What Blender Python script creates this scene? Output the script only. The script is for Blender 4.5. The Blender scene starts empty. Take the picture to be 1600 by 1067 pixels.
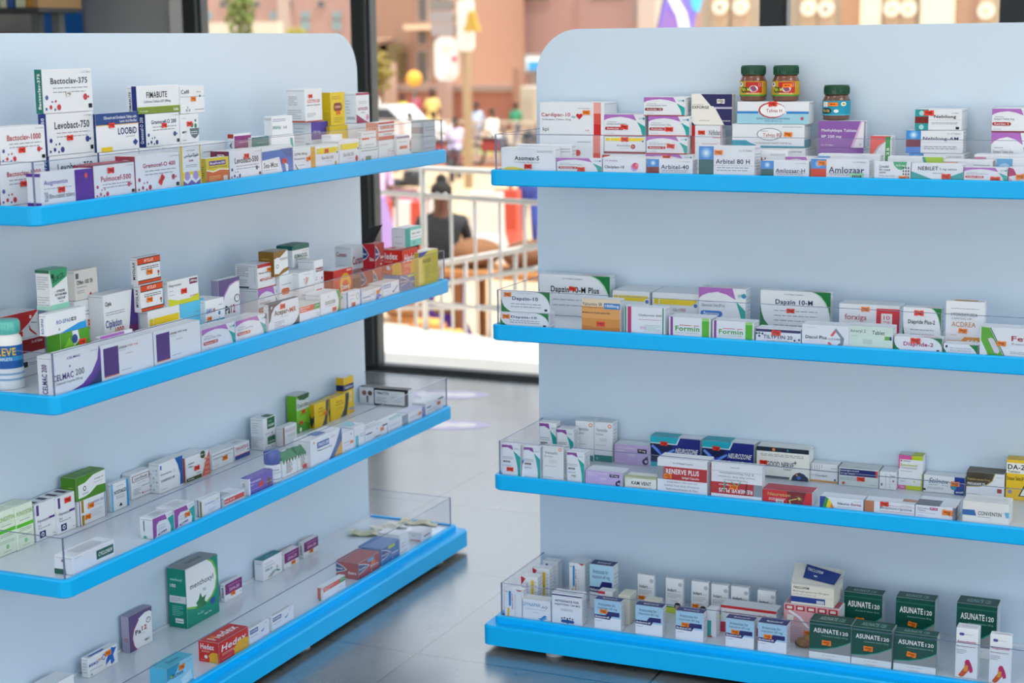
import bpy, math, random
from mathutils import Vector
random.seed(7)
SC = bpy.context.scene; COL = SC.collection
# ---------------------------------------------------------------- camera
FPX = 2618.56
CAM_R = Vector((0.91405624, 0.40543006, -0.01129832)); CAM_U = Vector((-0.06105985, 0.16509393, 0.98438594))
CAM_F = Vector((-0.40096493, 0.89909425, -0.17566064)); CAM_C = Vector((1.68361, -3.64532, 1.51794))
cam = bpy.data.cameras.new('camera'); camo = bpy.data.objects.new('camera', cam); COL.objects.link(camo)
from mathutils import Matrix
camo.matrix_world = Matrix.Translation(CAM_C) @ Matrix((CAM_R, CAM_U, -CAM_F)).transposed().to_4x4()
cam.sensor_width = 36; cam.lens = FPX / 1600 * 36; cam.clip_end = 500; cam.clip_start = .05
cam.dof.use_dof = True; cam.dof.focus_distance = 3.75; cam.dof.aperture_fstop = 3.8
SC.camera = camo
# ---------------------------------------------------------------- world, sun, lamps, exposure
w = bpy.data.worlds.new('world'); SC.world = w; w.use_nodes = True
nt = w.node_tree; bg = nt.nodes['Background']
sky = nt.nodes.new('ShaderNodeTexSky'); sky.sky_type = 'HOSEK_WILKIE'; sky.turbidity = 6.0
sky.sun_direction = Vector((.38, -.1, .92)).normalized(); sky.ground_albedo = .4
hs = nt.nodes.new('ShaderNodeHueSaturation'); hs.inputs['Saturation'].default_value = .25
nt.links.new(sky.outputs[0], hs.inputs['Color']); nt.links.new(hs.outputs[0], bg.inputs[0]); bg.inputs[1].default_value = 7.6
sun = bpy.data.lights.new('sun', 'SUN'); sun.energy = 4.6; sun.angle = .02; sun.color = (1, .95, .9)
suno = bpy.data.objects.new('sun', sun); COL.objects.link(suno); suno.rotation_euler = Vector((.38, -.1, .92)).to_track_quat('Z', 'Y').to_euler()
SC.view_settings.view_transform = 'Standard'; SC.view_settings.look = 'None'; SC.view_settings.gamma = 1
SC.view_settings.exposure = 0.43; SC.view_settings.use_curve_mapping = False
SC.cycles.max_bounces = 10; SC.cycles.transparent_max_bounces = 24
SC.cycles.use_denoising = True
# ceiling lamps of the shop: (x, y, size x, size y)
LAMPS = [(-2.6, -2.4, 1.2, .6), (.4, -2.6, 1.2, .6), (2.6, -2.6, 1.2, .6), (-2.6, -.6, 1.2, .6), (.4, -.9, 1.2, .6), (2.6, -.6, 1.2, .6),
         (-1.4, 1.5, 1.2, .6), (1.2, 1.5, 1.2, .6), (.4, -4.6, 1.2, .6), (-2.6, -4.6, 1.2, .6), (2.8, -4.6, 1.2, .6)]
LAMP_W = 3
for i, (x, y, a, b) in enumerate(LAMPS):
    l = bpy.data.lights.new('ceiling_light', 'AREA'); l.shape = 'RECTANGLE'; l.size = a; l.size_y = b
    l.energy = LAMP_W; l.color = (.86, .93, 1.0)
    o = bpy.data.objects.new('ceiling_light', l); COL.objects.link(o); o.location = (x, y, 3.09)
# ---------------------------------------------------------------- helpers
def lin(h):
    h = h.lstrip('#'); c = [int(h[i:i+2], 16) / 255 for i in (0, 2, 4)]
    return tuple((v / 12.92 if v <= .04045 else ((v + .055) / 1.055) ** 2.4) for v in c) + (1,)
MC = {}
def mat(h, rough=.42, spec=.4, metal=0, bump=0, noise=0, nscale=6, emit=0, coat=0):
    k = (h, rough, spec, metal, bump, noise, nscale, emit, coat)
    if k in MC: return MC[k]
    m = bpy.data.materials.new('paint_' + h.strip('#')); m.use_nodes = True; n = m.node_tree; b = n.nodes['Principled BSDF']
    b.inputs['Base Color'].default_value = lin(h); b.inputs['Roughness'].default_value = rough
    b.inputs['Specular IOR Level'].default_value = spec; b.inputs['Metallic'].default_value = metal
    b.inputs['Coat Weight'].default_value = coat; b.inputs['Coat Roughness'].default_value = .12
    if emit: b.inputs['Emission Color'].default_value = lin(h); b.inputs['Emission Strength'].default_value = emit
    if noise or bump:
        tc = n.nodes.new('ShaderNodeTexCoord'); t = n.nodes.new('ShaderNodeTexNoise'); t.inputs['Scale'].default_value = nscale; t.inputs['Detail'].default_value = 5
        n.links.new(tc.outputs['Object'], t.inputs['Vector'])
        if noise:
            mx = n.nodes.new('ShaderNodeMix'); mx.data_type = 'RGBA'; c = lin(h)
            mx.inputs[6].default_value = tuple(v * (1 - noise) for v in c[:3]) + (1,); mx.inputs[7].default_value = tuple(min(1, v * (1 + noise)) for v in c[:3]) + (1,)
            n.links.new(t.outputs['Fac'], mx.inputs[0]); n.links.new(mx.outputs[2], b.inputs['Base Color'])
        if bump:
            bp = n.nodes.new('ShaderNodeBump'); bp.inputs['Strength'].default_value = bump; bp.inputs['Distance'].default_value = .01
            n.links.new(t.outputs['Fac'], bp.inputs['Height']); n.links.new(bp.outputs[0], b.inputs['Normal'])
    MC[k] = m; return m
def clear(name, tint=(.97, .98, 1), ior=1.45, gl=.03):
    m = bpy.data.materials.new(name); m.use_nodes = True; n = m.node_tree; n.nodes.clear()
    o = n.nodes.new('ShaderNodeOutputMaterial'); t = n.nodes.new('ShaderNodeBsdfTransparent'); g = n.nodes.new('ShaderNodeBsdfGlossy')
    lw = n.nodes.new('ShaderNodeLayerWeight'); lw.inputs[0].default_value = .5; pw = n.nodes.new('ShaderNodeMath'); pw.operation = 'POWER'; pw.inputs[1].default_value = 4.5
    f = n.nodes.new('ShaderNodeMath'); f.operation = 'MULTIPLY_ADD'; f.inputs[1].default_value = .8; f.inputs[2].default_value = .018
    n.links.new(lw.outputs['Facing'], pw.inputs[0]); n.links.new(pw.outputs[0], f.inputs[0]); mx = n.nodes.new('ShaderNodeMixShader')
    t.inputs[0].default_value = (*tint, 1); g.inputs['Roughness'].default_value = gl
    n.links.new(f.outputs[0], mx.inputs[0]); n.links.new(t.outputs[0], mx.inputs[1]); n.links.new(g.outputs[0], mx.inputs[2]); n.links.new(mx.outputs[0], o.inputs[0])
    return m
M_ACR = clear('clear_acrylic'); M_GLASS = clear('window_glass', (.95, .97, .97), 1.45, .0)
M_EDGE = bpy.data.materials.new('acrylic_edge'); M_EDGE.use_nodes = True
_b = M_EDGE.node_tree.nodes['Principled BSDF']; _b.inputs['Base Color'].default_value = (.2, .25, .42, 1); _b.inputs['Roughness'].default_value = .12; _b.inputs['Transmission Weight'].default_value = .35; _b.inputs['Alpha'].default_value = .85
class MB:
    def __init__(s): s.v = []; s.f = []; s.m = []; s.mats = []; s.sm = []
    def mi(s, m):
        if m not in s.mats: s.mats.append(m)
        return s.mats.index(m)
    def add(s, vs, fs, m, smooth=False):
        k = len(s.v); s.v += [tuple(v) for v in vs]; i = s.mi(m)
        for f in fs: s.f.append(tuple(a + k for a in f)); s.m.append(i); s.sm.append(smooth)
    def box(s, a, b, m, c=0.0):
        x0, y0, z0 = a; x1, y1, z1 = b
        if c <= 0:
            s.add([(x0,y0,z0),(x1,y0,z0),(x1,y1,z0),(x0,y1,z0),(x0,y0,z1),(x1,y0,z1),(x1,y1,z1),(x0,y1,z1)],
                  [(0,3,2,1),(4,5,6,7),(0,1,5,4),(1,2,6,5),(2,3,7,6),(3,0,4,7)], m); return
        c = min(c, (x1-x0)*.45, (y1-y0)*.45, (z1-z0)*.45)
        vs = []; ix = {}
        for i, (x, sx) in enumerate(((x0, 1), (x1, -1))):
            for j, (y, sy) in enumerate(((y0, 1), (y1, -1))):
                for k, (z, sz) in enumerate(((z0, 1), (z1, -1))):
                    ix[i,j,k,0] = len(vs); vs.append((x, y + sy*c, z + sz*c))
                    ix[i,j,k,1] = len(vs); vs.append((x + sx*c, y, z + sz*c))
                    ix[i,j,k,2] = len(vs); vs.append((x + sx*c, y + sy*c, z))
        F = []
        for i in (0, 1):
            q = [ix[i,0,0,0], ix[i,1,0,0], ix[i,1,1,0], ix[i,0,1,0]]; F.append(q if i else q[::-1])
            q = [ix[0,i,0,1], ix[0,i,1,1], ix[1,i,1,1], ix[1,i,0,1]]; F.append(q if i else q[::-1])
            q = [ix[0,0,i,2], ix[1,0,i,2], ix[1,1,i,2], ix[0,1,i,2]]; F.append(q if i else q[::-1])
        for j in (0, 1):
            for k in (0, 1):
                q = [ix[0,j,k,1], ix[1,j,k,1], ix[1,j,k,2], ix[0,j,k,2]]; F.append(q if (j ^ k) == 0 and 0 else q)
                q = [ix[j,0,k,0], ix[j,1,k,0], ix[j,1,k,2], ix[j,0,k,2]]; F.append(q)
                q = [ix[j,k,0,0], ix[j,k,1,0], ix[j,k,1,1], ix[j,k,0,1]]; F.append(q)
        for i in (0, 1):
            for j in (0, 1):
                for k in (0, 1): F.append([ix[i,j,k,0], ix[i,j,k,1], ix[i,j,k,2]])
        cx, cy, cz = (x0+x1)/2, (y0+y1)/2, (z0+z1)/2; G = []
        for f in F:     # orient outward
            p = [Vector(vs[a]) for a in f]; n = (p[1]-p[0]).cross(p[2]-p[0]); ce = sum(p, Vector()) / len(p) - Vector((cx, cy, cz))
            G.append(f if n.dot(ce) > 0 else f[::-1])
        s.add(vs, G, m)
    def prism(s, pts, y0, y1, m, ax='y'):   # pts (a,b) counter-clockwise seen from -ax side
        n = len(pts)
        def P(a, b, c): return {'y': (a, c, b), 'x': (c, a, b), 'z': (a, b, c)}[ax]
        s.add([P(a, b, y0) for a, b in pts] + [P(a, b, y1) for a, b in pts],
              [tuple(range(n)), tuple(range(2*n-1, n-1, -1))] + [((i+1) % n, i, n+i, n+(i+1) % n) for i in range(n)], m)
    def tube(s, pts, r, m, n=10, cap=True, r2=None):
        P = [Vector(p) for p in pts]; N = len(P); rr = r if isinstance(r, (list, tuple)) else [r]*N; vs = []
        up = Vector((0, 0, 1))
        for i, p in enumerate(P):
            t = (P[min(i+1, N-1)] - P[max(i-1, 0)]).normalized()
            a = t.cross(up); a = a.normalized() if a.length > 1e-3 else Vector((1, 0, 0)); b = a.cross(t)
            for k in range(n):
                an = 2*math.pi*k/n; vs.append(p + a*math.cos(an)*rr[i] + b*math.sin(an)*rr[i])
        fs = [(i*n+k, (i+1)*n+k, (i+1)*n+(k+1) % n, i*n+(k+1) % n) for i in range(N-1) for k in range(n)]
        s.add(vs, fs, m, True)
        if cap:
            k = len(s.v) - len(vs); i = s.mi(m)
            s.f.append(tuple(k+a for a in range(n))); s.m.append(i); s.sm.append(False)
            s.f.append(tuple(k+(N-1)*n+a for a in range(n-1, -1, -1))); s.m.append(i); s.sm.append(False)
    def lathe(s, prof, c, m, n=28, sy=1):    # prof [(r,z)] from bottom to top
        vs = [(c[0]+r*math.cos(2*math.pi*k/n), c[1]+sy*r*math.sin(2*math.pi*k/n), c[2]+z) for r, z in prof for k in range(n)]
        fs = [(i*n+k, i*n+(k+1) % n, (i+1)*n+(k+1) % n, (i+1)*n+k) for i in range(len(prof)-1) for k in range(n)]
        s.add(vs, fs, m, True)
    def ball(s, c, r, m, n=12, q=8):
        r = r if isinstance(r, (tuple, list)) else (r, r, r)
        vs = [(c[0]+r[0]*math.sin(math.pi*i/q)*math.cos(2*math.pi*k/n), c[1]+r[1]*math.sin(math.pi*i/q)*math.sin(2*math.pi*k/n), c[2]-r[2]*math.cos(math.pi*i/q)) for i in range(q+1) for k in range(n)]
        fs = [(i*n+k, i*n+(k+1) % n, (i+1)*n+(k+1) % n, (i+1)*n+k) for i in range(q) for k in range(n)]
        s.add(vs, fs, m, True)
    def build(s, name, parent=None):
        me = bpy.data.meshes.new(name); me.from_pydata(s.v, [], s.f)
        for m in s.mats: me.materials.append(m)
        me.polygons.foreach_set('material_index', s.m); me.polygons.foreach_set('use_smooth', s.sm); me.update()
        o = bpy.data.objects.new(name, me); COL.objects.link(o)
        if parent: o.parent = parent
        return o
def tag(o, label=None, cat=None, group=None, kind=None):
    if label: o['label'] = label
    if cat: o['category'] = cat
    if group: o['group'] = group
    if kind: o['kind'] = kind
    return o
def empty(name, loc=(0, 0, 0), rz=0):
    o = bpy.data.objects.new(name, None); COL.objects.link(o); o.location = loc; o.rotation_euler = (0, 0, rz); o.empty_display_size = .05; return o
# text as flat meshes (the built-in font), cached, normalised to a unit box
TC = {}; _fc = bpy.data.curves.new('lettering', 'FONT'); _fo = bpy.data.objects.new('lettering', _fc); _fc.resolution_u = 3
def text2d(t, bold=0):
    if (t, bold) in TC: return TC[t, bold]
    _fc.body = t; _fc.offset = .022 * bold; _fc.space_character = 1 + .09 * bold; _fc.size = 1
    me = bpy.data.meshes.new_from_object(_fo)
    vs = [(v.co.x, v.co.y) for v in me.vertices]; fs = [tuple(p.vertices) for p in me.polygons]; bpy.data.meshes.remove(me)
    if not vs: TC[t, bold] = ([], []); return TC[t, bold]
    x0 = min(v[0] for v in vs); x1 = max(v[0] for v in vs); y0 = min(v[1] for v in vs); y1 = max(v[1] for v in vs)
    vs = [((x-x0)/max(x1-x0, 1e-6), (y-y0)/max(y1-y0, 1e-6)) for x, y in vs]
    # counter-clockwise faces
    out = []
    for f in fs:
        a, b, c = vs[f[0]], vs[f[1]], vs[f[2]]
        out.append(f if (b[0]-a[0])*(c[1]-a[1])-(b[1]-a[1])*(c[0]-a[0]) > 0 else f[::-1])
    TC[t, bold] = (vs, out); return TC[t, bold]
# a photo pixel (1600 x 1067 frame) seen as a ray, met with a plane of the place
def hit(px, py, ax, val):
    d = CAM_F*FPX + CAM_R*(px-800) - CAM_U*(py-533.5); t = (val-CAM_C[ax])/d[ax]; return CAM_C + d*t
def proj(p):
    d = Vector(p)-CAM_C; z = d.dot(CAM_F); return 800+FPX*d.dot(CAM_R)/z, 533.5-FPX*d.dot(CAM_U)/z
# ---------------------------------------------------------------- room shell
def struct(mb, name): return tag(mb.build(name), kind='structure')
WY = 3.125; FZ = .022
def tile_mat():
    m = bpy.data.materials.new('slate_tiles'); m.use_nodes = True; n = m.node_tree; b = n.nodes['Principled BSDF']
    tc = n.nodes.new('ShaderNodeTexCoord'); mp = n.nodes.new('ShaderNodeMapping'); n.links.new(tc.outputs['Object'], mp.inputs[0])
    mp.inputs['Rotation'].default_value = (0, 0, 0); mp.inputs['Location'].default_value = (.16, .115, 0)
    br = n.nodes.new('ShaderNodeTexBrick'); br.offset = 0; br.inputs['Scale'].default_value = 1; br.inputs['Brick Width'].default_value = .6; br.inputs['Row Height'].default_value = .63
    br.inputs['Mortar Size'].default_value = .0035; br.inputs['Mortar Smooth'].default_value = .2
    br.inputs['Color1'].default_value = lin('#63686a'); br.inputs['Color2'].default_value = lin('#6c7173'); br.inputs['Mortar'].default_value = lin('#3c3d3b')
    n.links.new(mp.outputs[0], br.inputs[0])
    no = n.nodes.new('ShaderNodeTexNoise'); no.inputs['Scale'].default_value = 3.2; no.inputs['Detail'].default_value = 8; n.links.new(tc.outputs['Object'], no.inputs[0])
    mx = n.nodes.new('ShaderNodeMix'); mx.data_type = 'RGBA'; mx.blend_type = 'OVERLAY'; mx.inputs[0].default_value = .45
    n.links.new(br.outputs['Color'], mx.inputs[6]); n.links.new(no.outputs['Fac'], mx.inputs[7]); n.links.new(mx.outputs[2], b.inputs['Base Color'])
    b.inputs['Roughness'].default_value = .23; b.inputs['Specular IOR Level'].default_value = 1.0; b.inputs['IOR'].default_value = 2.15
    bp = n.nodes.new('ShaderNodeBump'); bp.inputs['Strength'].default_value = .08; bp.inputs['Distance'].default_value = .01
    n.links.new(no.outputs['Fac'], bp.inputs['Height']); n.links.new(bp.outputs[0], b.inputs['Normal'])
    return m
m = MB(); m.box((-5.6, -6.2, -.12), (4.6, WY+.06, FZ), tile_mat()); struct(m, 'floor')
WALL = mat('#d5d8da', .7); GREYW = mat('#8d9193', .55, noise=.04, nscale=2); DARK = mat('#1d2528', .35); DARK2 = mat('#3a4144', .4)
m = MB(); m.box((-5.6, -6.2, 3.1), (4.6, WY+.06, 3.2), mat('#e9ebec', .8)); struct(m, 'ceiling')
m = MB(); m.box((-5.7, -6.2, 0), (-5.6, WY+.06, 3.1), mat('#c9c2b8', .7)); struct(m, 'wall_left')
m = MB(); m.box((4.6, -6.2, 0), (4.7, WY+.06, .1), WALL); m.box((4.6, -6.2, 2.3), (4.7, WY+.06, 3.1), WALL); m.box((4.6, -6.2, .1), (4.7, -5.9, 2.3), WALL); m.box((4.6, .6, .1), (4.7, WY+.06, 2.3), WALL); struct(m, 'wall_right')
m = MB(); m.box((4.64, -5.9, .1), (4.65, .6, 2.3), M_GLASS); struct(m, 'window_10')  # unseen side glazing, added to let daylight reach the left rack
m = MB()
for y in (-5.9, -4.3, -2.7, -1.1, .54): m.box((4.61, y, .1), (4.69, y+.06, 2.3), mat('#1d2528', .35))
struct(m, 'window_11')  # mullions of the added side glazing
m = MB(); m.box((4.8, -60, -.35), (60, 3, -.32), mat('#d8c8b6', .9)); struct(m, 'added_ground_6')  # bright unseen ground added outside the side glazing
m = MB(); m.box((-5.6, -6.3, 0), (4.6, -6.2, .08), WALL); m.box((-5.6, -6.3, 2.3), (4.6, -6.2, 3.1), WALL); m.box((-5.6, -6.3, .08), (-4.8, -6.2, 2.3), WALL); m.box((3.9, -6.3, .08), (4.6, -6.2, 2.3), WALL); struct(m, 'wall_back')
m = MB(); m.box((-4.8, -6.26, .08), (3.9, -6.25, 2.3), M_GLASS); struct(m, 'window_8')  # unseen glazed opening, added to bring low daylight from behind the camera
m = MB()
for x in (-4.8, -2.65, -.5, 1.65, 3.85): m.box((x, -6.29, .08), (x+.06, -6.21, 2.3), mat('#1d2528', .35))
struct(m, 'window_9')  # mullions of the added rear glazing
m = MB(); m.box((-30, -60, -.35), (4.7, -6.35, -.31), mat('#d8c4ac', .9)); struct(m, 'added_ground_5')  # unseen bright ground plane, added to go with the rear opening
m = MB(); m.box((-5.6, WY-.02, 0), (-3.02, WY+.06, 3.1), GREYW); struct(m, 'wall_front')
m = MB(); m.box((-3.06, WY-.06, 0), (-2.99, WY-.02, 3.1), mat('#b9bcbd', .5)); struct(m, 'trim_1')
# window wall: dark aluminium mullions, sill, glass
for i, (x0, x1) in enumerate(((-2.99, -2.915), (-2.088, -2.014), (-.2, -.105), (.742, .835), (2.1, 2.18), (3.4, 3.48))):
    m = MB(); m.box((x0, WY-.06, .045), (x1, WY+.05, 3.1), DARK, .004)
    m.box((x1, WY-.03, .045), (x1+.012, WY+.03, 3.1), DARK2); struct(m, 'window_%d' % (i+1))
m = MB(); m.box((-3.02, WY-.05, 0), (4.6, WY+.05, .03), DARK, .004); m.box((-3.02, WY-.01, .03), (4.6, WY+.05, .046), DARK2); struct(m, 'trim_2')
m = MB(); m.box((-3.02, WY, .04), (4.6, WY+.008, 3.1), M_GLASS); struct(m, 'window_7')
m = MB()
for x, y, a, b in LAMPS: pass
for i, (x, y, a, b) in enumerate(LAMPS):
    e = tag(empty('ceiling_lamp', (x, y, 3.1)), 'flat white ceiling light panel above the shop floor', 'ceiling light', 'ceiling light panels')
    f = MB()
    for q in (-1, 1):
        f.box((-a/2-.02, q*(b/2+.01)-.01, -.012), (a/2+.02, q*(b/2+.01)+.01, 0), mat('#dcdfe0', .4)); f.box((q*(a/2+.01)-.01, -b/2, -.012), (q*(a/2+.01)+.01, b/2, 0), mat('#dcdfe0', .4))
    f.build('frame', e)
    f = MB(); f.box((-a/2, -b/2, -.004), (a/2, b/2, 0), mat('#f4f8ff', .5, emit=2.0)); f.build('diffuser', e)
# far left corner: blue pillar and wall shelf seen over the left rack
m = MB(); p0 = hit(62, 20, 1, 2.9); p1 = hit(89, 20, 1, 2.9); m.box((p0.x, 2.9, 0), (p1.x, WY-.03, 3.1), mat('#0a5fae', .4), .004)
tag(m.build('pillar'), 'bright blue square pillar in the far left corner behind the left rack', 'pillar')
# ---------------------------------------------------------------- display racks
BLUE = mat('#00b2f6', .34, .25, noise=.03, nscale=5); PANEL = mat('#ccdfef', .38, .5, noise=.012, nscale=1.2); DECK = mat('#dde6ee', .14, .6)
SZ = [1.2188, .8438, .4681, .1033]; TH = .038; DK = .005
def rrect(x0, y0, x1, y1, r, n=6, only=None):
    pts = []
    for k, (cx, cy, a0) in enumerate(((x0+r, y0+r, 180), (x1-r, y0+r, 270), (x1-r, y1-r, 0), (x0+r, y1-r, 90))):
        if only is not None and k not in only: pts.append(((x0, y0), (x1, y0), (x1, y1), (x0, y1))[k]); continue
        for i in range(n+1):
            a = math.radians(a0 + 90*i/n); pts.append((cx + r*math.cos(a), cy + r*math.sin(a)))
    return pts
def rack(loc, rz, L, Ls, label, foots):
    """front face on local y=0 looking towards -y, shelves run along local +x from 0 to L"""
    e = tag(empty('display_rack', loc, rz), label, 'display rack')
    p = MB(); z1 = 1.549
    pts = rrect(.004, .03, L-.004, z1, .115, 10, (2, 3)); p.prism(pts, .29, .312, PANEL)
    p.build('back_panel', e)
    for i, z in enumerate(SZ):
        x0, x1 = Ls[i]; s = MB(); y1 = .288
        base = i == 3
        if not base:
            o = rrect(x0, 0, x1, y1, .022, 5, (0, 1)); inn = [(x0+.012, .012), (x1-.012, .012), (x1-.012, y1), (x0+.012, y1)]
            s.prism([(a, b) for a, b in inn], z-TH+.004, z-DK, DECK, 'z'); s.box((x0+.001, .286, z-.02), (x1-.001, .2895, z+.001), DECK); d = s.build('shelf', e)
            r = MB(); n = len(o); N = 6; innr = rrect(x0+.013, .013, x1-.013, y1, .012, 5, (0, 1))
            prof = [(0, -TH+.003), (0, -.003), (.2, 0), (1, 0), (1, -DK), ]
            def ring(f, dz): return [((a*(1-f)+c*f), (b*(1-f)+d_*f), z+dz) for (a, b), (c, d_) in zip(o, innr)]
            rings = [ring(.25, -TH)] + [ring(f, dz) for f, dz in prof]; vs = sum(rings, [])
            fs = [(k*n+j, k*n+(j+1) % n, (k+1)*n+(j+1) % n, (k+1)*n+j) for k in range(len(rings)-1) for j in range(n)]
            r.add(vs, fs, BLUE, False); r.add([(a, b, z-TH) for a, b, _ in rings[0]], [tuple(range(n-1, -1, -1))], PANEL)
            r.build('edge_band', d)
        else:
            o = rrect(x0, 0, x1, .288, .012, 4, (0, 1)); inn = [(x0+.012, .012), (x1-.012, .012), (x1-.012, y1), (x0+.012, y1)]
            s.prism(inn, z-.02, z-DK, DECK, 'z'); s.box((x0+.001, .286, z-.02), (x1-.001, .2895, z+.001), DECK); d = s.build('base_deck', e)
            r = MB(); n = len(o); innr = rrect(x0+.013, .013, x1-.013, y1, .008, 4, (0, 1))
            rings = [[(a, b, z-.016) for a, b in o], [(a, b, z-.003) for a, b in o], [(a*.8+c*.2, b*.8+d_*.2, z) for (a, b), (c, d_) in zip(o, innr)], [(a, b, z) for a, b in innr], [(a, b, z-DK) for a, b in innr]]
            vs = sum(rings, []); fs = [(k*n+j, k*n+(j+1) % n, (k+1)*n+(j+1) % n, (k+1)*n+j) for k in range(4) for j in range(n)]
            r.add(vs, fs, BLUE)
            r.build('edge_band', d)
            q = MB(); o2 = rrect(x0-.02, -.03, x1+.02, .3, .02, 5, (0, 1)); o3 = rrect(x0-.016, -.026, x1+.016, .3, .018, 5, (0, 1))
            rings = [[(a, b, .038) for a, b in o2], [(a, b, z-.02) for a, b in o2], [(a, b, z-.016) for a, b in o3]]
            n = len(o2); vs = sum(rings, []); q.add(vs, [(k*n+j, k*n+(j+1) % n, (k+1)*n+(j+1) % n, (k+1)*n+j) for k in range(2) for j in range(n)], BLUE)
            q.add(rings[2], [tuple(range(n))], BLUE); q.add(rings[0], [tuple(range(n-1, -1, -1))], DARK)
            q.build('plinth', e)
            for fx in foots:
                ft = MB(); ft.lathe([(0, 0), (.022, 0), (.022, .006), (.01, .009), (.01, .02)], (fx, .01, FZ), mat('#c9ccce', .35)); ft.build('foot', e)
                ft = MB(); ft.lathe([(0, 0), (.022, 0), (.022, .006), (.01, .009), (.01, .02)], (fx, .26, FZ), mat('#c9ccce', .35)); ft.build('foot', e)
        # clear acrylic guard: front pane and two end panes, polished edges
        g = MB(); t = .003; a0, a1, b0 = x0+.0135, x1-.0135, .0135; h0 = z-DK; h1 = z+.0846
        def pane(p, q):
            g.box(p, q, M_ACR)
        pane((a0, b0, h0), (a1, b0+t, h1-.001)); pane((a0, b0+t, h0), (a0+t, y1, h1-.001)); pane((a1-t, b0+t, h0), (a1, y1, h1-.001))
        EM = M_EDGE
        g.box((a0, b0, h1-.001), (a1, b0+t, h1), EM); g.box((a0, b0+t, h1-.001), (a0+t, y1, h1), EM); g.box((a1-t, b0+t, h1-.001), (a1, y1, h1), EM)
        for xx in (a0-.0002, a1-t+.0002): g.box((xx, b0-.0002, h0), (xx+t, b0+.0025, h1), EM)
        g.build('acrylic_guard', d)
    return e
rackR = rack((0, 0, 0), 0, 1.80, [(0, 1.80)]*4, 'white and bright blue display rack on the right, holding four shelves of medicine', (.16, .9, 1.65))
LY0 = -1.085; XL = -.441; YL = .689; DR = .288
rackL = rack((XL, LY0, 0), math.pi/2, YL-LY0, [(-.015, YL-LY0), (.008, YL-LY0), (.006, YL-LY0), (0, YL-LY0+.012)], 'white and bright blue display rack on the left, turned sideways to the window', (.12, .9, 1.66))
# footprint floor stickers in front of the window
def footprint(px, py, label):
    p = hit(px, py, 2, FZ); m = MB(); W1 = mat('#f4f1f6', .5); L1 = mat('#c9c3e4', .5)
    m.prism([(.17*math.cos(a), .085*math.sin(a)) for a in [2*math.pi*k/24 for k in range(24)]], 0.0002, .0008, L1, 'z')
    hh = [.0012]
    def ell(cx, cy, rx, ry): hh[0] += .0002; m.prism([(cx+rx*math.cos(a), cy+ry*math.sin(a)) for a in [2*math.pi*k/18 for k in range(18)]], .0006, hh[0], W1, 'z')
    ell(-.06, 0, .055, .04); ell(.05, 0, .08, .05); ell(0, 0, .06, .032)
    for k in range(5): ell(.135-.01*abs(k-1.5), -.05+k*.024, .016, .011)
    o = m.build('floor_sticker'); o.location = (p.x, p.y, FZ); o.rotation_euler = (0, 0, math.radians(200))
    tag(o, label, 'floor sticker', 'footprint floor stickers')
footprint(700, 664, 'pale footprint floor sticker between the racks, the nearer one'); footprint(703, 617, 'pale footprint floor sticker between the racks, the farther one near the window')
# ---------------------------------------------------------------- outside
def at(px, py, D):
    d = CAM_F*FPX + CAM_R*(px-800) - CAM_U*(py-533.5); return CAM_C + d*(D/FPX)
SAND = mat('#ccab86', .9, noise=.12, nscale=.8); SAND2 = mat('#965c40', .9, noise=.15, nscale=.5)
def gz(y): return -.95 if y < 13 else (-.95 - .95*(y-13)/12 if y < 25 else -1.9)
m = MB(); N = [4.6, 13, 16, 19, 22, 25, 45, 130]
m.add([(x, y, gz(y)) for y in N for x in (-120, 90)], [(2*i, 2*i+1, 2*i+3, 2*i+2) for i in range(len(N)-1)], SAND); struct(m, 'trim_3')['label'] = 'sandy ground outside'
m = MB(); m.prism([(-5.6, WY+.06), (4.6, WY+.06), (4.6, 3.3), (.95, 3.3), (-5.6, 5.13)], -1.3, FZ, mat('#e6dfd6', .4, noise=.05, nscale=3), 'z'); struct(m, 'trim_4')['label'] = 'raised tiled veranda outside the window'
p = [hit(500, y, 2, -1.885) for y in (256, 240)]
m = MB(); m.box((-60, p[0].y, -1.9), (30, p[1].y+.8, -1.892), SAND2); tag(m.build('road'), 'reddish dirt road strip crossing behind the railing outside', 'road')
m = MB(); m.box((-60, p[1].y+1.2, -1.9), (30, p[1].y+4.2, -1.892), mat('#8f9a4a', .9, noise=.2)); tag(m.build('verge'), 'low green grass verge beside the dirt road', 'grass', kind='stuff')
# veranda railings
RW = mat('#d2ccc6', .35)
A = Vector((-2.286, 4.174)); dv = Vector((.963, -.268)); nv = Vector((.268, .963))
def rail_hit(px, py, off=0):
    d = CAM_F*FPX + CAM_R*(px-800) - CAM_U*(py-533.5); q = A + nv*off
    t = (nv.x*(q.x-CAM_C.x) + nv.y*(q.y-CAM_C.y)) / (nv.x*d.x + nv.y*d.y); P = CAM_C + d*t
    return (Vector((P.x, P.y)) - q).dot(dv), P.z
e = tag(empty('railing', (A.x, A.y, 0), math.atan2(dv.y, dv.x)), 'white steel railing along the veranda edge, top rail highest', 'railing')
def z_at(px, py): return rail_hit(px, py)[1]
zt, z2, zb = z_at(700, 265), z_at(720, 309), z_at(755, 482)
for z, r in ((zt, .016), (z2, .014), (zb, .011)):
    m = MB(); m.tube([(-2.6, 0, z), (2.6, 0, z)], r, RW); m.build('rail', e)
for px in (622, 706, 743, 782, 820):
    x = rail_hit(px, 400)[0]; m = MB(); m.tube([(x, 0, .04), (x, 0, z2)], .0085, RW, 8); m.build('baluster', e)
x0 = rail_hit(622, 400)[0]
for k in range(1, 14):
    x = x0 - .13*k
    m = MB(); m.tube([(x, 0, .04), (x, 0, z2)], .0085, RW, 8); m.build('baluster', e)
x0 = rail_hit(820, 400)[0]
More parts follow.
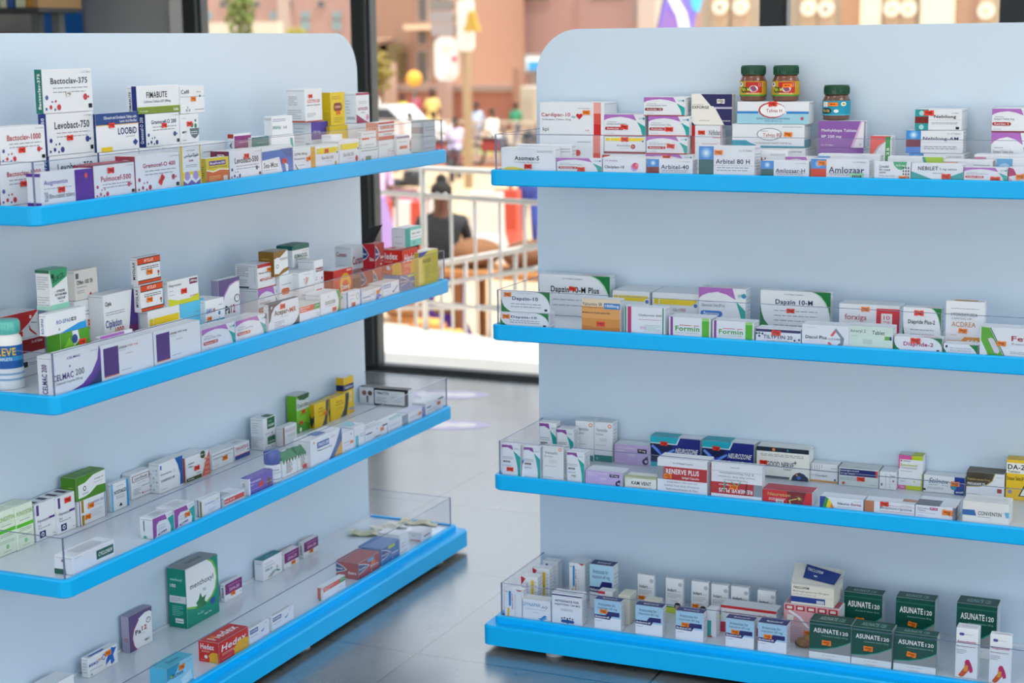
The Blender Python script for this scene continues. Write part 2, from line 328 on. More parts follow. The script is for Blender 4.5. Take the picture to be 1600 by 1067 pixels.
for k in range(1, 12):
    m = MB(); m.tube([(x0+.125*k, 0, .04), (x0+.125*k, 0, z2)], .0085, RW, 8); m.build('baluster', e)
for x in (rail_hit(663, 400)[0], rail_hit(663, 400)[0]-1.5, rail_hit(663, 400)[0]+1.6):
    m = MB(); m.tube([(x, 0, .0), (x, 0, zt)], .017, mat('#cdc8c2', .35, metal=.3)); m.lathe([(.05, 0), (.05, .008), (.02, .014)], (x, 0, 0), RW); m.build('post', e)
# second railing running down the steps
e = tag(empty('railing', (0, 0, 0)), 'white steel stair railing sloping down behind the veranda railing', 'railing')
def stairpt(px, py, k): return at(px, py, 9.3 - 1.0*k)
for (ya, yb, r) in ((420, 383, .018), (452, 417, .014), (478, 478, .012)):
    m = MB(); m.tube([stairpt(620, ya+4, 0), stairpt(850, yb, 1)], r, RW); m.build('rail', e)
for i, px in enumerate((650, 690, 727, 766, 805)):
    k = (px-620)/230; m = MB(); m.tube([stairpt(px, 424-41*k, k), stairpt(px, 560, k)], .012, RW, 8); m.build('baluster', e)
# buildings
def glassm(): return mat('#6f7f88', .15, .8)
def window(par, x0, z0, x1, z1, y, col='#5f5650', fr='#b09a8e'):
    m = MB(); m.box((x0-.08, y-.06, z0-.08), (x1+.08, y+.02, z1+.08), mat(fr, .8)); f = m.build('window', par)
    g = MB(); g.box((x0, y-.075, z0), (x1, y-.06, z1), mat(col, .3)); g.build('pane', f)
def facade(px0, px1, pt, Y, col, name, label, depth=12, base=-1.9, top=None, ns=2):
    a = hit(px0, 100, 1, Y); b = hit(px1, 100, 1, Y); zt_ = hit((px0+px1)/2, pt, 1, Y).z if top is None else top
    e = tag(empty(name, ((a.x+b.x)/2, Y, base)), label, 'building')
    m = MB(); m.box((a.x-(a.x+b.x)/2, 0, 0), (b.x-(a.x+b.x)/2, depth, zt_-base), mat(col, .85, noise=.07, nscale=ns)); m.build('wall', e); return e, (a.x+b.x)/2
def wpx(e, cx, Y, px0, py0, px1, py1, col='#5f5650', fr='#b09a8e', base=-1.9):
    a = hit(px0, py1, 1, Y); b = hit(px1, py0, 1, Y); window(e, a.x-cx, a.z-base, b.x-cx, b.z-base, 0, col, fr)
e, cx = facade(280, 600, 0, 78, '#b08f86', 'building', 'far peach building with rows of small windows behind the left rack', top=16)
for px in (345, 397, 448, 498): wpx(e, cx, 78, px, 2, px+9, 11, '#48525a')
for px in (323, 378, 423): wpx(e, cx, 78, px, 18, px+9, 31, '#7f9aa0')
for px in (472, 521): wpx(e, cx, 78, px, 18, px+12, 29, '#7f9aa0'); wpx(e, cx, 78, px, 32, px+12, 48, '#7f9aa0')
m = MB(); a = hit(441, 30, 1, 77.6); m.box((a.x-.35, -.3, 0), (a.x+.35, 0, 14), mat('#b9a79c', .8)); o = m.build('column', e); o.location = (-cx, 0, 0)
m = MB(); a = hit(310, 36, 1, 60); b = hit(434, 36, 1, 60); m.box((a.x-3, 60, -1.9), (b.x, 60.4, a.z), mat('#cfc4b4', .8)); tag(m.build('wall_panel'), 'cream boundary wall below the far peach building', 'wall')
e, cx = facade(570, 700, 0, 64, '#a17c68', 'building', 'orange brick building with tall dark windows beyond the railing', depth=8.5, top=12, ns=5)
wpx(e, cx, 64, 655, -25, 667, 34); wpx(e, cx, 64, 654, 48, 667, 69); wpx(e, cx, 64, 654, 80, 668, 128); wpx(e, cx, 64, 678, 50, 689, 120, '#8a7264')
wpx(e, cx, 64, 682, -20, 690, 10)
for (x0, x1, y0, y1) in ((650, 692, 38, 47), (582, 615, 88, 102), (604, 612, 60, 62)):
    a = hit(x0, y1, 1, 64); b = hit(x1, y0, 1, 64); m = MB(); m.box((a.x-cx, -1.2, a.z+1.9), (b.x-cx, 0, b.z+1.9), mat('#e8c4a4', .8)); m.build('ledge', e)
for (px, c) in ((592, '#7d6a34'), (608, '#6a5a3a')):
    a = hit(px, 130, 1, 63); m = MB(); m.box((a.x-.5-cx, -.9, 1.8), (a.x+.4-cx, -.1, 3.4), mat(c, .8)); m.build('awning_post', e)
e, cx = facade(700, 1096, 0, 74, '#b4918a', 'building', 'wide salmon building behind the sign pole', top=14, ns=3)
for (x0, x1) in ((740, 858), (923, 975)): wpx(e, cx, 74, x0, -30, x1, 2, '#8b6f66')
for px in (988, 1000): wpx(e, cx, 74, px, 8, px+8, 32, '#a08f88')
m = MB(); a = hit(1012, 40, 1, 73); m.box((a.x-cx-.5, -1, 0), (a.x-cx+.4, 0, 14), mat('#c4b6ac', .7)); m.build('column', e)
# ornate cream building at the right, with round vents
e, cx = facade(1096, 1640, 0, 46, '#ab9c86', 'building', 'ornate cream building with round vents at the top right', top=11, ns=6)
def panel(px0, px1, col, d=.12):
    a = hit(px0, 30, 1, 46); b = hit(px1, 30, 1, 46); m = MB(); m.box((a.x-cx, -d, 0), (b.x-cx, 0, 10), mat(col, .8, noise=.1, nscale=9)); m.build('bay', e)
for a, b in ((1113, 1140), (1145, 1172), (1252, 1278), (1280, 1303), (1383, 1408), (1409, 1431), (1530, 1553)): panel(a, b, '#b49a7c')
panel(1315, 1345, '#b98e6a', .05); panel(1495, 1530, '#a88268', .05); panel(1346, 1378, '#efe0c2', .2); panel(1440, 1492, '#efe2c4', .2)
for px, py, hole in ((1126, 11, 1), (1158, 11, 0), (1264, 13, 0), (1291, 14, 1), (1394, 14, 0), (1420, 14, 0), (1541, 17, 0)):
    p = hit(px, py, 1, 45.85); m = MB(); r = .17
    q = [(p.x-cx+r*1.35*math.cos(t), p.z+1.9+r*1.35*math.sin(t)) for t in [2*math.pi*k/20 for k in range(20)]]
    m.prism(q, -.24, -.1, mat('#f3e7cf', .7)); q = [(p.x-cx+r*.45*math.cos(t), p.z+1.9+r*.45*math.sin(t)) for t in [2*math.pi*k/20 for k in range(20)]]
    m.prism(q, -.25, -.2, mat('#77695c' if hole else '#d8b890', .7)); m.build('vent', e)
# salmon boundary wall with dark coping, piers
m = MB(); a = hit(583, 133, 1, 57); b = hit(846, 133, 1, 57); zt_ = a.z
m.box((a.x-2, 57, -1.9), (b.x+2, 57.4, zt_-.25), mat('#a8705c', .85, noise=.06, nscale=2)); m.box((a.x-2, 56.8, zt_-.25), (b.x+2, 57.6, zt_), mat('#9a8378', .8))
o = m.build('boundary_wall'); tag(o, 'long salmon street wall with paler coping behind the people', 'wall')
for px, w, c, t in ((604, 10, '#a88a78', 98), (690, 14, '#a3877a', 112), (806, 9, '#9a7460', 106)):
    a = hit(px-w/2, 133, 1, 56); b = hit(px+w/2, 133, 1, 56); m = MB(); m.box((0, 0, 0), (b.x-a.x, .6, hit(px, t, 1, 56).z+1.9), mat(c, .8)); o = m.build('pier'); o.location = (a.x, 56, -1.9)
    tag(o, {604: 'brown street wall pier left of the yellow-shirted person', 690: 'mauve street wall pier beneath the hanging signs', 806: 'reddish street wall pier beside the grey cabinet'}[px], 'pier')
a = hit(812, 135, 1, 50); b = hit(836, 188, 1, 50); m = MB(); m.box((0, 0, 0), (b.x-a.x, 1, a.z+1.9), mat('#b3a696', .7), .05); m.box((.1, -.04, .3), (b.x-a.x-.1, 0, a.z+1.5), mat('#a89a8a', .6)); o = m.build('utility_cabinet'); o.location = (a.x, 50, -1.9)
tag(o, 'grey-beige utility cabinet outside, just left of the right rack', 'cabinet')
a = hit(818, 85, 1, 53); b = hit(846, 114, 1, 53); m = MB(); m.box((a.x, 53, b.z), (b.x, 53.5, a.z), mat('#8f8b86', .6), .03); m.box((a.x+.12, 52.95, b.z+.1), (b.x, 53, a.z-.1), mat('#fbfbfb', .6)); m.box((a.x+.2, 52.93, b.z+.1), (b.x, 52.95, b.z+.42), mat('#3fa4e8', .6))
m.box((a.x+.3, 53.1, -1.9), (a.x+.4, 53.3, b.z), mat('#8f8b86', .6)); tag(m.build('street_sign'), 'white and blue street sign box at the right rack edge', 'sign')
# garden fence of concrete balusters
e = tag(empty('street_fence', (0, 0, 0)), 'low grey baluster fence along the far side of the street', 'fence')
a = hit(700, 188, 1, 40); b = hit(846, 188, 1, 40); z1 = a.z; m = MB(); m.box((a.x-9, 40, z1-.07), (b.x+3, 40.12, z1), mat('#c9b7a2', .8)); m.box((a.x-9, 40, -1.86), (b.x+3, 40.12, -1.75), mat('#c9b7a2', .8)); m.build('rail', e)
for k in range(46):
    x = a.x - 7 + k*.3; m = MB(); m.box((x, 40.02, -1.75), (x+.09, 40.1, z1-.07), mat('#c2b09c', .8)); m.build('baluster', e)
# sign pole
e = tag(empty('sign_pole', (at(732, 265, 40).x, at(732, 265, 40).y, -1.9)), 'cream pole carrying white sign boards seen through the window', 'sign pole')
P0 = at(732, 265, 40); m = MB(); m.tube([(0, 0, 0), (0, 0, 9)], .11, mat('#a8977e', .6)); m.build('pole', e)
def board(px0, py0, px1, py1, col, name='sign_board', r=.08, extra=()):
    a = at(px0, py1, 40); b = at(px1, py0, 40); m = MB(); ox = a.x-P0.x; oz = a.z+1.9; W_ = b.x-a.x; H_ = b.z-a.z
    m.prism([(ox+u, oz+v) for u, v in rrect(0, 0, W_, H_, r)], -.3, -.18, mat(col, .5))
    for (u0, v0, u1, v1, c) in extra: m.box((ox+u0*W_, -.32, oz+v0*H_), (ox+u1*W_, -.3, oz+v1*H_), mat(c, .6))
    m.build(name, e)
board(691, 57, 738, 126, '#d8d4d0', r=.22, extra=((.4, .72, .8, .78, '#e8c9b0'), (.78, .44, 1, .56, '#d8586a'), (.42, .08, .8, .14, '#c9b9b0')))
board(690, 0, 735, 17, '#7a7470'); board(690, 18, 735, 35, '#8f8b8c'); board(690, 36, 735, 56, '#938c8c')
board(738, 0, 771, 80, '#d8d5cc', r=.12)
a = at(756, 38, 39.5); m = MB()
m.prism([(a.x-P0.x+x*.16, a.z+1.9+z*.16) for x, z in ((-1.2, -1), (1.4, -1), (.9, .2), (.6, 1.6), (0, 2), (-.4, 1.2), (-.6, .1))], -.5, -.36, mat('#b09038', .6)); m.build('emblem', e)
# flag banner
e = tag(empty('flag_banner', tuple(at(1050, 60, 22))), 'tall purple, white and blue feather flag above the right rack', 'flag')
o0 = at(1050, 60, 22)
def fl(pts, col, d):
    m = MB(); q = [(at(x, y, 22).x-o0.x, at(x, y, 22).z-o0.z) for x, y in pts]; m.prism(q[::-1] if True else q, -d, .01, mat(col, .6)); return m
m = fl([(1022, 60), (1046, -20), (1110, -30), (1085, 60)], '#7f6fd0', .02); m.build('cloth', e)
m = fl([(1046, -5), (1062, -8), (1079, 20), (1086, 60), (1068, 60), (1062, 25)], '#f4f2fa', .035); m.build('white_stripe', e)
m = fl([(1085, -12), (1112, -15), (1100, 20), (1090, 14)], '#4fc0f4', .03); m.build('blue_patch', e)
m = fl([(1022, 60), (1044, 12), (1062, 32), (1060, 60)], '#8d68b8', .03); m.build('violet_patch', e)
m = MB(); m.tube([(at(1020, 60, 22).x-o0.x, 0, -2.6), (at(1020, 60, 22).x-o0.x, 0, 0), (at(1046, -25, 22).x-o0.x, 0, at(1046, -25, 22).z-o0.z)], .012, DARK, 8); m.build('pole', e)
# trees
def tree(px, py, D, rx, rz, col, label, nb=9, base=-1.9):
    p = at(px, py, D); random.seed(int(px)); e = tag(empty('tree', (p.x, p.y, base)), label, 'tree'); m = MB(); m.tube([(0, 0, 0), (.05, 0, p.z-base)], [.1, .06], mat('#6d5440', .9), 8); m.build('trunk', e)
    m = MB(); g = mat(col, .9, noise=.3, nscale=4)
    for k in range(nb*14):
        a = random.uniform(0, 6.28); b = random.uniform(-1, 1); r = random.uniform(.4, 1); c = math.sqrt(1-b*b)
        m.ball((rx*r*c*math.cos(a), rx*r*c*math.sin(a), p.z-base+rz*r*b), rx*random.uniform(.12, .22), g, 6, 4)
    m.build('crown', e)
tree(374, 20, 66, .65, 1.2, '#6c7a40', 'small green tree in front of the far peach building')
tree(462, 60, 69, .5, .45, '#9a9340', 'yellow-green bush at the foot of the far peach building')
tree(594, 112, 60, .5, .8, '#8a7a3c', 'olive shrub beside the orange brick building')
def lumps(px, py, D, r, col, name, label, cat):
    p = at(px, py, D); m = MB(); m.ball(p, r, mat(col, .7)); m.tube([(p.x, p.y, gz(p.y)), (p.x, p.y, p.z)], .03, mat('#8a8078', .7), 6); tag(m.build(name), label, cat)
lumps(647, 123, 54, .26, '#f0a63c', 'round_sign', 'round orange street sign before the brick building', 'sign')
# cars
def car(px, py, D, col, label, L=3.9, rz=0):
    p = at(px, py, D); g = -1.9; e = tag(empty('car', (p.x, p.y, g), rz), label, 'car'); c = mat(col, .25, coat=.5)
    m = MB(); pr = [(-L/2, .35), (L/2, .35), (L/2, .8), (L/2-.25, .95), (L/4, 1.02), (L/8, 1.5), (-L/3, 1.52), (-L/2+.1, 1.0)]
    m.prism(pr, -.8, .8, c); m.build('body', e)
    m = MB(); m.prism([(L/4-.06, 1.05), (L/8-.03, 1.44), (-L/3+.05, 1.46), (-L/2+.35, 1.05)], -.81, .81, mat('#39424a', .15)); m.build('window', e)
    for x in (-L/3, L/3):
        for y in (-.78, .78):
            m = MB(); m.prism([(x+.32*math.cos(t), .32+.32*math.sin(t)) for t in [2*math.pi*k/16 for k in range(16)]], y-.1, y+.1, mat('#1c1c1e', .7)); m.build('wheel', e)
car(606, 190, 53, '#f4f2f0', 'white car parked behind the left rack, seen through the window'); car(553, 90, 62, '#e9e6e0', 'pale car partly hidden by the dark window post')
# people: one continuous skinned body each
def person(loc, H, rz, top, bottom, skin, hair, label, pose='stand', long=False):
    k = H/1.72
    J = {'pel': (0, 0, .93, .15), 'sp': (0, .01, 1.12, .135), 'ch': (0, 0, 1.32, .15), 'nk': (0, 0, 1.47, .055), 'hd': (0, -.01, 1.56, .085), 'hd2': (0, -.01, 1.66, .075)}
    E = [('pel', 'sp'), ('sp', 'ch'), ('ch', 'nk'), ('nk', 'hd'), ('hd', 'hd2')]
    for s, n in ((-1, 'l'), (1, 'r')):
        if pose == 'sit': leg = [(.1*s, -.05, .9, .1), (.13*s, -.42, .88, .075), (.13*s, -.45, .5, .05), (.13*s, -.58, .46, .04)]
        elif pose == 'walk': leg = [(.09*s, 0, .84, .095), (.1*s, -.14*s-.03, .5, .065), (.1*s, -.22*s+.1, .09, .045), (.1*s, -.22*s-.06, .05, .035)]
        else: leg = [(.09*s, 0, .84, .095), (.1*s, -.02, .5, .065), (.11*s, .02, .08, .045), (.11*s, -.12, .05, .035)]
        arm = [(.19*s, 0, 1.4, .06), (.25*s, .03, 1.14, .045), (.24*s, -.12 if pose != 'sit' else -.22, .93 if pose != 'sit' else 1.0, .032), (.23*s, -.17 if pose != 'sit' else -.3, .85 if pose != 'sit' else .98, .028)]
        pre = 'pel'
        for i, q in enumerate(leg): J['l%s%d' % (n, i)] = q; E.append((pre, 'l%s%d' % (n, i))); pre = 'l%s%d' % (n, i)
        pre = 'ch'
        for i, q in enumerate(arm): J['a%s%d' % (n, i)] = q; E.append((pre, 'a%s%d' % (n, i))); pre = 'a%s%d' % (n, i)
    ks = list(J); me = bpy.data.meshes.new('t'); dz = .5 if pose == 'sit' else 0
    me.from_pydata([(J[a][0]*k, J[a][1]*k, (J[a][2]-dz)*k) for a in ks], [(ks.index(a), ks.index(b)) for a, b in E], [])
    o = bpy.data.objects.new('t', me); COL.objects.link(o); o.modifiers.new('s', 'SKIN'); sub = o.modifiers.new('u', 'SUBSURF'); sub.levels = 1
    if not me.skin_vertices: me.attributes.new('skin', 'FLOAT', 'POINT')
    bpy.context.view_layer.update()
    for i, a in enumerate(ks):
        d = me.skin_vertices[0].data[i]; d.radius = (J[a][3]*k, J[a][3]*k); d.use_root = (a == 'pel')
    me.update(); dg = bpy.context.evaluated_depsgraph_get(); dg.update()
    nm = bpy.data.meshes.new_from_object(o.evaluated_get(dg)); bpy.data.objects.remove(o)
    nm.name = 'person'; p = bpy.data.objects.new('person', nm); COL.objects.link(p); nm.materials.clear()
    for c in (skin, top, bottom, '#26201e'): nm.materials.append(mat(c, .7))
    for f in nm.polygons:
        c = f.center / k; z = c.z + dz; ax = abs(c.x)
        if z > 1.45: i = 0
        elif ax > .2 and z < 1.12 and (pose == 'sit' or z > .8): i = 0
        elif z > .93: i = 1
        elif z > (.12 if pose != 'sit' else .48) or c.y < -.3: i = 2
        else: i = 3
        f.material_index = i; f.use_smooth = True
    p.location = loc; p.rotation_euler = (0, 0, rz); p.scale = (1, 1, 1)
    h = MB(); h.ball((0, .02*k, (1.665-dz)*k), (.098*k, .105*k, .085*k), mat(hair, .8), 12, 8)
    h.ball((0, .06*k, (1.76-dz)*k), (.05*k, .05*k, .05*k), mat(hair, .8), 10, 6) if long else None
    h.build('hair', p)
    fc = MB()
    for s in (-1, 1): fc.ball((.035*s*k, -.088*k, (1.64-dz)*k), .012*k, mat('#f2efe9', .4), 6, 4); fc.ball((.09*s*k, 0, (1.62-dz)*k), (.012*k, .02*k, .03*k), mat(skin, .7), 6, 4)
    fc.prism([(-.015*k, (1.58-dz)*k), (.015*k, (1.58-dz)*k), (0, (1.625-dz)*k)], -.105*k, -.08*k, mat(skin, .7)); fc.box((-.028*k, -.094*k, (1.548-dz)*k), (.028*k, -.08*k, (1.556-dz)*k), mat('#7a3a34', .6))
    fc.build('face', p)
    if long:
        s = MB(); s.lathe([(.34*k, .0), (.27*k, (.55-dz)*k if dz == 0 else .2*k), (.16*k, (.98-dz)*k)], (0, 0, .0 if dz == 0 else -.35*k), mat(bottom, .8)); s.build('skirt', p)
    return tag(p, label, 'person')
def gp(px, D): q = at(px, 200, D); return (q.x, q.y, gz(q.y))
SK = '#5b3a2a'
person(gp(630, 60), 1.6, 3.0, '#f0dc30', '#5a6a8a', SK, '#1a1614', 'person in a bright yellow shirt standing by the salmon wall', 'walk')
person(gp(650, 64), 1.6, .4, '#b04860', '#3f4f80', SK, '#1a1614', 'person in a red top and blue trousers by the salmon wall')
person(gp(676, 60), 1.75, 3.3, '#f0cc78', '#f0cc78', SK, '#1a1614', 'person in a pale yellow dress beneath the sign pole', 'stand', True)
person(gp(806, 54), 1.5, 3.1, '#3f8a66', '#38466a', SK, '#1a1614', 'person in green top near the utility cabinet', 'walk')
person(gp(836, 48), 1.2, 3.1, '#4a4440', '#2f2c2c', SK, '#1a1614', 'small person in dark clothes beside the right rack edge')
def rider(px, py, D, top, label, blabel, rz=.4):
    x, y, z = gp(px, D); e = tag(empty('motorcycle', (x, y, z), rz), blabel, 'motorcycle'); K = mat('#2a2a2c', .5)
    for yy in (-.62, .62):
        m = MB(); m.tube([(0, yy+.28*math.cos(t), .3+.28*math.sin(t)) for t in [2*math.pi*i/18 for i in range(19)]], .045, K, 8, False); m.build('wheel', e)
    m = MB(); m.box((-.11, -.35, .4), (.11, .4, .72), mat('#a33b34', .4), .05); m.box((-.13, -.1, .72), (.13, .6, .8), K, .03); m.build('body', e)
    m = MB(); m.tube([(0, -.62, .3), (0, -.4, 1.0)], .025, K, 8); m.tube([(-.32, -.36, 1.02), (.32, -.36, 1.02)], .02, K, 8); m.build('handlebar', e)
    person((x, y, z+.42), 1.62, rz, top, '#4a4650', SK, '#1a1614', label, 'sit')
rider(641, 190, 45.5, '#f2eee8', 'person in white riding a motorcycle, leftmost of the riders', 'motorcycle ridden by a person in white, left one', 2.8)
rider(678, 190, 46, '#f4f0ea', 'person in white riding the motorcycle nearest the sign pole', 'motorcycle ridden by a person in white, nearer the pole', 2.6)
rider(711, 190, 42, '#c9bcdc', 'person in lilac riding a motorcycle before the sign pole', 'motorcycle ridden by a person in lilac', .3)
rider(770, 180, 47, '#f2efe4', 'person in cream riding a motorcycle right of the sign pole', 'motorcycle ridden by a person in cream', 1.3)
q = at(744, 165, 50); person((q.x, q.y, -1.9), 1.65, 0, '#b9cde8', '#8a96a8', SK, '#1a1614', 'person in pale blue walking behind the sign pole', 'walk')
# near things below the veranda
q = at(692, 430, 14)
person((q.x, q.y, -.78), 1.62, .45, '#18191d', '#5a2f9a', '#5b3a2a', '#15120f', 'person in black top and purple skirt sitting with back turned', 'sit', True)
m = MB(); m.lathe([(.2, 0), (.17, .2), (.16, .3), (0, .3)], (q.x, q.y, -.95), mat('#9a6a3a', .8)); tag(m.build('stool'), 'brown woven stool under the person with the purple skirt', 'stool')
def crate(px, py, D, w, h, col, label, name='woven_basket'):
    p = at(px, py, D); m = MB(); c = mat(col, .85)
    m.lathe([(w*.42, 0), (w*.5, h*.5), (w*.52, h), (w*.47, h), (w*.44, h*.2), (0, h*.2)], (p.x, p.y, -.95), c, 16)
    for k in range(4): m.lathe([(w*.5, h*(.2+.2*k)), (w*.54, h*(.25+.2*k)), (w*.5, h*(.3+.2*k))], (p.x, p.y, -.95), mat('#7a4a22', .8), 16)
    for k in range(7): a = k*2.4; m.ball((p.x+w*.25*math.cos(a), p.y+w*.25*math.sin(a), -.95+h), w*.14, mat('#e0a050', .7), 8, 6)
    tag(m.build(name), label, 'basket')
crate(700, 520, 12.6, .34, .3, '#b87a3e', 'woven basket of orange produce below the veranda railing')
crate(668, 500, 13.4, .3, .26, '#a86a34', 'darker woven basket beside the seated person')
crate(586, 505, 12.8, .42, .3, '#e6dccf', 'pale basket at the foot of the dark window post')
crate(640, 520, 15.2, .4, .3, '#c48a4e', 'wide woven basket left of the stair railing')
e = tag(empty('market_table', tuple(at(808, 430, 13.5))), 'low wooden market table heaped with brown sacks by the right rack', 'table')
m = MB(); m.box((-.6, -.3, .0), (.8, .3, .05), mat('#a8703e', .8)); m.build('table_top', e)
for x in (-.45, .62):
    for y in (-.25, .22): m = MB(); m.box((x, y, -.9), (x+.05, y+.05, 0), mat('#8a5a30', .8)); m.build('leg', e)
b = at(808, 430, 13.5)
for i, (x, c) in enumerate(((-.36, '#7f5638'), (.1, '#6f4a30'), (.56, '#8a6040'))):
    m = MB(); m.ball((b.x+x, b.y, b.z+.17), (.22, .2, .12), mat(c, .9, noise=.2, nscale=8)); tag(m.build('sack'), ('leftmost', 'middle', 'rightmost')[i] + ' brown sack lying on the wooden market table', 'sack', 'sacks on the market table')
def barrier(px, py0, D, w, h, cols, label, rz=0):
    p = at(px, py0, D); g = gz(p.y); e = tag(empty('traffic_barrier', (p.x, p.y, g), rz), label, 'barrier'); H_ = p.z - g
    m = MB(); n = len(cols)
    for i, c in enumerate(cols):
        x0 = -w/2 + w*i/n; x1 = x0 + w/n; s = .12
        for sg in (0,): m.prism([(-.28, 0), (.28, 0), (.28, .18*H_), (.1, .45*H_), (.08, H_), (-.08, H_), (-.1, .45*H_), (-.28, .18*H_)], x0, x1, mat(c, .5), 'x')
    m.build('body', e)
RD, WT = '#b8452f', '#cfc6be'
barrier(630, 314, 19, 1.0, .9, (WT, RD, WT, RD, WT), 'red and white striped plastic barrier left of the railing post', .25)
barrier(760, 300, 19, .36, 1, (WT,), 'tall white plastic barrier block behind the balusters', .1)
barrier(792, 296, 20, .3, 1, (RD,), 'red plastic barrier block nearest the right rack', .1)
barrier(730, 340, 21, .5, 1, ('#b08a68',), 'pale orange barrier block behind the seated person', .1)
x, y, z = gp(620, 27); e = tag(empty('motorcycle', (x, y, z), 1.3), 'parked motorcycle with a long dark seat beyond the railing', 'motorcycle'); K = mat('#1e2226', .4)
for yy in (-.62, .62):
    m = MB(); m.tube([(0, yy+.28*math.cos(t), .3+.28*math.sin(t)) for t in [2*math.pi*i/18 for i in range(19)]], .05, K, 8, False); m.build('wheel', e)
m = MB(); m.box((-.12, -.4, .4), (.12, .4, .75), mat('#b86a8a', .4), .05); m.build('body', e)
m = MB(); m.box((-.15, -.2, .78), (.15, .75, .9), K, .04); m.box((-.15, -.5, .8), (.15, -.2, 1.05), K, .05); m.build('seat', e)
m = MB(); m.tube([(0, -.62, .3), (0, -.45, 1.1)], .025, K, 8); m.tube([(-.34, -.4, 1.12), (.34, -.4, 1.12)], .02, K, 8); m.build('handlebar', e)
q = at(826, 300, 21); person((q.x, q.y, gz(q.y)), 1.55, .3, '#3a4a9a', '#2c3c86', SK, '#1a1614', 'person in blue walking past the right rack edge', 'walk')
q = at(583, 345, 18); person((q.x, q.y, gz(q.y)), 1.5, .9, '#c8a8d0', '#8a70a0', SK, '#1a1614', 'person in lilac half hidden by the dark window post', 'stand', True)
# ---------------------------------------------------------------- cartons
WH, WC, CR = '#eef0f1', '#e6ebf0', '#f1eee6'
NV, BK, GR, LG = '#1f2a66', '#1b1c22', '#6c7078', '#a9adb5'
TL, PU, MR, RD2, OR = '#1aa7a0', '#8d4a9c', '#8e2433', '#cf2230', '#f08a2c'
PAPER = {}
def pm(c): return mat(c, .42, .28)
def carton_mesh(W, D, H, col, els, flap=True):
    m = MB(); m.box((0, 0, 0), (W, D, H), pm(col), .0011)
    def F(face):
        return {'F': (lambda u, v, e: (u*W, -e, v*H), W, H), 'L': (lambda u, v, e: (-e, (1-u)*D, v*H), D, H),
                'R': (lambda u, v, e: (W+e, u*D, v*H), D, H), 'T': (lambda u, v, e: (u*W, v*D, H+e), W, D)}[face]
    if flap:       # tuck-in flap seam of the carton ends and lid crease
        for fc in 'LR':
            P, w, h = F(fc); q = .012 if D > .03 else .006
            m.add([P(.06, 1-.004/H*1.3, .0003), P(.94, 1-.004/H*1.3, .0003), P(.94, 1-.004/H, .0003), P(.06, 1-.004/H, .0003)], [(0, 1, 2, 3)], pm('#b4b8bd'))
        P, w, h = F('T'); m.add([P(.02, .06, .0003), P(.98, .06, .0003), P(.98, .06+.0008/D, .0003), P(.02, .06+.0008/D, .0003)], [(0, 1, 2, 3)], pm('#bdc1c6'))
    for i, el in enumerate(els):
        e = .0004 + i*.00005; k, fc = el[0], el[1]; P, w, h = F(fc)
        if k == 'r':
            _, _, a, b, c, d, cl = el; m.add([P(a, b, e), P(c, b, e), P(c, d, e), P(a, d, e)], [(0, 1, 2, 3)], pm(cl))
        elif k == 'p':
            pts = el[2]; ar = sum(pts[j][0]*pts[(j+1) % len(pts)][1]-pts[(j+1) % len(pts)][0]*pts[j][1] for j in range(len(pts)))
            if ar < 0: pts = pts[::-1]
            m.add([P(a, b, e) for a, b in pts], [tuple(range(len(pts)))], pm(el[3]))
        elif k == 'c':
            _, _, a, b, r, cl = el[:6]; rv = el[6] if len(el) > 6 else r; n = 14
            m.add([P(a + r*h/w*math.cos(2*math.pi*j/n), b + rv*math.sin(2*math.pi*j/n), e) for j in range(n)], [tuple(range(n))], pm(cl))
        elif k == 't':
            tx, a, b, c, d, cl = el[2:8]; bo = el[8] if len(el) > 8 else 0; rot = el[9] if len(el) > 9 else 0
            vs, fs = text2d(tx, bo)
            if rot == 90: vv = [(c-(c-a)*y, b+(d-b)*x) for x, y in vs]
            elif rot == 180: vv = [(c-(c-a)*x, d-(d-b)*y) for x, y in vs]
            elif rot == 's': vv = [(a+(c-a)*x+(d-b)*y*h/w*.25, b+(d-b)*y) for x, y in vs]
            elif rot == 'd': vv = [(a+(c-a)*x, b+(d-b)*(y*.55+x*.45)) for x, y in vs]
            else: vv = [(a+(c-a)*x, b+(d-b)*y) for x, y in vs]
            m.add([P(x, y, e) for x, y in vv], fs, pm(cl))
        elif k == 'm':
            a, b, c, d, n, cl = el[2:8]; cl = '#8b909a' if cl == GR else cl; rs = random.Random(int(a*97+b*31+n)); hh = (d-b)/n
            for j in range(n):
                x = a; y0 = d - hh*(j+.7); y1 = min(d - hh*(j+.36), d - hh*(j+.7) + .0017/h)
                end = c if j % 3 != 2 else a+(c-a)*.7
                while x < end - .01:
                    x2 = min(end, x + rs.uniform(.05, .16)*(c-a)+.008); m.add([P(x, y0, e), P(x2, y0, e), P(x2, y1, e), P(x, y1, e)], [(0, 1, 2, 3)], pm(cl)); x = x2 + .025*(c-a)
    return m
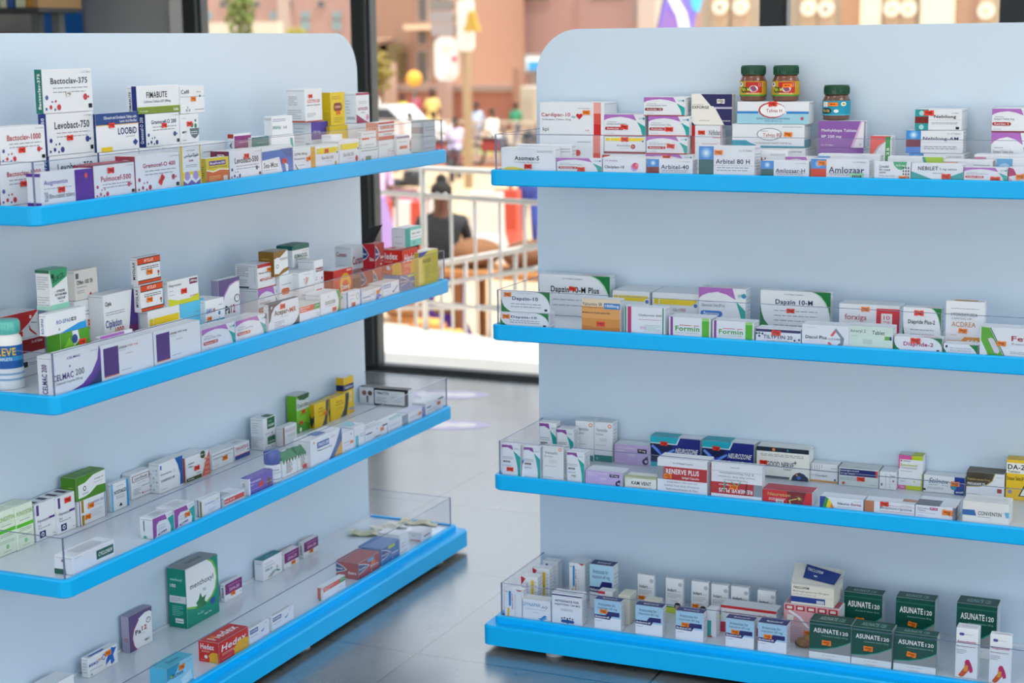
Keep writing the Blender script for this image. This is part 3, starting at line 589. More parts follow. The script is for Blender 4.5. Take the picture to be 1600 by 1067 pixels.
def sticker(parent, W, H, D, kind, u, v, rot=0, size=.019, face='F'):
    c = {'r': '#ef3b25', 'o': '#fb8414', 'w': '#e4e2dc', 'g': '#9fdcb4'}[kind]; m = MB(); w = size/2; h = size*.27*1.05; a = math.radians(rot); rs = random.Random(int(u*100+v*37))
    def Q(x, z, e):
        X = x*math.cos(a)-z*math.sin(a); Z = x*math.sin(a)+z*math.cos(a)
        if face == 'T': return (u*W+X, v*D+Z, H+e)
        return (u*W+X, -e, v*H+Z)
    # scalloped label outline
    q = [(-w, -h), (-w*.3, -h), (-w*.25, -h*.85), (w*.25, -h*.85), (w*.3, -h), (w, -h), (w, h), (w*.3, h), (w*.25, h*.85), (-w*.25, h*.85), (-w*.3, h), (-w, h)]
    m.add([Q(x, z, .0022) for x, z in q] + [Q(x, z, .0016) for x, z in q], [tuple(range(12))] + [(j, 12+j, 12+(j+1) % 12, (j+1) % 12) for j in range(12)], pm(c))
    ink = pm('#7a1a16' if kind == 'r' else '#8a3c08' if kind == 'o' else '#6a6a6a'); x = -w*.7
    for j in range(5):
        x2 = x + w*rs.uniform(.16, .26); m.add([Q(x, -h*.1, .0024), Q(x2, -h*.1, .0024), Q(x2, h*.45, .0024), Q(x, h*.45, .0024)], [(0, 1, 2, 3)], ink); x = x2+w*.07
    m.add([Q(0, -h*.6, .0024), Q(w*.6, -h*.6, .0024), Q(w*.6, -h*.3, .0024), Q(0, -h*.3, .0024)], [(0, 1, 2, 3)], ink)
    return m.build('price_sticker', parent)
DK = [z - .005 for z in SZ]
PLACE = {'L': 'left rack', 'R': 'right rack'}; ROW = ['top shelf', 'second shelf', 'third shelf', 'bottom shelf']; LABELS = set()
def setlabel(o, side, sh, look, cat='medicine box', group=None):
    l = '%s, %s %s' % (look, PLACE[side], ROW[sh-1])
    if l in LABELS: print('DUPLICATE LABEL', l)
    if not 4 <= len(l.split()) <= 16: print('LABEL LENGTH', len(l.split()), l)
    LABELS.add(l); tag(o, l, cat, group or {1: 'medicine boxes on the top shelf', 2: 'medicine boxes on the second shelf', 3: 'medicine boxes on the third shelf', 4: 'medicine boxes on the bottom shelf'}[sh] + (' of the left rack' if side == 'L' else ' of the right rack'))
def B(side, sh, xl, xr, yt, look, els=(), col=WC, s=.0205, D=.05, xs=None, yb=None, on=None, st=None, H=None, name='medicine_carton', cat='medicine box', dz=0, flap=True):
    z0 = (on['top'] + .0008 if on else DK[sh-1] + .0006) + dz
    px = (xl+xr)/2
    if yb is not None:
        p = hit(px, yb, 2, z0); s = (p.y if side == 'R' else XL - p.x)
    elif s is None: s = on['s']
    s = max(s, .0195)
    if side == 'R':
        a = hit(xl, yt+8, 1, s); b = hit(xr, yt+8, 1, s); W = b.x-a.x; top = hit(px, yt, 1, s).z
        if xs: D = max(.012, hit(xs, yt+4, 0, b.x).y - s)
        D = min(D, .2855 - s) if s < .26 else .02
        loc = (a.x, s, z0); rz = 0
    else:
        x = XL - s; a = hit(xl, yt+8, 0, x); b = hit(xr, yt+8, 0, x); W = b.y-a.y; top = hit(px, yt, 0, x).z
        if xs is not None: D = max(.012, x - hit(xs, yt+10, 1, a.y).x)
        D = min(D, .2855 - s); loc = (x, a.y, z0); rz = math.pi/2
    if H is None: H = top - z0
    if H < .008: print('LOW', look, H); H = .02
    o = carton_mesh(W, D, H, col, els, flap).build(name); o.location = loc; o.rotation_euler = (0, 0, rz)
    setlabel(o, side, sh, look, cat)
    for q in (st if isinstance(st, list) else [st] if st else []): sticker(o, W, H, D, *q)
    return {'o': o, 'top': z0+H, 's': s, 'W': W, 'D': D, 'H': H, 'loc': loc}
# ---- printed designs
def T(tx, a, b, c, d, col=BK, bo=1, rot=0, f='F'): return ('t', f, tx, a, b, c, d, col, bo, rot)
def Rr(a, b, c, d, col, f='F'): return ('r', f, a, b, c, d, col)
def Pp(pts, col, f='F'): return ('p', f, pts, col)
def Mm(a, b, c, d, n, col='#8b909a', f='F'): return ('m', f, a, b, c, d, n, col)
def Cc(a, b, r, col, f='F', *k): return ('c', f, a, b, r, col, *k)
def swoosh(pill='#b3202c', name='', sub='Amlodipine Besilate Tablets', pc='#b06cc0', bar=None, px=(.06, .44), x=True):
    """white pack: lilac swoosh along the top, teal wedge at the right, oval name pill"""
    e = [Pp([(0, 1), (.72, 1), (.79, .72), (.6, .84), (.4, .9), (.2, .86), (.08, .8), (0, .72)], pc),
         Pp([(.8, .68), (1, .45), (1, .05), (.93, .05), (.89, .35)], TL), T('zydus', .84, .76, .97, .88, TL, 0), Cc(.965, .82, .06, '#3c8fb8'),
         T(sub, .06, .5, .56, .6, GR, 0)]
    y0, y1 = (.28, .42)
    e += [Cc(px[0], .35, .075, pill), Cc(px[1], .35, .075, pill), Rr(px[0], .275, px[1], .425, pill), T(name, px[0]+.01, .305, px[1]-.01, .4, WH, 0)] if name else [Rr(px[0], .275, px[1], .425, pill), T(sub[:9], px[0]+.02, .31, px[1]-.02, .39, WH, 0)]
    e += [T('10 x 10 Tablets', .06, .1, .25, .16, LG, 0), Mm(.08, .62, .3, .7, 1, LG)]
    if bar: e += [Rr(0, 0, 1, .045, bar)]
    e += [Rr(.02, .1, .3, .9, '#e8dff0', 'L'), Mm(.2, .2, .8, .8, 6, LG, 'R'), Mm(.1, .3, .9, .7, 2, LG, 'T')]
    return e
def tallz(pill='#3a3140', name='Asthalin', box=False):
    return [Pp([(0, .97), (.55, .97), (.62, .82), (.3, .9), (0, .88)], PU), Pp([(.62, .8), (.8, .72), (1, .62), (1, 0), (.86, 0), (.84, .3), (.74, .6)], TL),
            T('zydus', .68, .83, .93, .89, TL, 0), Mm(.06, .52, .6, .62, 2), Cc(.12, .45, .028, pill), Cc(.42, .45, .028, pill), Rr(.12, .422, .42, .478, pill), T(name, .13, .43, .42, .47, WH, 0),
            Mm(.06, .3, .5, .36, 2, '#4a86b8'), T('10 mg', .06, .04, .3, .07, LG, 0), Mm(.15, .2, .85, .9, 12, LG, 'R'), Rr(0, .9, .4, 1, '#a58bb5', 'T'), Rr(.06, .3, .14, .9, '#5b4a9a', 'L')]
def radial(title, c1, sub='', serif=NV, split=.27, y=(.42, .66), low=None, ys=.5):
    """white pack with a glowing blue square over a colour block at the left"""
    e = [Rr(0, ys, split, 1, '#3d8fd8')]
    for k, (r, c) in enumerate(((.2, '#5ba6e4'), (.15, '#86c0ee'), (.1, '#b4daf5'), (.055, '#e2f2fb'))): e.append(Cc(split/2, ys+(1-ys)/2, r, c))
    e += [Rr(0, ys*.12 if low else 0, split, ys, c1)]
    if low: e.append(Rr(0, 0, split, ys*.45, low))
    e += [T(title, split+.04, y[0], .92, y[1], serif, .6), Mm(split+.06, .16, .9, .34, 2, GR), T('3 x 10 Tablets', .72, .84, .95, .9, GR, 0), Rr(split, y[0]-.06, 1, y[0]-.05, LG), Mm(.1, .2, .9, .8, 6, LG, 'R')]
    return e
def dots(title, tc=NV, side=NV, dc='#c33a48', sub=('Tablets USP', 'Comprimes'), y=(.62, .78), sd='#4a5f9e'):
    """white antibiotic pack with scattered balls and coloured end"""
    e = [T(title, .16, y[0], .9, y[1], tc, 1), Mm(.2, y[0]-.13, .9, y[0]-.04, 1, GR), Mm(.2, y[0]-.22, .85, y[0]-.14, 1, GR)]
    for a, b, r, c in ((.07, .36, .055, sd), (.14, .14, .05, dc), (.05, .1, .035, sd), (.22, .08, .03, sd), (.3, .13, .07, dc), (.24, .27, .03, dc), (.17, .26, .025, sd), (.84, .34, .075, dc), (.9, .34, .03, dc)): e.append(Cc(a, b, r, c))
    e += [Rr(.9, .08, .97, .18, BK), T('3 x 5 Tablets', .78, .9, .96, .94, GR, 0), Rr(0, 0, 1, 1, side, 'L'), T(title, .35, .1, .75, .9, WH, 1, 90, 'L'), Mm(.1, .3, .9, .8, 2, LG, 'T')]
    return e
def corners(title, tc=BK, col='#0f7a3c', t=(.2, .62, .86, .78), sub=3, top='3 x 10 Tablets / Comprimes'):
    """white pack with curved green corners"""
    e = [Pp([(.74, 1), (1, 1), (1, .38), (.97, .6), (.93, .75), (.86, .9), (.8, .96)], col), Pp([(0, .68), (.02, .45), (.06, .25), (.13, .1), (.2, 0), (0, 0)], col),
         Pp([(.70, 1), (.74, 1), (.8, .965), (.86, .9), (.93, .75), (.97, .6), (1, .38), (1, .3), (.955, .6), (.9, .77), (.83, .9), (.76, .97)], '#bfe0cc'),
         T(title, *t, tc, 1), T(top, .34, .88, .62, .93, GR, 0)]
    if sub: e += [Mm(.2, t[1]-.1-.11*sub, .82, t[1]-.05, sub, GR)]
    e += [Rr(.89, .1, .95, .2, BK), Mm(.2, .2, .8, .85, 5, '#d8a9bc', 'R'), Rr(.6, .2, .9, .6, '#ecd6dc', 'T')]
    return e
def sunband(title, tc=GR, y=(.66, .84), t=(.3, .4, .72, .52), dot=None, x0=.04):
    """white pack with a yellow band near the top and a small blue sun"""
    e = [Rr(x0, y[0], x0+.1, y[1], '#e8cf1e'), Rr(x0+.12, y[0], .96, y[1], '#f0d312'), Cc(.93, y[0], .09, '#eef2f7'), Cc(.93, y[0], .065, '#4f78b4'), T(title, *t, tc, 0), Mm(.4, t[1]-.12, .7, t[1]-.06, 1, LG)]
    if dot: e += [Cc(.86, .22, .14, dot), Cc(.86, .22, .08, '#eef2f7'), Cc(.86, .22, .05, dot)]
    return e
def plain(n=3, t=None, tc=BK, extra=()):
    e = [Mm(.1, .2, .8, .55, n, GR)]
    if t: e.append(T(t, .12, .6, .85, .82, tc, 1))
    return e + [Mm(.15, .2, .85, .8, 5, LG, 'L'), Mm(.15, .2, .85, .8, 5, LG, 'R')] + list(extra)
# ================================================================ RIGHT RACK, top shelf
def back(D): return .284 - D
a = B('R', 1, 843, 943, 211, 'lower of two white cartons with red gradient stripe and heart', [Rr(.84, 0, .95, 1, '#e2847c'), Rr(.84, 0, .95, .45, '#d9483e'), Cc(.6, .45, .1, '#c8202c'), Mm(.6, .75, .8, .85, 1)], s=back(.09), D=.09)
B('R', 1, 843, 944, 160, 'upper white carton with red gradient stripe and red heart', [Rr(.84, .66, .95, 1, '#eda79e'), Rr(.84, .33, .95, .66, '#dc5348'), Rr(.84, 0, .95, .33, '#d1201f'),
   T('Cardipac-10', .03, .53, .48, .68, '#b02a36', .6), T('Amlodipine Tablets 10mg', .04, .43, .49, .5, GR, 0), T('kpi', .05, .08, .14, .23, BK, 0), Cc(.595, .6, .055, '#c8202c'), Cc(.645, .6, .055, '#c8202c'), Pp([(.57, .585), (.67, .585), (.62, .47)], '#c8202c'), T('PoM', .71, .12, .77, .16, '#c8202c', 0), Mm(.6, .8, .78, .84, 1, GR), T('dp', .5, .5, .56, .6, '#4a90a8', 0)], on=a, s=None, D=.09, st=('o', .73, .69), H=None)
B('R', 1, 807, 893, 226, 'plain white carton standing just behind the yellow-arc carton', [Mm(.72, .7, .98, .9, 2), Mm(.2, .2, .8, .85, 5, LG, 'R')], s=.06, D=.03)
B('R', 1, 783, 868, 231, 'white carton with yellow arc at its foot, leftmost in front', [T('Asomex-5', .25, .48, .7, .66, BK, 1), T('S (-) Amlodipine Besilate Tablets', .25, .36, .7, .42, GR, 0), Pp([(.0, 0), (.02, .1), (.12, .19), (.25, .2), (.4, .12), (.6, 0)], '#e3d14c'), Mm(.66, .8, .95, .9, 2)], st=('r', .5, .23), D=.035)
B('R', 1, 870, 940, 247, 'lilac-topped carton with red sticker next to yellow-arc carton', swoosh('#b3202c', 'Amlodac 5'), st=('r', .55, .25), xs=944, D=.04)
B('R', 1, 942, 1009, 246, 'white carton with pink and violet pill picture, front row', [T('Cliniplan-10', .04, .28, .5, .5, BK, 1), Cc(.74, .42, .24, '#b9a6d8'), Cc(.76, .5, .2, '#e0486a'), Cc(.8, .55, .1, '#ee86a0'), T('CSC PHARMA', .05, .74, .35, .84, PU, 0)], D=.05)
a = B('R', 1, 941, 1009, 240, 'thin white carton with red end at base of second stack', [Rr(0, .4, .18, .9, '#c03a3c'), Rr(.22, .6, 1, .64, '#c8b84a')], s=back(.09), D=.09)
a = B('R', 1, 944, 1009, 213, 'yellow-banded carton in middle of the second stack', sunband('Amlodac 5', y=(.72, .9)) + [Cc(.7, .4, .14, '#a03468'), Cc(.7, .4, .07, '#e0a03a'), Rr(0, 0, 1, .1, '#9a3448')], on=a, s=None, D=.09, st=('r', .5, .82))
B('R', 1, 944, 1008, 179, 'lilac-topped carton crowning the second stack from left', swoosh('#b3202c', 'Amlodac 5', bar='#c8303a'), on=a, s=None, D=.09, st=('r', .5, .42, -8))
a = B('R', 1, 1009, 1082, 241, 'lilac-topped carton at the base of the tall stack of four', swoosh('#b3202c', 'Amlodac 5', bar='#c8303a'), s=back(.1), D=.1, st=('r', .45, .8))
a = B('R', 1, 1010, 1074, 213, 'lilac-topped carton second from bottom in stack of four', swoosh('#b3202c', 'Amlodac 5', bar='#c8303a'), on=a, s=None, D=.1, st=('r', .6, .45, -6))
a = B('R', 1, 1013, 1077, 181.5, 'lilac-topped carton third from bottom in stack of four', swoosh('#b3202c', 'Amlodac 5', bar='#c8303a'), on=a, s=None, D=.1, st=('r', .52, .34))
B('R', 1, 1006, 1070, 152, 'lilac-topped carton on top of the stack of four', swoosh('#8e2433', 'Amlodac 10', bar='#a8282c'), on=a, s=None, D=.09)
B('R', 1, 1011, 1082, 249, 'white carton with blue glow over maroon block', radial('Arbitel-40', '#7d2234', y=(.38, .66), ys=.5), D=.04)
a = B('R', 1, 1081, 1128, 196, 'white carton with red stripes beneath the navy diagonal carton', [Rr(.0, 0, .11, 1, '#c01f2c'), T('Nifelat', .57, .78, .95, .9, GR, .5), T('Nifedipine', .68, .7, .95, .75, RD2, 0), Mm(.35, .3, .85, .62, 5, '#d9a0a8'), Rr(.96, 0, .98, 1, '#c04048')], s=back(.08), D=.08, xs=1134, st=('r', .33, .84, 0, .017))
B('R', 1, 1080, 1144, 147, 'white and navy diagonal carton with grey sticker', [Pp([(.24, 1), (1, 1), (1, .57), (.58, .57), (.53, .62), (.5, .6)], '#27265f'), Pp([(.6, .53), (1, .53), (1, 0), (.82, 0)], '#27265f'), Rr(.56, .55, 1, .59, '#b9b8dc'), Pp([(0, .15), (.09, 0), (0, 0)], '#27265f'), T('EXFORGE', .03, .53, .44, .62, BK, .5), T('NOVARTIS', .76, .12, .96, .16, WH, 1), Mm(.2, .13, .45, .17, 1), T('amlodipine', .04, .64, .3, .68, GR, 0)], col=CR, on=a, s=None, xs=1149, D=.08, st=('w', .73, .77))
B('R', 1, 1182, 1231, 235, 'white carton with maroon letters behind teal-blocked carton', [T('l-H', -.0, .5, .3, .72, '#8e2448', 1), Mm(.45, .78, .92, .88, 2), Mm(.02, .1, .3, .3, 3)], s=.075, D=.04)
B('R', 1, 1092, 1179, 229, 'white carton with blue glow over dark teal block, widest', [Rr(-.0, 0, .27, 1, '#1b5d68')] + radial('Arbitel 80 H', '#14616a', split=.27, y=(.42, .58), ys=.55), D=.05, st=('o', .36, .8))
a = B('R', 1, 1155, 1258, 231, 'lowest white carton of the stack under two jars', [Mm(.5, .8, .95, .9, 1), T('Telvas', .1, .3, .4, .6, '#b03a44', .5), Rr(.0, 0, 1, .12, '#2c9cba')], s=back(.1), D=.1)
a = B('R', 1, 1144, 1257, 194, 'white carton with grey oval and teal foot, mid stack', [Rr(0, 0, 1, .07, '#1d9cb8'), Pp([(0, .07), (0, .3), (.2, .3), (.25, .2), (.31, .14), (.35, .07)], '#1d9cb8'), Cc(.52, .57, .56, '#707880', 'F', .27), Cc(.52, .57, .53, '#f0f3f4', 'F', .24), T('Telvas 80', .43, .46, .68, .62, '#b03a44', .4), T('ARISTO', .4, .68, .5, .73, GR, 0), T('TELMISARTAN TABLETS USP 80 mg', .32, .14, .82, .22, GR, 0), Mm(.7, .86, .97, .92, 1), Rr(.0, 0, .9, .35, '#2c9cba', 'R')], on=a, s=None, D=.1, xs=1268, st=('o', .78, .57, -3))
a = B('R', 1, 1152, 1264, 159, 'pale blue and white carton with red oval, two jars on it', [Rr(0, 0, 1, .45, '#9fd3e4'), Rr(0, .46, .3, .57, '#2a86cc'), Rr(.69, .46, 1, .57, '#2a86cc'), Cc(.49, .62, .64, '#b8252f', 'F', .36), Cc(.5, .62, .6, '#f2f4f5', 'F', .31), T('Telvas H', .41, .52, .63, .68, '#b03a44', .4), T('TELMISARTAN AND HYDROCHLOROTHIAZIDE', .27, .2, .74, .28, '#2f5f80', 0), T('TABLETS USP 40/12.5 mg', .38, .09, .63, .16, '#2f5f80', 0), Cc(.91, .25, .08, '#c0566a')], on=a, s=None, D=.1, xs=1272, st=('r', .5, .9, 4, .02))
STK = a
B('R', 1, 1227, 1272, 245, 'lilac-topped carton peeping between teal and red blocks', swoosh('#b3202c', 'Caltol'), s=.07, D=.04)
B('R', 1, 1189, 1264, 251.5, 'white carton with blue glow over teal block, narrower', radial('Amlozaar-H', '#126068', split=.27, y=(.3, .55), ys=.5), D=.04)
B('R', 1, 1278, 1375, 241, 'white carton with grey small print behind red-blocked carton', [Rr(0, .3, .2, .9, '#5ba6e4'), Cc(.1, .6, .18, '#b4daf5'), T('Losartan Potassium Tablets', .33, .55, .8, .7, GR, 0)], s=.075, D=.035)
B('R', 1, 1267, 1358, 249, 'white carton with blue glow over bright red block', radial('Amlozaar', '#d8301f', split=.27, y=(.3, .62), ys=.5), D=.035, xs=1364, st=[('o', .2, .8, 0, .019), ('g', .8, .12, 0, .03)])
a = B('R', 1, 1278, 1349, 231, 'lower of two purple cartons', [Rr(0, 0, 1, 1, '#8d5cab')], s=back(.09), D=.09)
a = B('R', 1, 1279, 1350, 189, 'purple carton with white lettering, blue jar on it', [Rr(0, 0, 1, 1, '#8d5cab'), Pp([(1, 1), (.93, 1), (.72, 0), (1, 0)], '#e0b6d4'), Pp([(1, .97), (.96, .97), (.78, 0), (1, 0)], '#e9e6ee'), T('Methyldopa Tablets', .07, .56, .84, .7, WH, .3), T('BP 250 mg', .07, .33, .51, .47, WH, .3), T('10 x 10 Tablets', .07, .06, .33, .12, WH, 0), Cc(.93, .12, .05, '#c9cad2'), Rr(.1, 0, .3, 1, '#b9a4c8', 'R')], on=a, s=None, D=.09, xs=1356)
MET = a
B('R', 1, 1360, 1393, 212.5, 'small red and white carton with green strength label', [Pp([(0, 1), (1, 1), (.8, .9), (.4, .75), (.15, .55), (0, .3)], '#e05a58'), Pp([(0, .3), (.15, .55), (.4, .75), (.8, .9), (.4, .68), (.15, .44), (0, .2)], '#b9bcc0'), Rr(.72, .35, .95, .98, '#1d9a4c'), T('25', .78, .5, .9, .7, WH, 1, 90), T('Hydralazine', .0, .18, .7, .3, BK, 0), Rr(.2, .1, .8, .9, '#d8dadd', 'R')], s=.16, D=.05, xs=1399, H=None)
B('R', 1, 1387, 1474, 245, 'white carton with lime right end behind teal-wedge carton', [T('LOS-AMPIO', .04, .3, .38, .55, '#8e2448', 1), Pp([(.62, 1), (1, 1), (1, 0), (.75, 0)], '#9cc93a'), Pp([(.62, 1), (.67, 1), (.79, 0), (.74, 0)], '#1d9a8c')], s=.07, D=.035)
B('R', 1, 1366, 1423, 252.5, 'white carton with green blob and black triangles', [Pp([(.52, 1), (.9, 1), (.86, .7), (.76, .55), (.65, .6), (.55, .8)], '#2fae7c'), T('12.5 mg', .6, .72, .84, .86, WH, 1), T('Carvedilol', .14, .66, .4, .8, BK, 0), T('film coated', .14, .5, .44, .62, BK, 0), T('tablets', .14, .36, .32, .46, BK, 0), T('30 film coated tablets', .14, .2, .58, .27, GR, 0)] + [Pp([(.78+.07*(j % 3), .12+.17*(j//3)), (.83+.07*(j % 3), .12+.17*(j//3)), (.805+.07*(j % 3), .25+.17*(j//3))], BK) for j in range(12) if j % 3 + j//3 > 0], D=.035, xs=1423, st=('o', .8, .1))
a = B('R', 1, 1420, 1506, 240, 'lowest carton of the three with maroon banded ends', radial('Nebilong', '#7d2024', low='#2f7fd8'), s=back(.09), D=.09)
a = B('R', 1, 1416, 1505, 204, 'middle white carton with blue, maroon, blue end', radial('Nebilong-AM', '#6f2448', low='#4a86d8', y=(.54, .72), ys=.6, split=.26), on=a, s=None, D=.09, xs=1510)
B('R', 1, 1430, 1503, 171, 'topmost white carton with teal and maroon end, red sticker', [Rr(0, 0, .29, 1, '#2a9a9c'), Cc(.14, .82, .12, '#a8dcdc'), Cc(.14, .15, .12, '#a8dcdc'), Rr(0, .33, .29, .65, '#7d2022'), T('Nebilong', .41, .54, .88, .74, BK, .6), Mm(.36, .28, .92, .4, 2), Rr(.88, .05, .95, .17, BK), Rr(.3, .49, 1, .5, LG), T('3 x 5 Tablets', .78, .8, .93, .86, GR, 0)], on=a, s=None, D=.08, st=('r', .3, .83, 0, .021))
B('R', 1, 1474, 1551, 250, 'white carton with red patch and hidden orange sticker', [Rr(0, .3, .3, .9, '#e0b0a0'), Mm(.62, .6, .95, .8, 2)], s=.075, D=.035, st=('o', .2, .55))
B('R', 1, 1424, 1505, 256, 'white carton with teal wedges and dark serif lettering', [Pp([(0, 0), (0, .55), (.5, 0)], '#1fa6a6'), Pp([(1, 0), (1, .55), (.5, 0)], '#1fa6a6'), T('NEBILET', .13, .62, .52, .84, '#273044', .8), T('5 mg tablets', .55, .6, .88, .76, '#5a6474', .4), T('Nebivolol', .42, .42, .6, .5, GR, 0)], D=.035, st=('r', .68, .28))
B('R', 1, 1506, 1574, 262, 'lilac-topped carton with red pill, right of teal wedges', swoosh('#c8303a', 'Caltol 500', sub='Metoprolol Tablets BP 100mg'), D=.035, st=('r', .73, .2, 0, .02))
B('R', 1, 1522, 1604, 242, 'white carton with dusky pink glowing square at the back', [Rr(0, .1, .23, .9, '#d88aa8'), Cc(.12, .5, .3, '#e9b8cc')], s=.12, D=.05)
B('R', 1, 1557, 1636, 248.5, 'white carton with pale blue glowing square near frame edge', [Rr(0, 0, .32, 1, '#58a8d8'), Cc(.16, .5, .3, '#9fd0ea')], s=.075, D=.04)
a = B('R', 1, 1549, 1612, 207, 'lower lilac-topped carton of the pair near frame edge', swoosh('#a8282c', 'Ramitac 5', bar='#8e2433', sub='Ramipril Tablets 5mg'), s=back(.1), D=.1, H=None)
B('R', 1, 1550, 1613, 170, 'upper lilac-topped carton of the pair near frame edge', swoosh('#a8282c', 'Ramitac 5', bar='#8e2433', sub='Ramipril Tablets 5mg'), on=a, s=None, D=.1)
B('R', 1, 1576, 1640, 262, 'white carton with magenta triangle, cut by the frame edge', [Pp([(0, 1), (0, .4), (.2, .5), (.12, .9)], '#b0306a'), Pp([(.0, .4), (.15, 0), (0, 0)], '#e0a0b8')], D=.035, st=('o', .3, .4, 8))
# ================================================================ RIGHT RACK, second shelf
a = B('R', 2, 781.5, 857, 488.5, 'lower green-cornered carton of the pair at left end', corners('Dapzin-10', NV, t=(.23, .55, .76, .76), sub=2), D=.04, st=('o', .13, .68))
B('R', 2, 783, 859, 455.5, 'upper green-cornered carton of the pair at left end', corners('Dapzin-10', NV, t=(.23, .52, .76, .74), sub=2), on=a, s=None, D=.04, st=('o', .14, .82), xs=863)
B('R', 2, 842, 953, 430, 'large green-cornered carton with long black title and red sticker', corners('Dapzin 10-M Plus', BK, t=(.17, .53, .85, .72), sub=2), yb=494, D=.1, xs=961, st=('r', .48, .67, -8, .019))
B('R', 2, 957, 1015, 455, 'yellow-banded carton behind the orange carton', sunband('Actos 500', y=(.68, .86)), s=back(.1), D=.1)
B('R', 2, 1019, 1092, 458, 'yellow-banded carton with red number behind green-striped cartons', sunband('Glu', y=(.62, .8), t=(.45, .42, .55, .52)) + [T('1000', .58, .42, .72, .52, '#b03040', 0), Cc(.88, .18, .12, '#a83a44'), Cc(.8, .14, .08, '#d9b08a')], s=back(.1), D=.1)
B('R', 2, 909, 969, 467, 'orange-brown carton with blue strength box', [Rr(0, 0, 1, .76, '#e6a45a'), Rr(0, 0, 1, .4, '#d88f3e'), Rr(0, 0, 1, .14, '#c97a2a'), Rr(0, .76, 1, 1, '#ecd9bc'), Rr(.58, .7, 1, .88, '#2a86c8'), T('1000mg', .61, .73, .97, .84, WH, 1), T('Yaltormin SR', .02, .78, .54, .88, BK, .5), T('Prolonged-Release Tablets', .02, .71, .54, .75, BK, 0), T('Metformin hydrochloride', .02, .53, .74, .6, BK, .6), T('For oral use', .02, .14, .22, .18, BK, 0)], D=.03, xs=976, st=('r', .5, .24, 0, .021))
B('R', 2, 975, 1039, 480, 'white carton with magenta and green stripes', [Rr(.02, 0, .06, 1, '#1c8a6c'), Rr(.09, 0, .18, 1, '#c21c6c'), Rr(.94, 0, .97, 1, '#1c8a6c'), T('Glyformin 500', .36, .65, .92, .75, '#1f6a58', .4), Mm(.36, .53, .92, .57, 1, '#c04a80'), Mm(.5, .12, .9, .38, 5, '#9ecbbb'), Rr(.4, .2, .55, .3, '#d8c4dc')], D=.05, xs=1047)
B('R', 2, 1045, 1110, 496, 'white and lime carton with green title, left of two', [Rr(.04, 0, .1, 1, '#8e3f96'), Rr(.8, 0, .97, .85, '#4fb52c'), Rr(.8, .85, .97, 1, '#9cd67c'), T('Formin', .16, .3, .74, .56, '#3fa02a', 1), Rr(.26, .58, .55, .61, RD2), Rr(.6, .58, .73, .61, RD2), T('Metformin Tablets BP 500mg', .16, .18, .73, .25, '#7aa87a', 0)], D=.055)
B('R', 2, 1113, 1178, 502, 'white and lime carton with green title, right of two', [Rr(.04, 0, .1, 1, '#8e3f96'), Rr(.8, 0, .97, .85, '#4fb52c'), Rr(.8, .85, .97, 1, '#9cd67c'), T('Formin', .16, .3, .74, .56, '#3fa02a', 1), Rr(.26, .58, .55, .61, RD2), Rr(.6, .58, .73, .61, RD2), T('Metformin Tablets BP 500mg', .16, .18, .73, .25, '#7aa87a', 0)], D=.055, xs=1186)
B('R', 2, 1092, 1165, 450, 'lilac-topped carton with blue name pill, back row', swoosh('#3c7fd0', 'Betanase', 'Glibenclamide Tablets BP 5mg', px=(.1, .45)), s=.17, D=.06, xs=1173)
B('R', 2, 1188, 1298, 455, 'large green-cornered carton with navy title, back row middle', corners('Dapzin 10-M', NV, t=(.22, .62, .75, .78), sub=4), yb=517, D=.06, xs=1302, st=('r', .44, .5))
B('R', 2, 1181, 1251, 514, 'low white carton with navy band and diamonds', [Rr(0, .76, 1, .95, '#28285f'), T('TILYPTIN 20', .17, .28, .82, .55, '#232c50', 1), T('Teneligliptin Tablets 20mg', .25, .1, .74, .18, GR, 0)] + [Pp([(x-.03, y), (x, y-.09), (x+.03, y), (x, y+.09)], c) for x, y, c in ((.02, .62, '#28285f'), (.08, .64, '#1d7a50'), (.15, .62, '#28285f'), (.08, .44, '#28285f'), (.87, .24, '#28285f'), (.97, .3, '#28285f'), (.8, .05, '#1d7a50'), (.93, .06, '#28285f'))], D=.045, st=('r', .46, .72, -4, .021))
B('R', 2, 1253, 1327, 508, 'white carton with red and grey drop outline', [Pp([(.6, .5), (.72, .88), (.75, .8), (.66, .48)], '#e05a60'), Pp([(.72, .88), (.9, .4), (.88, .1), (.8, .02), (.76, .1), (.82, .2), (.82, .42), (.69, .78)], '#7a8ea0'), Pp([(.55, .2), (.6, .2), (.66, .02), (.58, .02)], '#e05a60'), T('Diacol Plus', .08, .32, .53, .48, BK, .8), T('12.5/1000', .56, .3, .82, .4, GR, 0), Mm(.1, .2, .5, .24, 1, '#e0a0a0'), Mm(.1, .85, .3, .88, 1)], D=.05)
B('R', 2, 1311, 1406, 476, 'white carton with bright red square panel, back row', [Pp([(.62, 1-.1), (.97, .9), (1, .84), (1, 0), (.62, 0)], '#d21f3c'), Rr(.62, .72, 1, .9, '#e01e28'), T('forxiga', .1, .48, .46, .7, '#c02a44', .3), T('(dapagliflozin)', .1, .34, .36, .42, GR, 0), Rr(.7, .4, .88, .76, '#f4f0f2'), T('10', .74, .58, .84, .7, RD2, .3), T('mg', .74, .46, .84, .54, RD2, 0), T('28 tablets', .7, .26, .88, .33, WH, .5)], s=.15, D=.06, st=('o', .44, .86))
B('R', 2, 1327, 1395, 510, 'pale mint carton with green and blue square', [Rr(0, 0, 1, 1, '#d5e8dc'), T('Amaryl 2', .02, .66, .38, .84, '#3a5f66', .3), T('Tablet', .53, .64, .82, .82, '#233c5c', .8), Rr(.82, .42, .93, .58, '#5fb23a'), Rr(.93, .42, .98, .58, '#1f3c86'), Rr(.32, .2, .54, .42, '#c4d6ca'), Mm(.04, .52, .2, .57, 1)], D=.045)
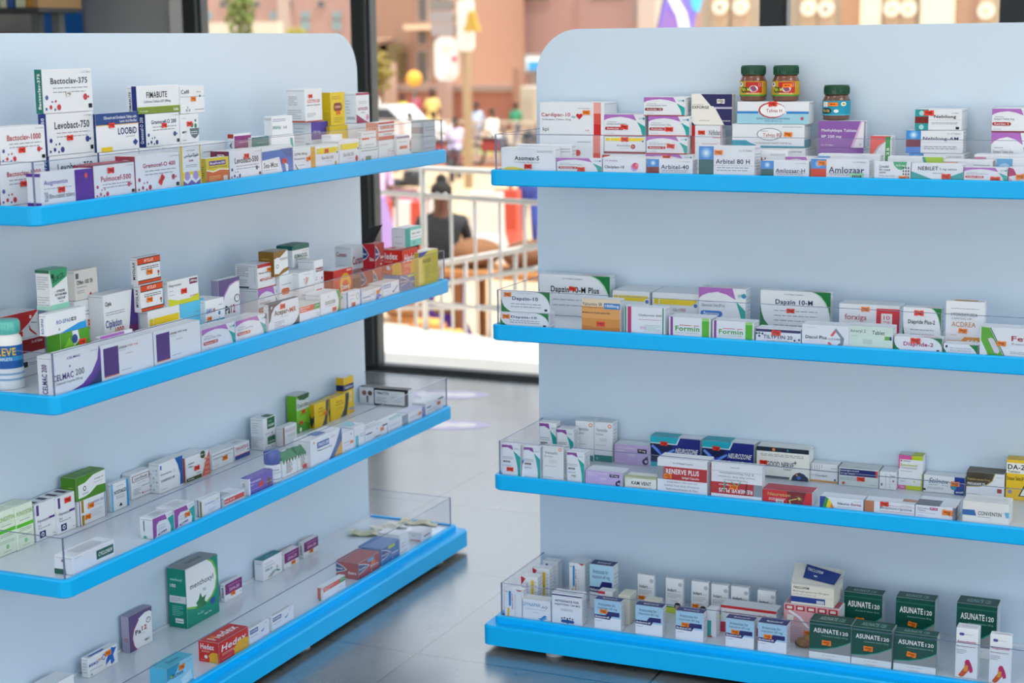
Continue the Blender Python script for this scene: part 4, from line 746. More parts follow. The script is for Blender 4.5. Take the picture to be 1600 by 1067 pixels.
B('R', 2, 1411, 1471, 481, 'green-cornered carton directly above another green-cornered one', corners('Diapride Plus-2', BK, t=(.14, .54, .84, .68), sub=4, top=''), s=.1, D=.06, xs=1475, st=('r', .42, .86, 0, .021))
B('R', 2, 1397, 1472, 527, 'low green-cornered carton with magenta title', corners('Diapride-2', '#b01c6c', t=(.2, .3, .82, .66), sub=0, top=''), D=.035, st=('r', .45, .76, 0, .021))
B('R', 2, 1478, 1539, 471, 'tall white carton with orange step band and number', [Rr(.05, 0, 1, .16, '#e0963c'), Pp([(.05, 0), (.05, .15), (.42, .16), (.5, .24), (1, .24), (1, 0)], '#e0963c'), T('500', .54, .06, .82, .18, WH, 1, 's'), T('HYDROXYUREA', .14, .68, .82, .75, BK, .3), T('CAPSULES USP', .16, .61, .68, .65, GR, 0), T('ACDREA', .16, .45, .78, .56, '#c98a50', .3), Mm(.14, .83, .86, .86, 1), T('Oral use', .14, .26, .3, .29, '#e0963c', 0), Rr(.2, .2, .8, .7, '#e09a3c', 'T')], s=.1, D=.06, xs=1542, st=('o', .46, .37, -4))
B('R', 2, 1474, 1528, 538, 'small green-cornered carton printed upside down', [Pp([(.74, 1), (1, 1), (1, 0), (.9, .5)], '#0f7a3c'), Pp([(0, .6), (.08, .2), (.12, 0), (0, 0)], '#0f7a3c'), Rr(.06, .62, .12, .85, BK), T('Diapride Tablets 2 mg', .2, .52, .8, .66, GR, 0, 180), T('Comprimes 2 mg', .2, .3, .8, .44, GR, 0, 180), Mm(.2, .05, .75, .14, 1, PU)], D=.04)
B('R', 2, 1531, 1640, 513, 'white carton with green slanted panel and capsule picture', [Pp([(.02, 1), (.14, .98), (.36, 0), (.14, 0), (.02, .55)], '#5cae2e'), Pp([(.145, .98), (.16, .98), (.385, 0), (.37, 0)], '#23506c'), Pp([(.12, .6), (.16, .64), (.2, .6), (.3, .2), (.27, .1), (.22, .14)], '#d8cfe0'), T('Fefol', .46, .56, .83, .74, '#a82838', 1), T('30 spansule capsules', .46, .42, .84, .5, GR, 0), Mm(.45, .12, .8, .22, 2)], D=.05, st=('o', .32, .46, -3))
# ================================================================ jars and bottles
def jar(host, side, sh, px, pxw, ytop, look, colors, stk=None, s_in=.045):
    s = host['s'] + s_in; z0 = host['top'] + .0008
    if side == 'R': c = hit(px, ytop+30, 1, s); w = pxw/2*(c-CAM_C).dot(CAM_F)/FPX; loc = (c.x, s, z0)
    h = hit(px, ytop, 1, s).z - z0; r = w
    e = empty('spice_jar', loc); setlabel(e, side, sh, look, 'jar', 'glass jars with green lids')
    m = MB(); m.lathe([(0, 0), (r*.85, 0), (r*.97, h*.03), (r*.93, h*.09), (r, h*.14), (r, h*.56), (r*.95, h*.6), (r*.86, h*.68), (r*.84, h*.74), (0, h*.74)], (0, 0, 0), mat(colors[0], .12, .6, coat=.6, noise=.25, nscale=60), 32)
    m.build('jar_body', e)
    m = MB(); m.lathe([(0, h*.74), (r*.93, h*.74), (r*.93, h*.765), (r*.9, h*.77), (r*.9, h*.96), (r*.87, h), (r*.8, h), (r*.78, h*.985), (0, h*.985)], (0, 0, 0), mat('#0c4a30', .35, .5), 40)
    for k in range(40):
        a = 2*math.pi*k/40; m.tube([(r*.905*math.cos(a), r*.905*math.sin(a), h*.78), (r*.905*math.cos(a), r*.905*math.sin(a), h*.95)], r*.02, mat('#0c4a30', .35), 4)
    m.build('lid', e)
    R_ = r*1.01; N = 20
    def LP(u, v, e_=0): a = math.radians(-150 + 120*u); return ((R_+e_)*math.cos(a), (R_+e_)*math.sin(a), h*(.14+.42*v))
    m = MB()
    def band(u0, u1, v0, v1, c, e_):
        n = max(2, int(N*(u1-u0))); m.add([LP(u0+(u1-u0)*i/n, v, e_) for v in (v0, v1) for i in range(n+1)], [(i, i+1, n+2+i, n+1+i) for i in range(n)], pm(c))
    band(-.9, 1.9, 0, 1, colors[1], 0)
    for q in colors[2]: band(*q[:4], q[4], .0003)
    def disc(u, v, rr, c, e_): m.add([LP(u+rr*math.cos(t)*.7, v+rr*math.sin(t), e_) for t in [2*math.pi*k/16 for k in range(16)]], [tuple(range(16))], pm(c))
    for q in colors[3]: disc(*q[:3], q[3], .0006)
    for tx, u0, v0, u1, v1, c in colors[4]:
        vs, fs = text2d(tx, 1); m.add([LP(u0+(u1-u0)*x, v0+(v1-v0)*y, .0009) for x, y in vs], fs, pm(c))
    m.build('label', e)
    if stk:
        m = MB(); u, v = stk; m.add([LP(u-.16, v-.13, .0014), LP(u, v-.13, .0014), LP(u+.16, v-.13, .0014), LP(u+.16, v+.13, .0014), LP(u, v+.13, .0014), LP(u-.16, v+.13, .0014)], [(0, 1, 4, 5), (1, 2, 3, 4)], pm('#fb8414'))
        m.add([LP(u-.1, v-.03, .0017), LP(u+.06, v-.03, .0017), LP(u+.06, v+.04, .0017), LP(u-.1, v+.04, .0017)], [(0, 1, 2, 3)], pm('#8a3c08')); m.build('price_sticker', e)
redl = ('#7a4a38', '#c9a22c', [(.36, .95, .22, .95, '#c22c28'), (-.2, 1.3, 0, .1, '#4a9a3a'), (.82, .96, .62, .9, '#e8e4dc')], [(.13, .78, .16, '#eef0ee'), (.13, .8, .07, '#2a4a9a'), (.64, .5, .22, '#eef0ee'), (.64, .5, .14, '#4a6aa0'), (.28, .42, .2, '#1d5a2c'), (.4, .44, .18, '#1d5a2c')], [('TEA M', .14, .36, .5, .54, '#d8e04a'), ('MASALA', .4, .14, .85, .24, '#f0d8b0')])
jar(STK, 'R', 1, 1177, 42, 102, 'glass spice jar with red and yellow label, left of two', redl)
jar(STK, 'R', 1, 1228, 43, 102, 'glass spice jar with red label and orange sticker, right of two', redl, (.68, .72))
jar(MET, 'R', 1, 1307, 43, 133, 'glass spice jar with turquoise label on the purple carton', ('#6a4a3e', '#1c9ab8', [(-.2, 1.3, 0, .06, '#5ac0d4'), (.06, .3, .58, .92, '#e8e4dc')], [(.16, .3, .2, '#20242a'), (.3, .32, .2, '#20242a'), (.86, .78, .15, '#eef0ee'), (.86, .78, .08, '#c8b03a'), (.6, .3, .12, '#f4f4f0')], [('STARS', .06, .22, .38, .4, '#e0b04a')]), (.5, .76))
# ================================================================ RIGHT RACK, third shelf
IN = lambda n: n
B('R', 3, 784, 813, 694, 'tall lilac and teal carton with red sticker, first in front', tallz(), s=.0205, D=.035, xs=815, st=('r', .45, .22, 0, .018))
B('R', 3, 818, 844, 698, 'tall lilac and teal carton without sticker, second in front', tallz(), D=.035, xs=845)
vent = lambda st: [T('Ventolin', .1, .76, .72, .84, '#5a7a80', .3), T('Evohaler', .1, .67, .52, .72, '#6a8a90', 0), Cc(.85, .91, .05, '#e07a4a'), Cc(.85, .91, .03, '#f0e0d8'), T('100 micrograms', .1, .4, .62, .43, GR, .3), Rr(.3, .5, .7, .6, '#d8dcdc') if st else Rr(.1, .3, .12, .31, WH), T('200 metered', .08, .08, .5, .11, GR, 0), Mm(.2, .2, .8, .85, 8, LG, 'R'), Mm(.1, .3, .9, .7, 2, LG, 'T')]
B('R', 3, 848, 880, 697, 'tall greyish-white inhaler carton between two lilac-teal cartons', vent(1) + [Rr(0, 0, 1, .03, '#9ab8b0')], col='#e3e7e6', D=.045, xs=885)
B('R', 3, 886, 913, 706, 'tall lilac and teal carton right of the front inhaler carton', tallz(), D=.035, xs=922, st=('w', .4, .22, 0, .016))
B('R', 3, 843, 869, 660, 'tall lilac and teal carton in the back row, leftmost', tallz(), s=.2, D=.04, xs=876)
B('R', 3, 870, 896, 670, 'shorter lilac and teal carton with magenta pill, back row', tallz('#c03a78', 'Montiva'), s=.19, D=.04)
B('R', 3, 899, 927, 658, 'tall white inhaler carton with teal foot, left of pair', vent(0) + [Rr(0, 0, 1, .14, '#1d7f86')], yb=719, D=.05)
B('R', 3, 928.5, 957, 660, 'tall white inhaler carton with teal foot, right of pair', vent(1) + [Rr(0, 0, 1, .16, '#1d7f86'), T('200', .12, .05, .2, .1, WH, 0)], yb=721, D=.05, xs=965)
hyd = [Rr(0, 0, 1, 1, '#c2aedb'), T('Hydrocortisone', .06, .76, .6, .86, WH, .5), T('Tablets', .06, .64, .3, .72, WH, .5), Pp([(.66, .82), (.92, .82), (.92, .62), (.66, .62)], '#2a2540'), T('10 mg', .7, .66, .88, .78, WH, 1), Cc(.88, .2, .16, '#2a2650'), Cc(.9, .22, .08, '#c2aedb'), Pp([(.82, .3), (.94, .5), (.96, .3)], '#2a2650'), T('30 Tablets', .06, .1, .28, .15, WH, 0), Rr(.4, .4, .58, .54, '#d0c4dc')]
B('R', 3, 960, 1015, 695, 'lilac carton with dark water-drop mark, back row', hyd, yb=726, D=.045)
B('R', 3, 915, 972, 736, 'lilac carton with dark water-drop mark, front row', hyd, D=.05)
B('R', 3, 976, 1025, 746, 'small white and olive carton with black lettering', [T('KAM VENT', .22, .35, .85, .65, BK, .8), Mm(.1, .12, .9, .22, 1, '#c87a6a'), Rr(0, .9, 1, 1, '#c8c89a'), Rr(0, 0, 1, .35, '#c8ca96', 'T'), Mm(.05, .78, .25, .86, 1)], col='#e9ebe0', D=.045)
neu = [Rr(0, 0, 1, 1, '#1e2c82'), Pp([(0, 1), (.58, 1), (.52, .78), (0, .78)], '#23b0c4'), Pp([(.58, 1), (.6, 1), (.54, .76), (0, .76), (0, .79), (.52, .79)], '#dff2f6'), Rr(0, .2, .44, .76, '#18214f'), Pp([(.05, .72), (.25, .45), (.48, .62), (.5, .58), (.33, .38), (.35, .2), (.2, .2), (.2, .4), (.02, .66)], '#6c9af0'), Pp([(.12, .66), (.25, .46), (.4, .56), (.28, .4), (.3, .22), (.24, .22), (.22, .42)], '#3048c8'), T('NEUROZONE', .5, .5, .94, .66, WH, 1, 's'), T('Pregabalin 75 mg &', .52, .34, .95, .42, WH, .4), T('Methylcobalamin', .52, .2, .95, .28, WH, .4), Rr(0, 0, 1, .14, '#23b0c4'), Rr(0, 0, .55, 1, '#2aa4b4', 'T')]
B('R', 3, 1016, 1094, 684, 'navy and turquoise carton with nerve picture, left of pair', neu, yb=731, D=.05, st=('r', .28, .78, -3))
B('R', 3, 1097, 1178, 691, 'navy and turquoise carton with nerve picture, right of pair', neu, yb=740, D=.05, st=('r', .28, .78, -3))
B('R', 3, 1182, 1264, 700, 'white carton with black space picture edge and dome', [Rr(0, .86, 1, 1, '#1f2c3c'), Cc(.33, .93, .05, '#f08a4a'), Cc(.6, .93, .03, '#4aa0c8'), Mm(.08, .7, .9, .8, 2), T('GOOD NERVE', .2, .38, .72, .55, '#27405a', .6), T('+', .72, .5, .77, .62, '#27405a', 1), T('TABLET', .52, .3, .68, .35, BK, .3), Rr(.0, .02, .7, .09, '#4a5866'), Pp([(.63, 0), (.66, .16), (.73, .27), (.82, .31), (.91, .28), (1, .16), (1, 0)], '#f1f1ea'), Pp([(.67, 0), (.7, .14), (.76, .23), (.83, .27), (.91, .23), (1, .1), (1, 0)], '#1c2c50'), Cc(.82, .1, .06, '#3c78d0'), Cc(.78, .18, .03, '#e08a5a')], col='#f1f1ea', yb=749, D=.05, st=('r', .14, .5))
a = B('R', 3, 1266, 1309, 737, 'lower small white and tan carton of two with red specks', [T('Coclam', .2, .5, .62, .72, GR, 1), Rr(0, 0, 1, .16, '#d8a04c'), Cc(.9, .28, .1, '#2a5c9a')] + [Cc(.05+.06*(j % 3), .7-.12*(j//3), .03, '#b03a3a') for j in range(6)], yb=753, D=.06)
B('R', 3, 1267, 1309, 725, 'upper small white carton of two with brown specks', [Cc(.05+.09*(j % 5), .8-.22*(j//5), .06, '#7a3a2c') for j in range(14)] + [Mm(.75, .4, .97, .6, 1)], on=a, s=None, D=.05)
B('R', 3, 1311, 1373, 732, 'grey-green carton with navy title band and red sticker', [Rr(0, 0, 1, 1, '#cfdcda'), Rr(.02, .56, .92, .93, '#1f2a6e'), Rr(.92, .56, .98, .93, '#d83a3c'), T('Lamotrigine Accord', .04, .77, .5, .88, WH, .6), T('50 mg Tablets', .04, .62, .4, .71, WH, .6), Mm(.03, .3, .6, .48, 2), Cc(.12, .13, .08, '#c8404a'), Mm(.75, .1, .95, .16, 1), Rr(0, 0, 1, 1, '#d0d6d6', 'T')], yb=760, D=.07, st=('r', .56, .42, 0, .019))
B('R', 3, 1374, 1400, 737, 'white carton end with barcode lines beside grey-green carton', [Rr(.1, .2, .2, .34, GR), Mm(.35, .1, .45, .9, 9, LG), Mm(.6, .1, .7, .9, 9, LG), Rr(.7, .7, .95, .8, LG), Rr(.8, .45, .9, .55, GR)], yb=765, D=.06)
B('R', 3, 1404, 1442, 712, 'tall white carton framed in pink and lime', [Rr(0, .88, .55, 1, '#d85a9c'), Rr(.55, .88, 1, 1, '#b8cc1e'), Rr(0, .6, .06, .9, '#d85a9c'), Rr(0, 0, .34, .12, '#e070a8'), Rr(.34, 0, 1, .12, '#c4d42a'), Pp([(.94, 0), (1, 0), (1, .5), (.97, .5)], '#b8cc1e'), T('Benzhexol', .1, .68, .78, .76, '#b4c01c', .6), T('Trihexyphenidyl', .1, .6, .76, .66, GR, 0), Mm(.1, .52, .6, .56, 1), T('2mg', .12, .04, .26, .09, WH, 0), Mm(.1, .2, .3, .28, 2), Cc(.12, .84, .025, '#a03048'), Rr(.2, .82, .5, .85, LG), Rr(.0, 0, .55, 1, '#c9ccd0', 'T'), Rr(.55, 0, 1, 1, '#b0c030', 'T'), Cc(.68, .25, .03, '#d8dc6a')], yb=765, D=.04)
B('R', 3, 1443, 1507, 744, 'white carton with handwriting title and blue right end', [T('Stilnox', .12, .55, .6, .85, '#3a5a78', .3, 's'), T('zolpidem', .12, .42, .36, .5, '#2a8a6a', .3), T('10 mg', .46, .42, .6, .5, GR, .5), Mm(.1, .2, .5, .34, 2), Rr(.76, 0, 1, 1, '#1d3f9a'), T('sanofi', .8, .1, .98, .22, WH, 1), Cc(.74, .42, .17, '#2a8a9a'), Rr(.0, .1, .06, .22, BK)], yb=771, D=.06, st=('o', .78, .62, 0, .02))
B('R', 3, 1510, 1569, 739, 'dark-cornered carton with yellow foot stripe', [Pp([(0, 1), (.75, 1), (.68, .72), (.55, .56), (.35, .47), (0, .44)], '#4c4438'), Pp([(.75, 1), (.77, 1), (.7, .7), (.56, .53), (.35, .44), (0, .41), (0, .44), (.35, .47), (.55, .56), (.68, .72)], '#b8a85a'), T('PREGASAFE 75', .03, .5, .5, .6, WH, 1), T('Pregabalin capsules 75 mg', .03, .68, .62, .76, '#e0c468', .3), Rr(.42, 0, 1, .07, '#e8c84a'), Mm(.03, .12, .4, .17, 1), Mm(.5, .1, .9, .15, 1), Rr(.83, .26, .95, .42, '#b04048'), Rr(.0, .0, 1, 1, '#6a6254', 'T'), Mm(.8, .84, .95, .88, 1)], yb=779, D=.05)
B('R', 3, 1573, 1640, 720, 'yellow and white carton with black bold title at frame edge', [Rr(0, 0, 1, .66, '#eec52c'), Rr(0, .66, 1, .92, '#f1f0e8'), Rr(0, .92, 1, 1, '#eec52c'), T('DA-ZEPAM', .03, .76, .88, .88, BK, 1), T('Tablets', .03, .68, .32, .73, BK, .8), T('Diazepam Tablets BP 5mg', .02, .46, .5, .58, BK, .5), Pp([(.3, .1), (.55, .65), (1, .65), (1, .1)], '#22242c'), Pp([(.34, .12), (.57, .62), (1, .62), (1, .12)], '#eef0e6'), Rr(.0, 0, 1, 1, '#e8be3a', 'T'), Cc(.1, .2, .05, '#a08ac0')], yb=783, D=.05)
B('R', 3, 1027, 1105, 718, 'white carton with crimson band reading the right way up', [Rr(0, .38, 1, .76, '#b8262e'), Rr(0, .38, .12, .76, '#8a94a0'), Rr(.12, .38, .16, .76, '#a06a70'), T('RENERVE PLUS', .18, .55, .84, .7, WH, 1), T('Softgel Capsules', .5, .42, .84, .5, WH, .6), T('6 x 10 Softgel Capsules', .32, .84, .72, .9, GR, .4), T('Methylcobalamin, Alpha lipoic Acid', .2, .28, .8, .34, GR, 0), T('Inositol, Folic Acid, Chromium', .15, .18, .85, .24, GR, 0), T('Selenomethionine & Zinc', .18, .08, .82, .14, GR, 0)], D=.055, st=('o', .22, .48))
B('R', 3, 1110, 1191, 726, 'white carton with crimson band turned upside down', [Rr(0, .12, 1, .46, '#b8262e'), Rr(.84, .12, 1, .46, '#8a94a0'), Rr(0, 0, .02, 1, '#a01f28'), T('RENERVE PLUS', .17, .17, .82, .29, WH, 1, 180), T('Softgel Capsules', .17, .36, .4, .42, WH, .5, 180), T('& Zinc Monomethionine', .18, .7, .84, .76, GR, 0, 180), T('Inositol, Folic Acid, Chromium', .16, .6, .86, .66, GR, 0, 180), T('Methylcobalamin', .26, .51, .72, .57, GR, 0, 180), Pp([(.27, .5), (.3, .48), (.28, .2), (.26, .2)], '#2fb08a'), Pp([(.4, .5), (.52, .32), (.6, .52), (.58, .52), (.52, .38), (.42, .5)], '#2fb08a'), Pp([(.7, .48), (.72, .46), (.7, .12), (.68, .12)], BK), Rr(0, .78, 1, .79, LG), Mm(.4, .88, .58, .93, 1)], D=.055, xs=1196, st=('o', .46, .34))
B('R', 3, 1192, 1269, 767, 'bright red carton with drawn nerve cell', [Rr(0, 0, 1, 1, '#cf1f2e'), Pp([(.5, 1), (.88, 1), (.8, 0), (.5, 0)], '#7a1a22'), T('Neuroton', .1, .55, .56, .82, '#d8b46a', .6), Mm(.12, .2, .46, .42, 3, WH), Cc(.74, .5, .1, '#d8c46a'), Cc(.74, .5, .05, '#f0e8b0')] + [Pp([(.74, .48), (.74+.1*math.cos(t), .5+.34*math.sin(t)), (.745, .52)], '#d8c46a') for t in (0, .8, 1.6, 2.4, 3.2, 4.6, 5.6)] + [Pp([(.7, .44), (.56, .3), (.58, .08), (.55, .08), (.53, .34), (.68, .5)], '#d8c46a'), Rr(.0, 0, 1, .9, '#b8263a', 'T')], D=.04, xs=1278, st=('w', .35, .15, 0, .018))
B('R', 3, 1281, 1349, 778, 'white carton with rainbow fan at its left', [Pp([(0, 0), (0, 1), (.13, 1), (.13, 0)], '#1f3f9a'), Pp([(.13, 1), (.2, .85), (.16, 0), (.06, 0), (.1, .6)], '#2f9a4c'), Pp([(.2, .85), (.27, .55), (.24, 0), (.14, 0)], '#f0d82a'), Pp([(.27, .55), (.33, .1), (.33, 0), (.22, 0)], '#f08a2c'), T('Neuro-', .41, .42, .7, .64, '#2a2238', .8), T('forte', .72, .42, .95, .66, '#b02868', .8), Mm(.4, .22, .95, .3, 1), Mm(.76, .78, .95, .84, 1)], D=.04)
B('R', 3, 1351, 1429, 785, 'white carton with brown square end and red ruled title', [Rr(0, 0, .19, 1, '#c07a54'), T('Bromocriptine', .3, .36, .94, .66, '#5a5f66', .4, 's'), Rr(.3, .72, 1, .745, '#c8404a'), Rr(.3, .25, 1, .275, '#c8404a'), T('30 Tablets', .74, .8, .94, .87, GR, 0), Rr(.72, .5, 1, 1, '#b87a60', 'T')], D=.04, st=('r', .4, .85, 0, .019))
B('R', 3, 1430, 1493, 791, 'white carton with magenta strength label and grey end', [T('Sertraline', .06, .7, .34, .84, GR, .6), T('Tablets', .06, .54, .26, .66, GR, .6), Rr(.36, .68, .56, .87, '#b02a68'), T('50 mg', .38, .72, .54, .83, WH, .8), T('Sertraline hydrochloride', .06, .38, .5, .46, GR, 0), Mm(.06, .2, .22, .26, 1), Rr(0, 0, .3, 1, '#5c6068', 'R'), Rr(.0, 0, .6, .6, '#6c7078', 'T'), Rr(.93, 0, 1, 1, '#7a7a88')], D=.045, xs=1502, st=('o', .8, .6, -3, .022))
B('R', 3, 1504, 1577, 785, 'cream-white carton with blue parallelogram', [Pp([(0, .6), (.26, .62), (.3, .36), (0, .36)], '#2a6aa8'), T('CONVENTIN', .34, .4, .84, .58, '#4a525c', .8), Mm(.34, .3, .62, .35, 1), Pp([(.9, .62), (1, .64), (1, .38), (.94, .38)], '#6ab8dc'), Mm(.1, .3, .9, .7, 2, LG, 'T')], col='#efede4', D=.06)
# ================================================================ RIGHT RACK, bottom shelf
deli = [Mm(.05, .88, .2, .93, 1, NV), Pp([(.24, .93), (.36, .93), (.36, .42), (.28, .38), (.24, .42)], '#2a8fd8'), Pp([(.17, .3), (.22, .36), (.26, .3), (.26, 0), (.15, 0)], '#e8c020'), T('DELI JECT', .4, .3, .48, .86, '#c03a3c', 1, 90), Mm(.55, .05, .62, .85, 12, LG), Pp([(.6, 1), (1, 1), (.8, .95)], '#c8283c'), Mm(.2, .2, .8, .9, 7, LG, 'R')]
B('R', 4, 788, 817, 921, 'slim white carton with blue-yellow bar, nearest the corner', deli, D=.05, xs=823)
dynq = [T('DYNAPAR', .07, .66, .66, .82, '#4aa0c8', .4), T('AQ', .68, .6, .88, .74, GR, .4, 's'), Mm(.12, .5, .84, .56, 1, '#7aa8c0'), Mm(.4, .36, .58, .41, 1), Pp([(.55, .1), (.66, .14), (.74, .24), (.8, .3), (.88, .26), (.84, .2), (.78, .12), (.68, .06)], '#2a8fd0'), Pp([(.62, .04), (.72, .02), (.82, .1), (.9, .18), (.8, .18)], '#5ab0e0'), Rr(.0, .0, 1, .5, '#e8e8e0', 'T')]
B('R', 4, 815, 860, 937, 'white carton with blue swirl bird and pale blue title', dynq, D=.035)
two = [Pp([(0, 1), (.28, .93), (.02, .72)], '#c8283c'), T('5 x 1 ml', .3, .5, .42, .8, GR, 0, 90), Pp([(.62, .9), (.78, .9), (.74, .1), (.6, .1)], '#e8bc20'), Mm(.15, .2, .85, .9, 7, LG, 'R'), Mm(.82, .1, .95, .9, 8, LG)]
B('R', 4, 814, 840, 901, 'white carton with red triangle and yellow bar, front of two', two, s=.095, D=.035, xs=848)
B('R', 4, 832, 858, 888, 'white carton with red triangle and yellow bar, back of two', two + [Rr(.62, .0, .78, .1, '#2a8fd8')], s=.16, D=.035, xs=865)
B('R', 4, 848, 872, 877, 'tall white carton against the panel, left end of back row', [Mm(.2, .3, .8, .9, 5, LG), Rr(.2, .86, .35, .92, '#2a5ca8')], s=.235, D=.045, xs=879)
B('R', 4, 889, 914, 880, 'slim white carton with blue-yellow bar, back row', deli, s=.19, D=.05)
B('R', 4, 862, 909, 928, 'white carton with navy top edge and crowd emblem', [Rr(0, .92, 1, .96, '#2a2a6a'), T('ARTESUNATE FOR', .1, .72, .9, .79, NV, 1), T('INJECTION 120 MG', .1, .6, .94, .67, NV, 1), Mm(.3, .44, .7, .52, 2), Cc(.53, .11, .07, '#1d5a9c', 'F', .07), Rr(.36, .06, .7, .16, '#1d5a9c'), Cc(.36, .11, .05, '#1d5a9c'), Cc(.7, .11, .05, '#1d5a9c')] + [Cc(.34+.09*k, .2+.02*(k % 2), .025, BK) for k in range(5)] + [Mm(.2, .2, .8, .85, 7, LG, 'R'), Mm(.2, .2, .8, .5, 1, GR, 'T')], D=.06, xs=917)
art = [Rr(0, .42, 1, 1, '#a9d3ea'), Rr(0, 0, 1, .42, '#eceff4'), Pp([(0, .5), (.42, .5), (.52, .63), (.95, .63), (.95, .48), (.66, .48), (.58, .36), (0, .38)], '#22276c'), T('Artesunate for', .14, .8, .8, .9, '#3c5878', .3), T('Injection 60 mg', .12, .67, .86, .77, '#3c5878', .3), T('Medisunate-60', .03, .4, .56, .47, WH, 1), Mm(.06, .28, .3, .32, 1), Rr(0, .0, 1, 1, '#262a70', 'T'), T('Medisunate-60', .25, .3, .8, .65, WH, .6, 0, 'T'), Mm(.2, .15, .85, .85, 8, '#8a8f9c', 'R')]
ORD = ['first', 'second', 'third', 'fourth', 'fifth']
B('R', 4, 921.5, 958, 883, 'pale blue and navy carton standing alone in the back row', art, s=.16, D=.055, xs=966)
for i, (xl, xr, yt, xs, o_) in enumerate(((929, 970, 938, 976, 1), (993, 1035, 947, 1041, 0), (1056, 1099, 956, 1104, 1), (1134, 1178, 968, 1183, 1), (1184.5, 1229, 975, 1235, 1))):
    B('R', 4, xl, xr, yt, '%s pale blue and navy carton from left, front row' % ORD[i], art, D=.05, xs=xs, st=('o', .35, .56 if i else .62, 0, .019) if o_ else None)
B('R', 4, 934, 957, 924, 'small grey-white carton with red edge, middle row', [Mm(.1, .2, .8, .7, 4, LG), Rr(0, .9, .5, 1, '#c8404a')], s=.09, D=.03)
B('R', 4, 966, 984, 930, 'small cream carton edge-on behind the first navy carton', [Mm(.1, .1, .5, .9, 8, '#a09a80')], col='#e2e0d0', s=.075, D=.05)
B('R', 4, 1006, 1030, 938, 'small cream carton behind the second navy carton', [Mm(.1, .2, .8, .8, 4, '#b0aa90')], col='#e2e0d0', s=.08, D=.03)
B('R', 4, 1104, 1119, 952, 'small grey-white carton with teal bar behind third navy carton', [Rr(.1, .0, .5, .6, '#2aa8a0'), Rr(.2, 0, .6, .06, '#c84a3c')], s=.07, D=.03)
ind = [T('Indart', .12, .62, .62, .71, '#3a3f48', 1), T('60 mg', .66, .62, .88, .65, GR, 0), Mm(.1, .44, .9, .58, 3, '#a8adb4'), Cc(.85, .84, .06, '#b8bcc2'), Mm(.3, .34, .7, .37, 1), Rr(0, 0, 1, .16, '#cfe04a'), Pp([(0, .2), (.5, .19), (.95, .15), (.95, .13), (.5, .16), (0, .16)], '#3f9a3c'), Cc(.7, .22, .1, '#3a2a26'), Cc(.7, .18, .07, '#c89a80'), Mm(.1, .3, .9, .8, 1, '#5a5f66', 'T')]
for i, (xl, xr, yt, o_) in enumerate(((996, 1022, 898, 1), (1040, 1067, 904, 0), (1080, 1107, 909, 1), (1111, 1138, 913.5, 1), (1142, 1170, 917, 0), (1183.5, 1212, 923, 0))):
    B('R', 4, xl, xr, yt, '%s small white carton with lime foot, back row' % ('first', 'second', 'third', 'fourth', 'fifth', 'sixth')[i], ind, s=.2, D=.035, xs=xr+3, st=('o', .27, .3 if i else .34, 0, .018) if o_ else None)
B('R', 4, 1126, 1213, 950, 'wide white carton with red top line and red lettering', [Rr(0, .9, 1, 1, '#c62a34'), T('Gentamicin Sulphate Injection B.P. 80mg/2ml', .08, .68, .96, .8, '#c83a44', .3), Rr(0, 0, .14, .38, '#c62a48'), Rr(.6, 0, 1, .3, '#c62a48'), Mm(.1, .45, .5, .6, 2)], yb=992, D=.05)
# clear blister box of ampoules with red labels, opened carton on it
a = B('R', 4, 1225, 1312, 947, 'see-through box of red-labelled ampoules under opened carton', [Rr(0, .5, 1, 1, '#d8a4ac'), Rr(0, 0, 1, .5, '#cdb4bc')] + [x for k in range(5) for x in (Rr(.02+.196*k, .84, .18+.196*k, .97, '#b02838'), Rr(.05+.196*k, .87, .15+.196*k, .94, '#e8d8d8'))] + [x for k in range(5) for x in (Rr(.02+.196*k, .1, .19+.196*k, .9, '#b04858', 'T'), Mm(.03+.196*k, .1, .08+.196*k, .9, 5, WH, 'T'))] + [Rr(.06, .55, .18, .72, '#eceae6'), Pp([(.1, .85), (.3, .7), (.5, .4), (.46, .38), (.26, .66), (.08, .8)], '#eef2f8'), Mm(.1, .05, .6, .45, 6, '#c49aa6'), Mm(.2, .2, .8, .8, 5, '#b04858', 'R')], s=.11, D=.1, xs=1320, st=('o', .44, .3))
c = B('R', 4, 1236, 1303, 916, 'worn white carton with navy bands and lifted lid', [T('TRICLOFEM', .05, .8, .42, .92, BK, 1), T('Medroxyprogesterone 150 mg/ml', .05, .62, .88, .72, GR, .3), Mm(.05, .5, .6, .56, 1), Rr(0, .12, .8, .4, '#24408e'), Rr(.6, .14, .78, .3, '#c8ccd4'), Rr(0, .44, 1, .45, LG)], col='#e6e3d8', on=a, s=None, D=.08, xs=1317)
m = MB(); W_, D_ = c['W'], c['D']; q = [(0, 0, .0), (W_, -.004, .002), (W_+.006, D_*.95, .018), (-.012, D_*.9, .026)]
m.add([(x, y, z) for x, y, z in q] + [(x, y, z-.0012) for x, y, z in q], [(0, 1, 2, 3), (7, 6, 5, 4), (0, 4, 5, 1), (1, 5, 6, 2), (2, 6, 7, 3), (3, 7, 4, 0)], pm('#e9e6dc'))
def lidp(u, v): A0 = [q[0][i]+(q[1][i]-q[0][i])*u for i in range(3)]; A1 = [q[3][i]+(q[2][i]-q[3][i])*u for i in range(3)]; return (A0[0]+(A1[0]-A0[0])*v, A0[1]+(A1[1]-A0[1])*v, A0[2]+(A1[2]-A0[2])*v+.0022)
m.add([lidp(*p) for p in ((.24, .3), (.98, .12), (.98, .72), (.24, .96))], [(0, 1, 2, 3)], pm('#24408e'))
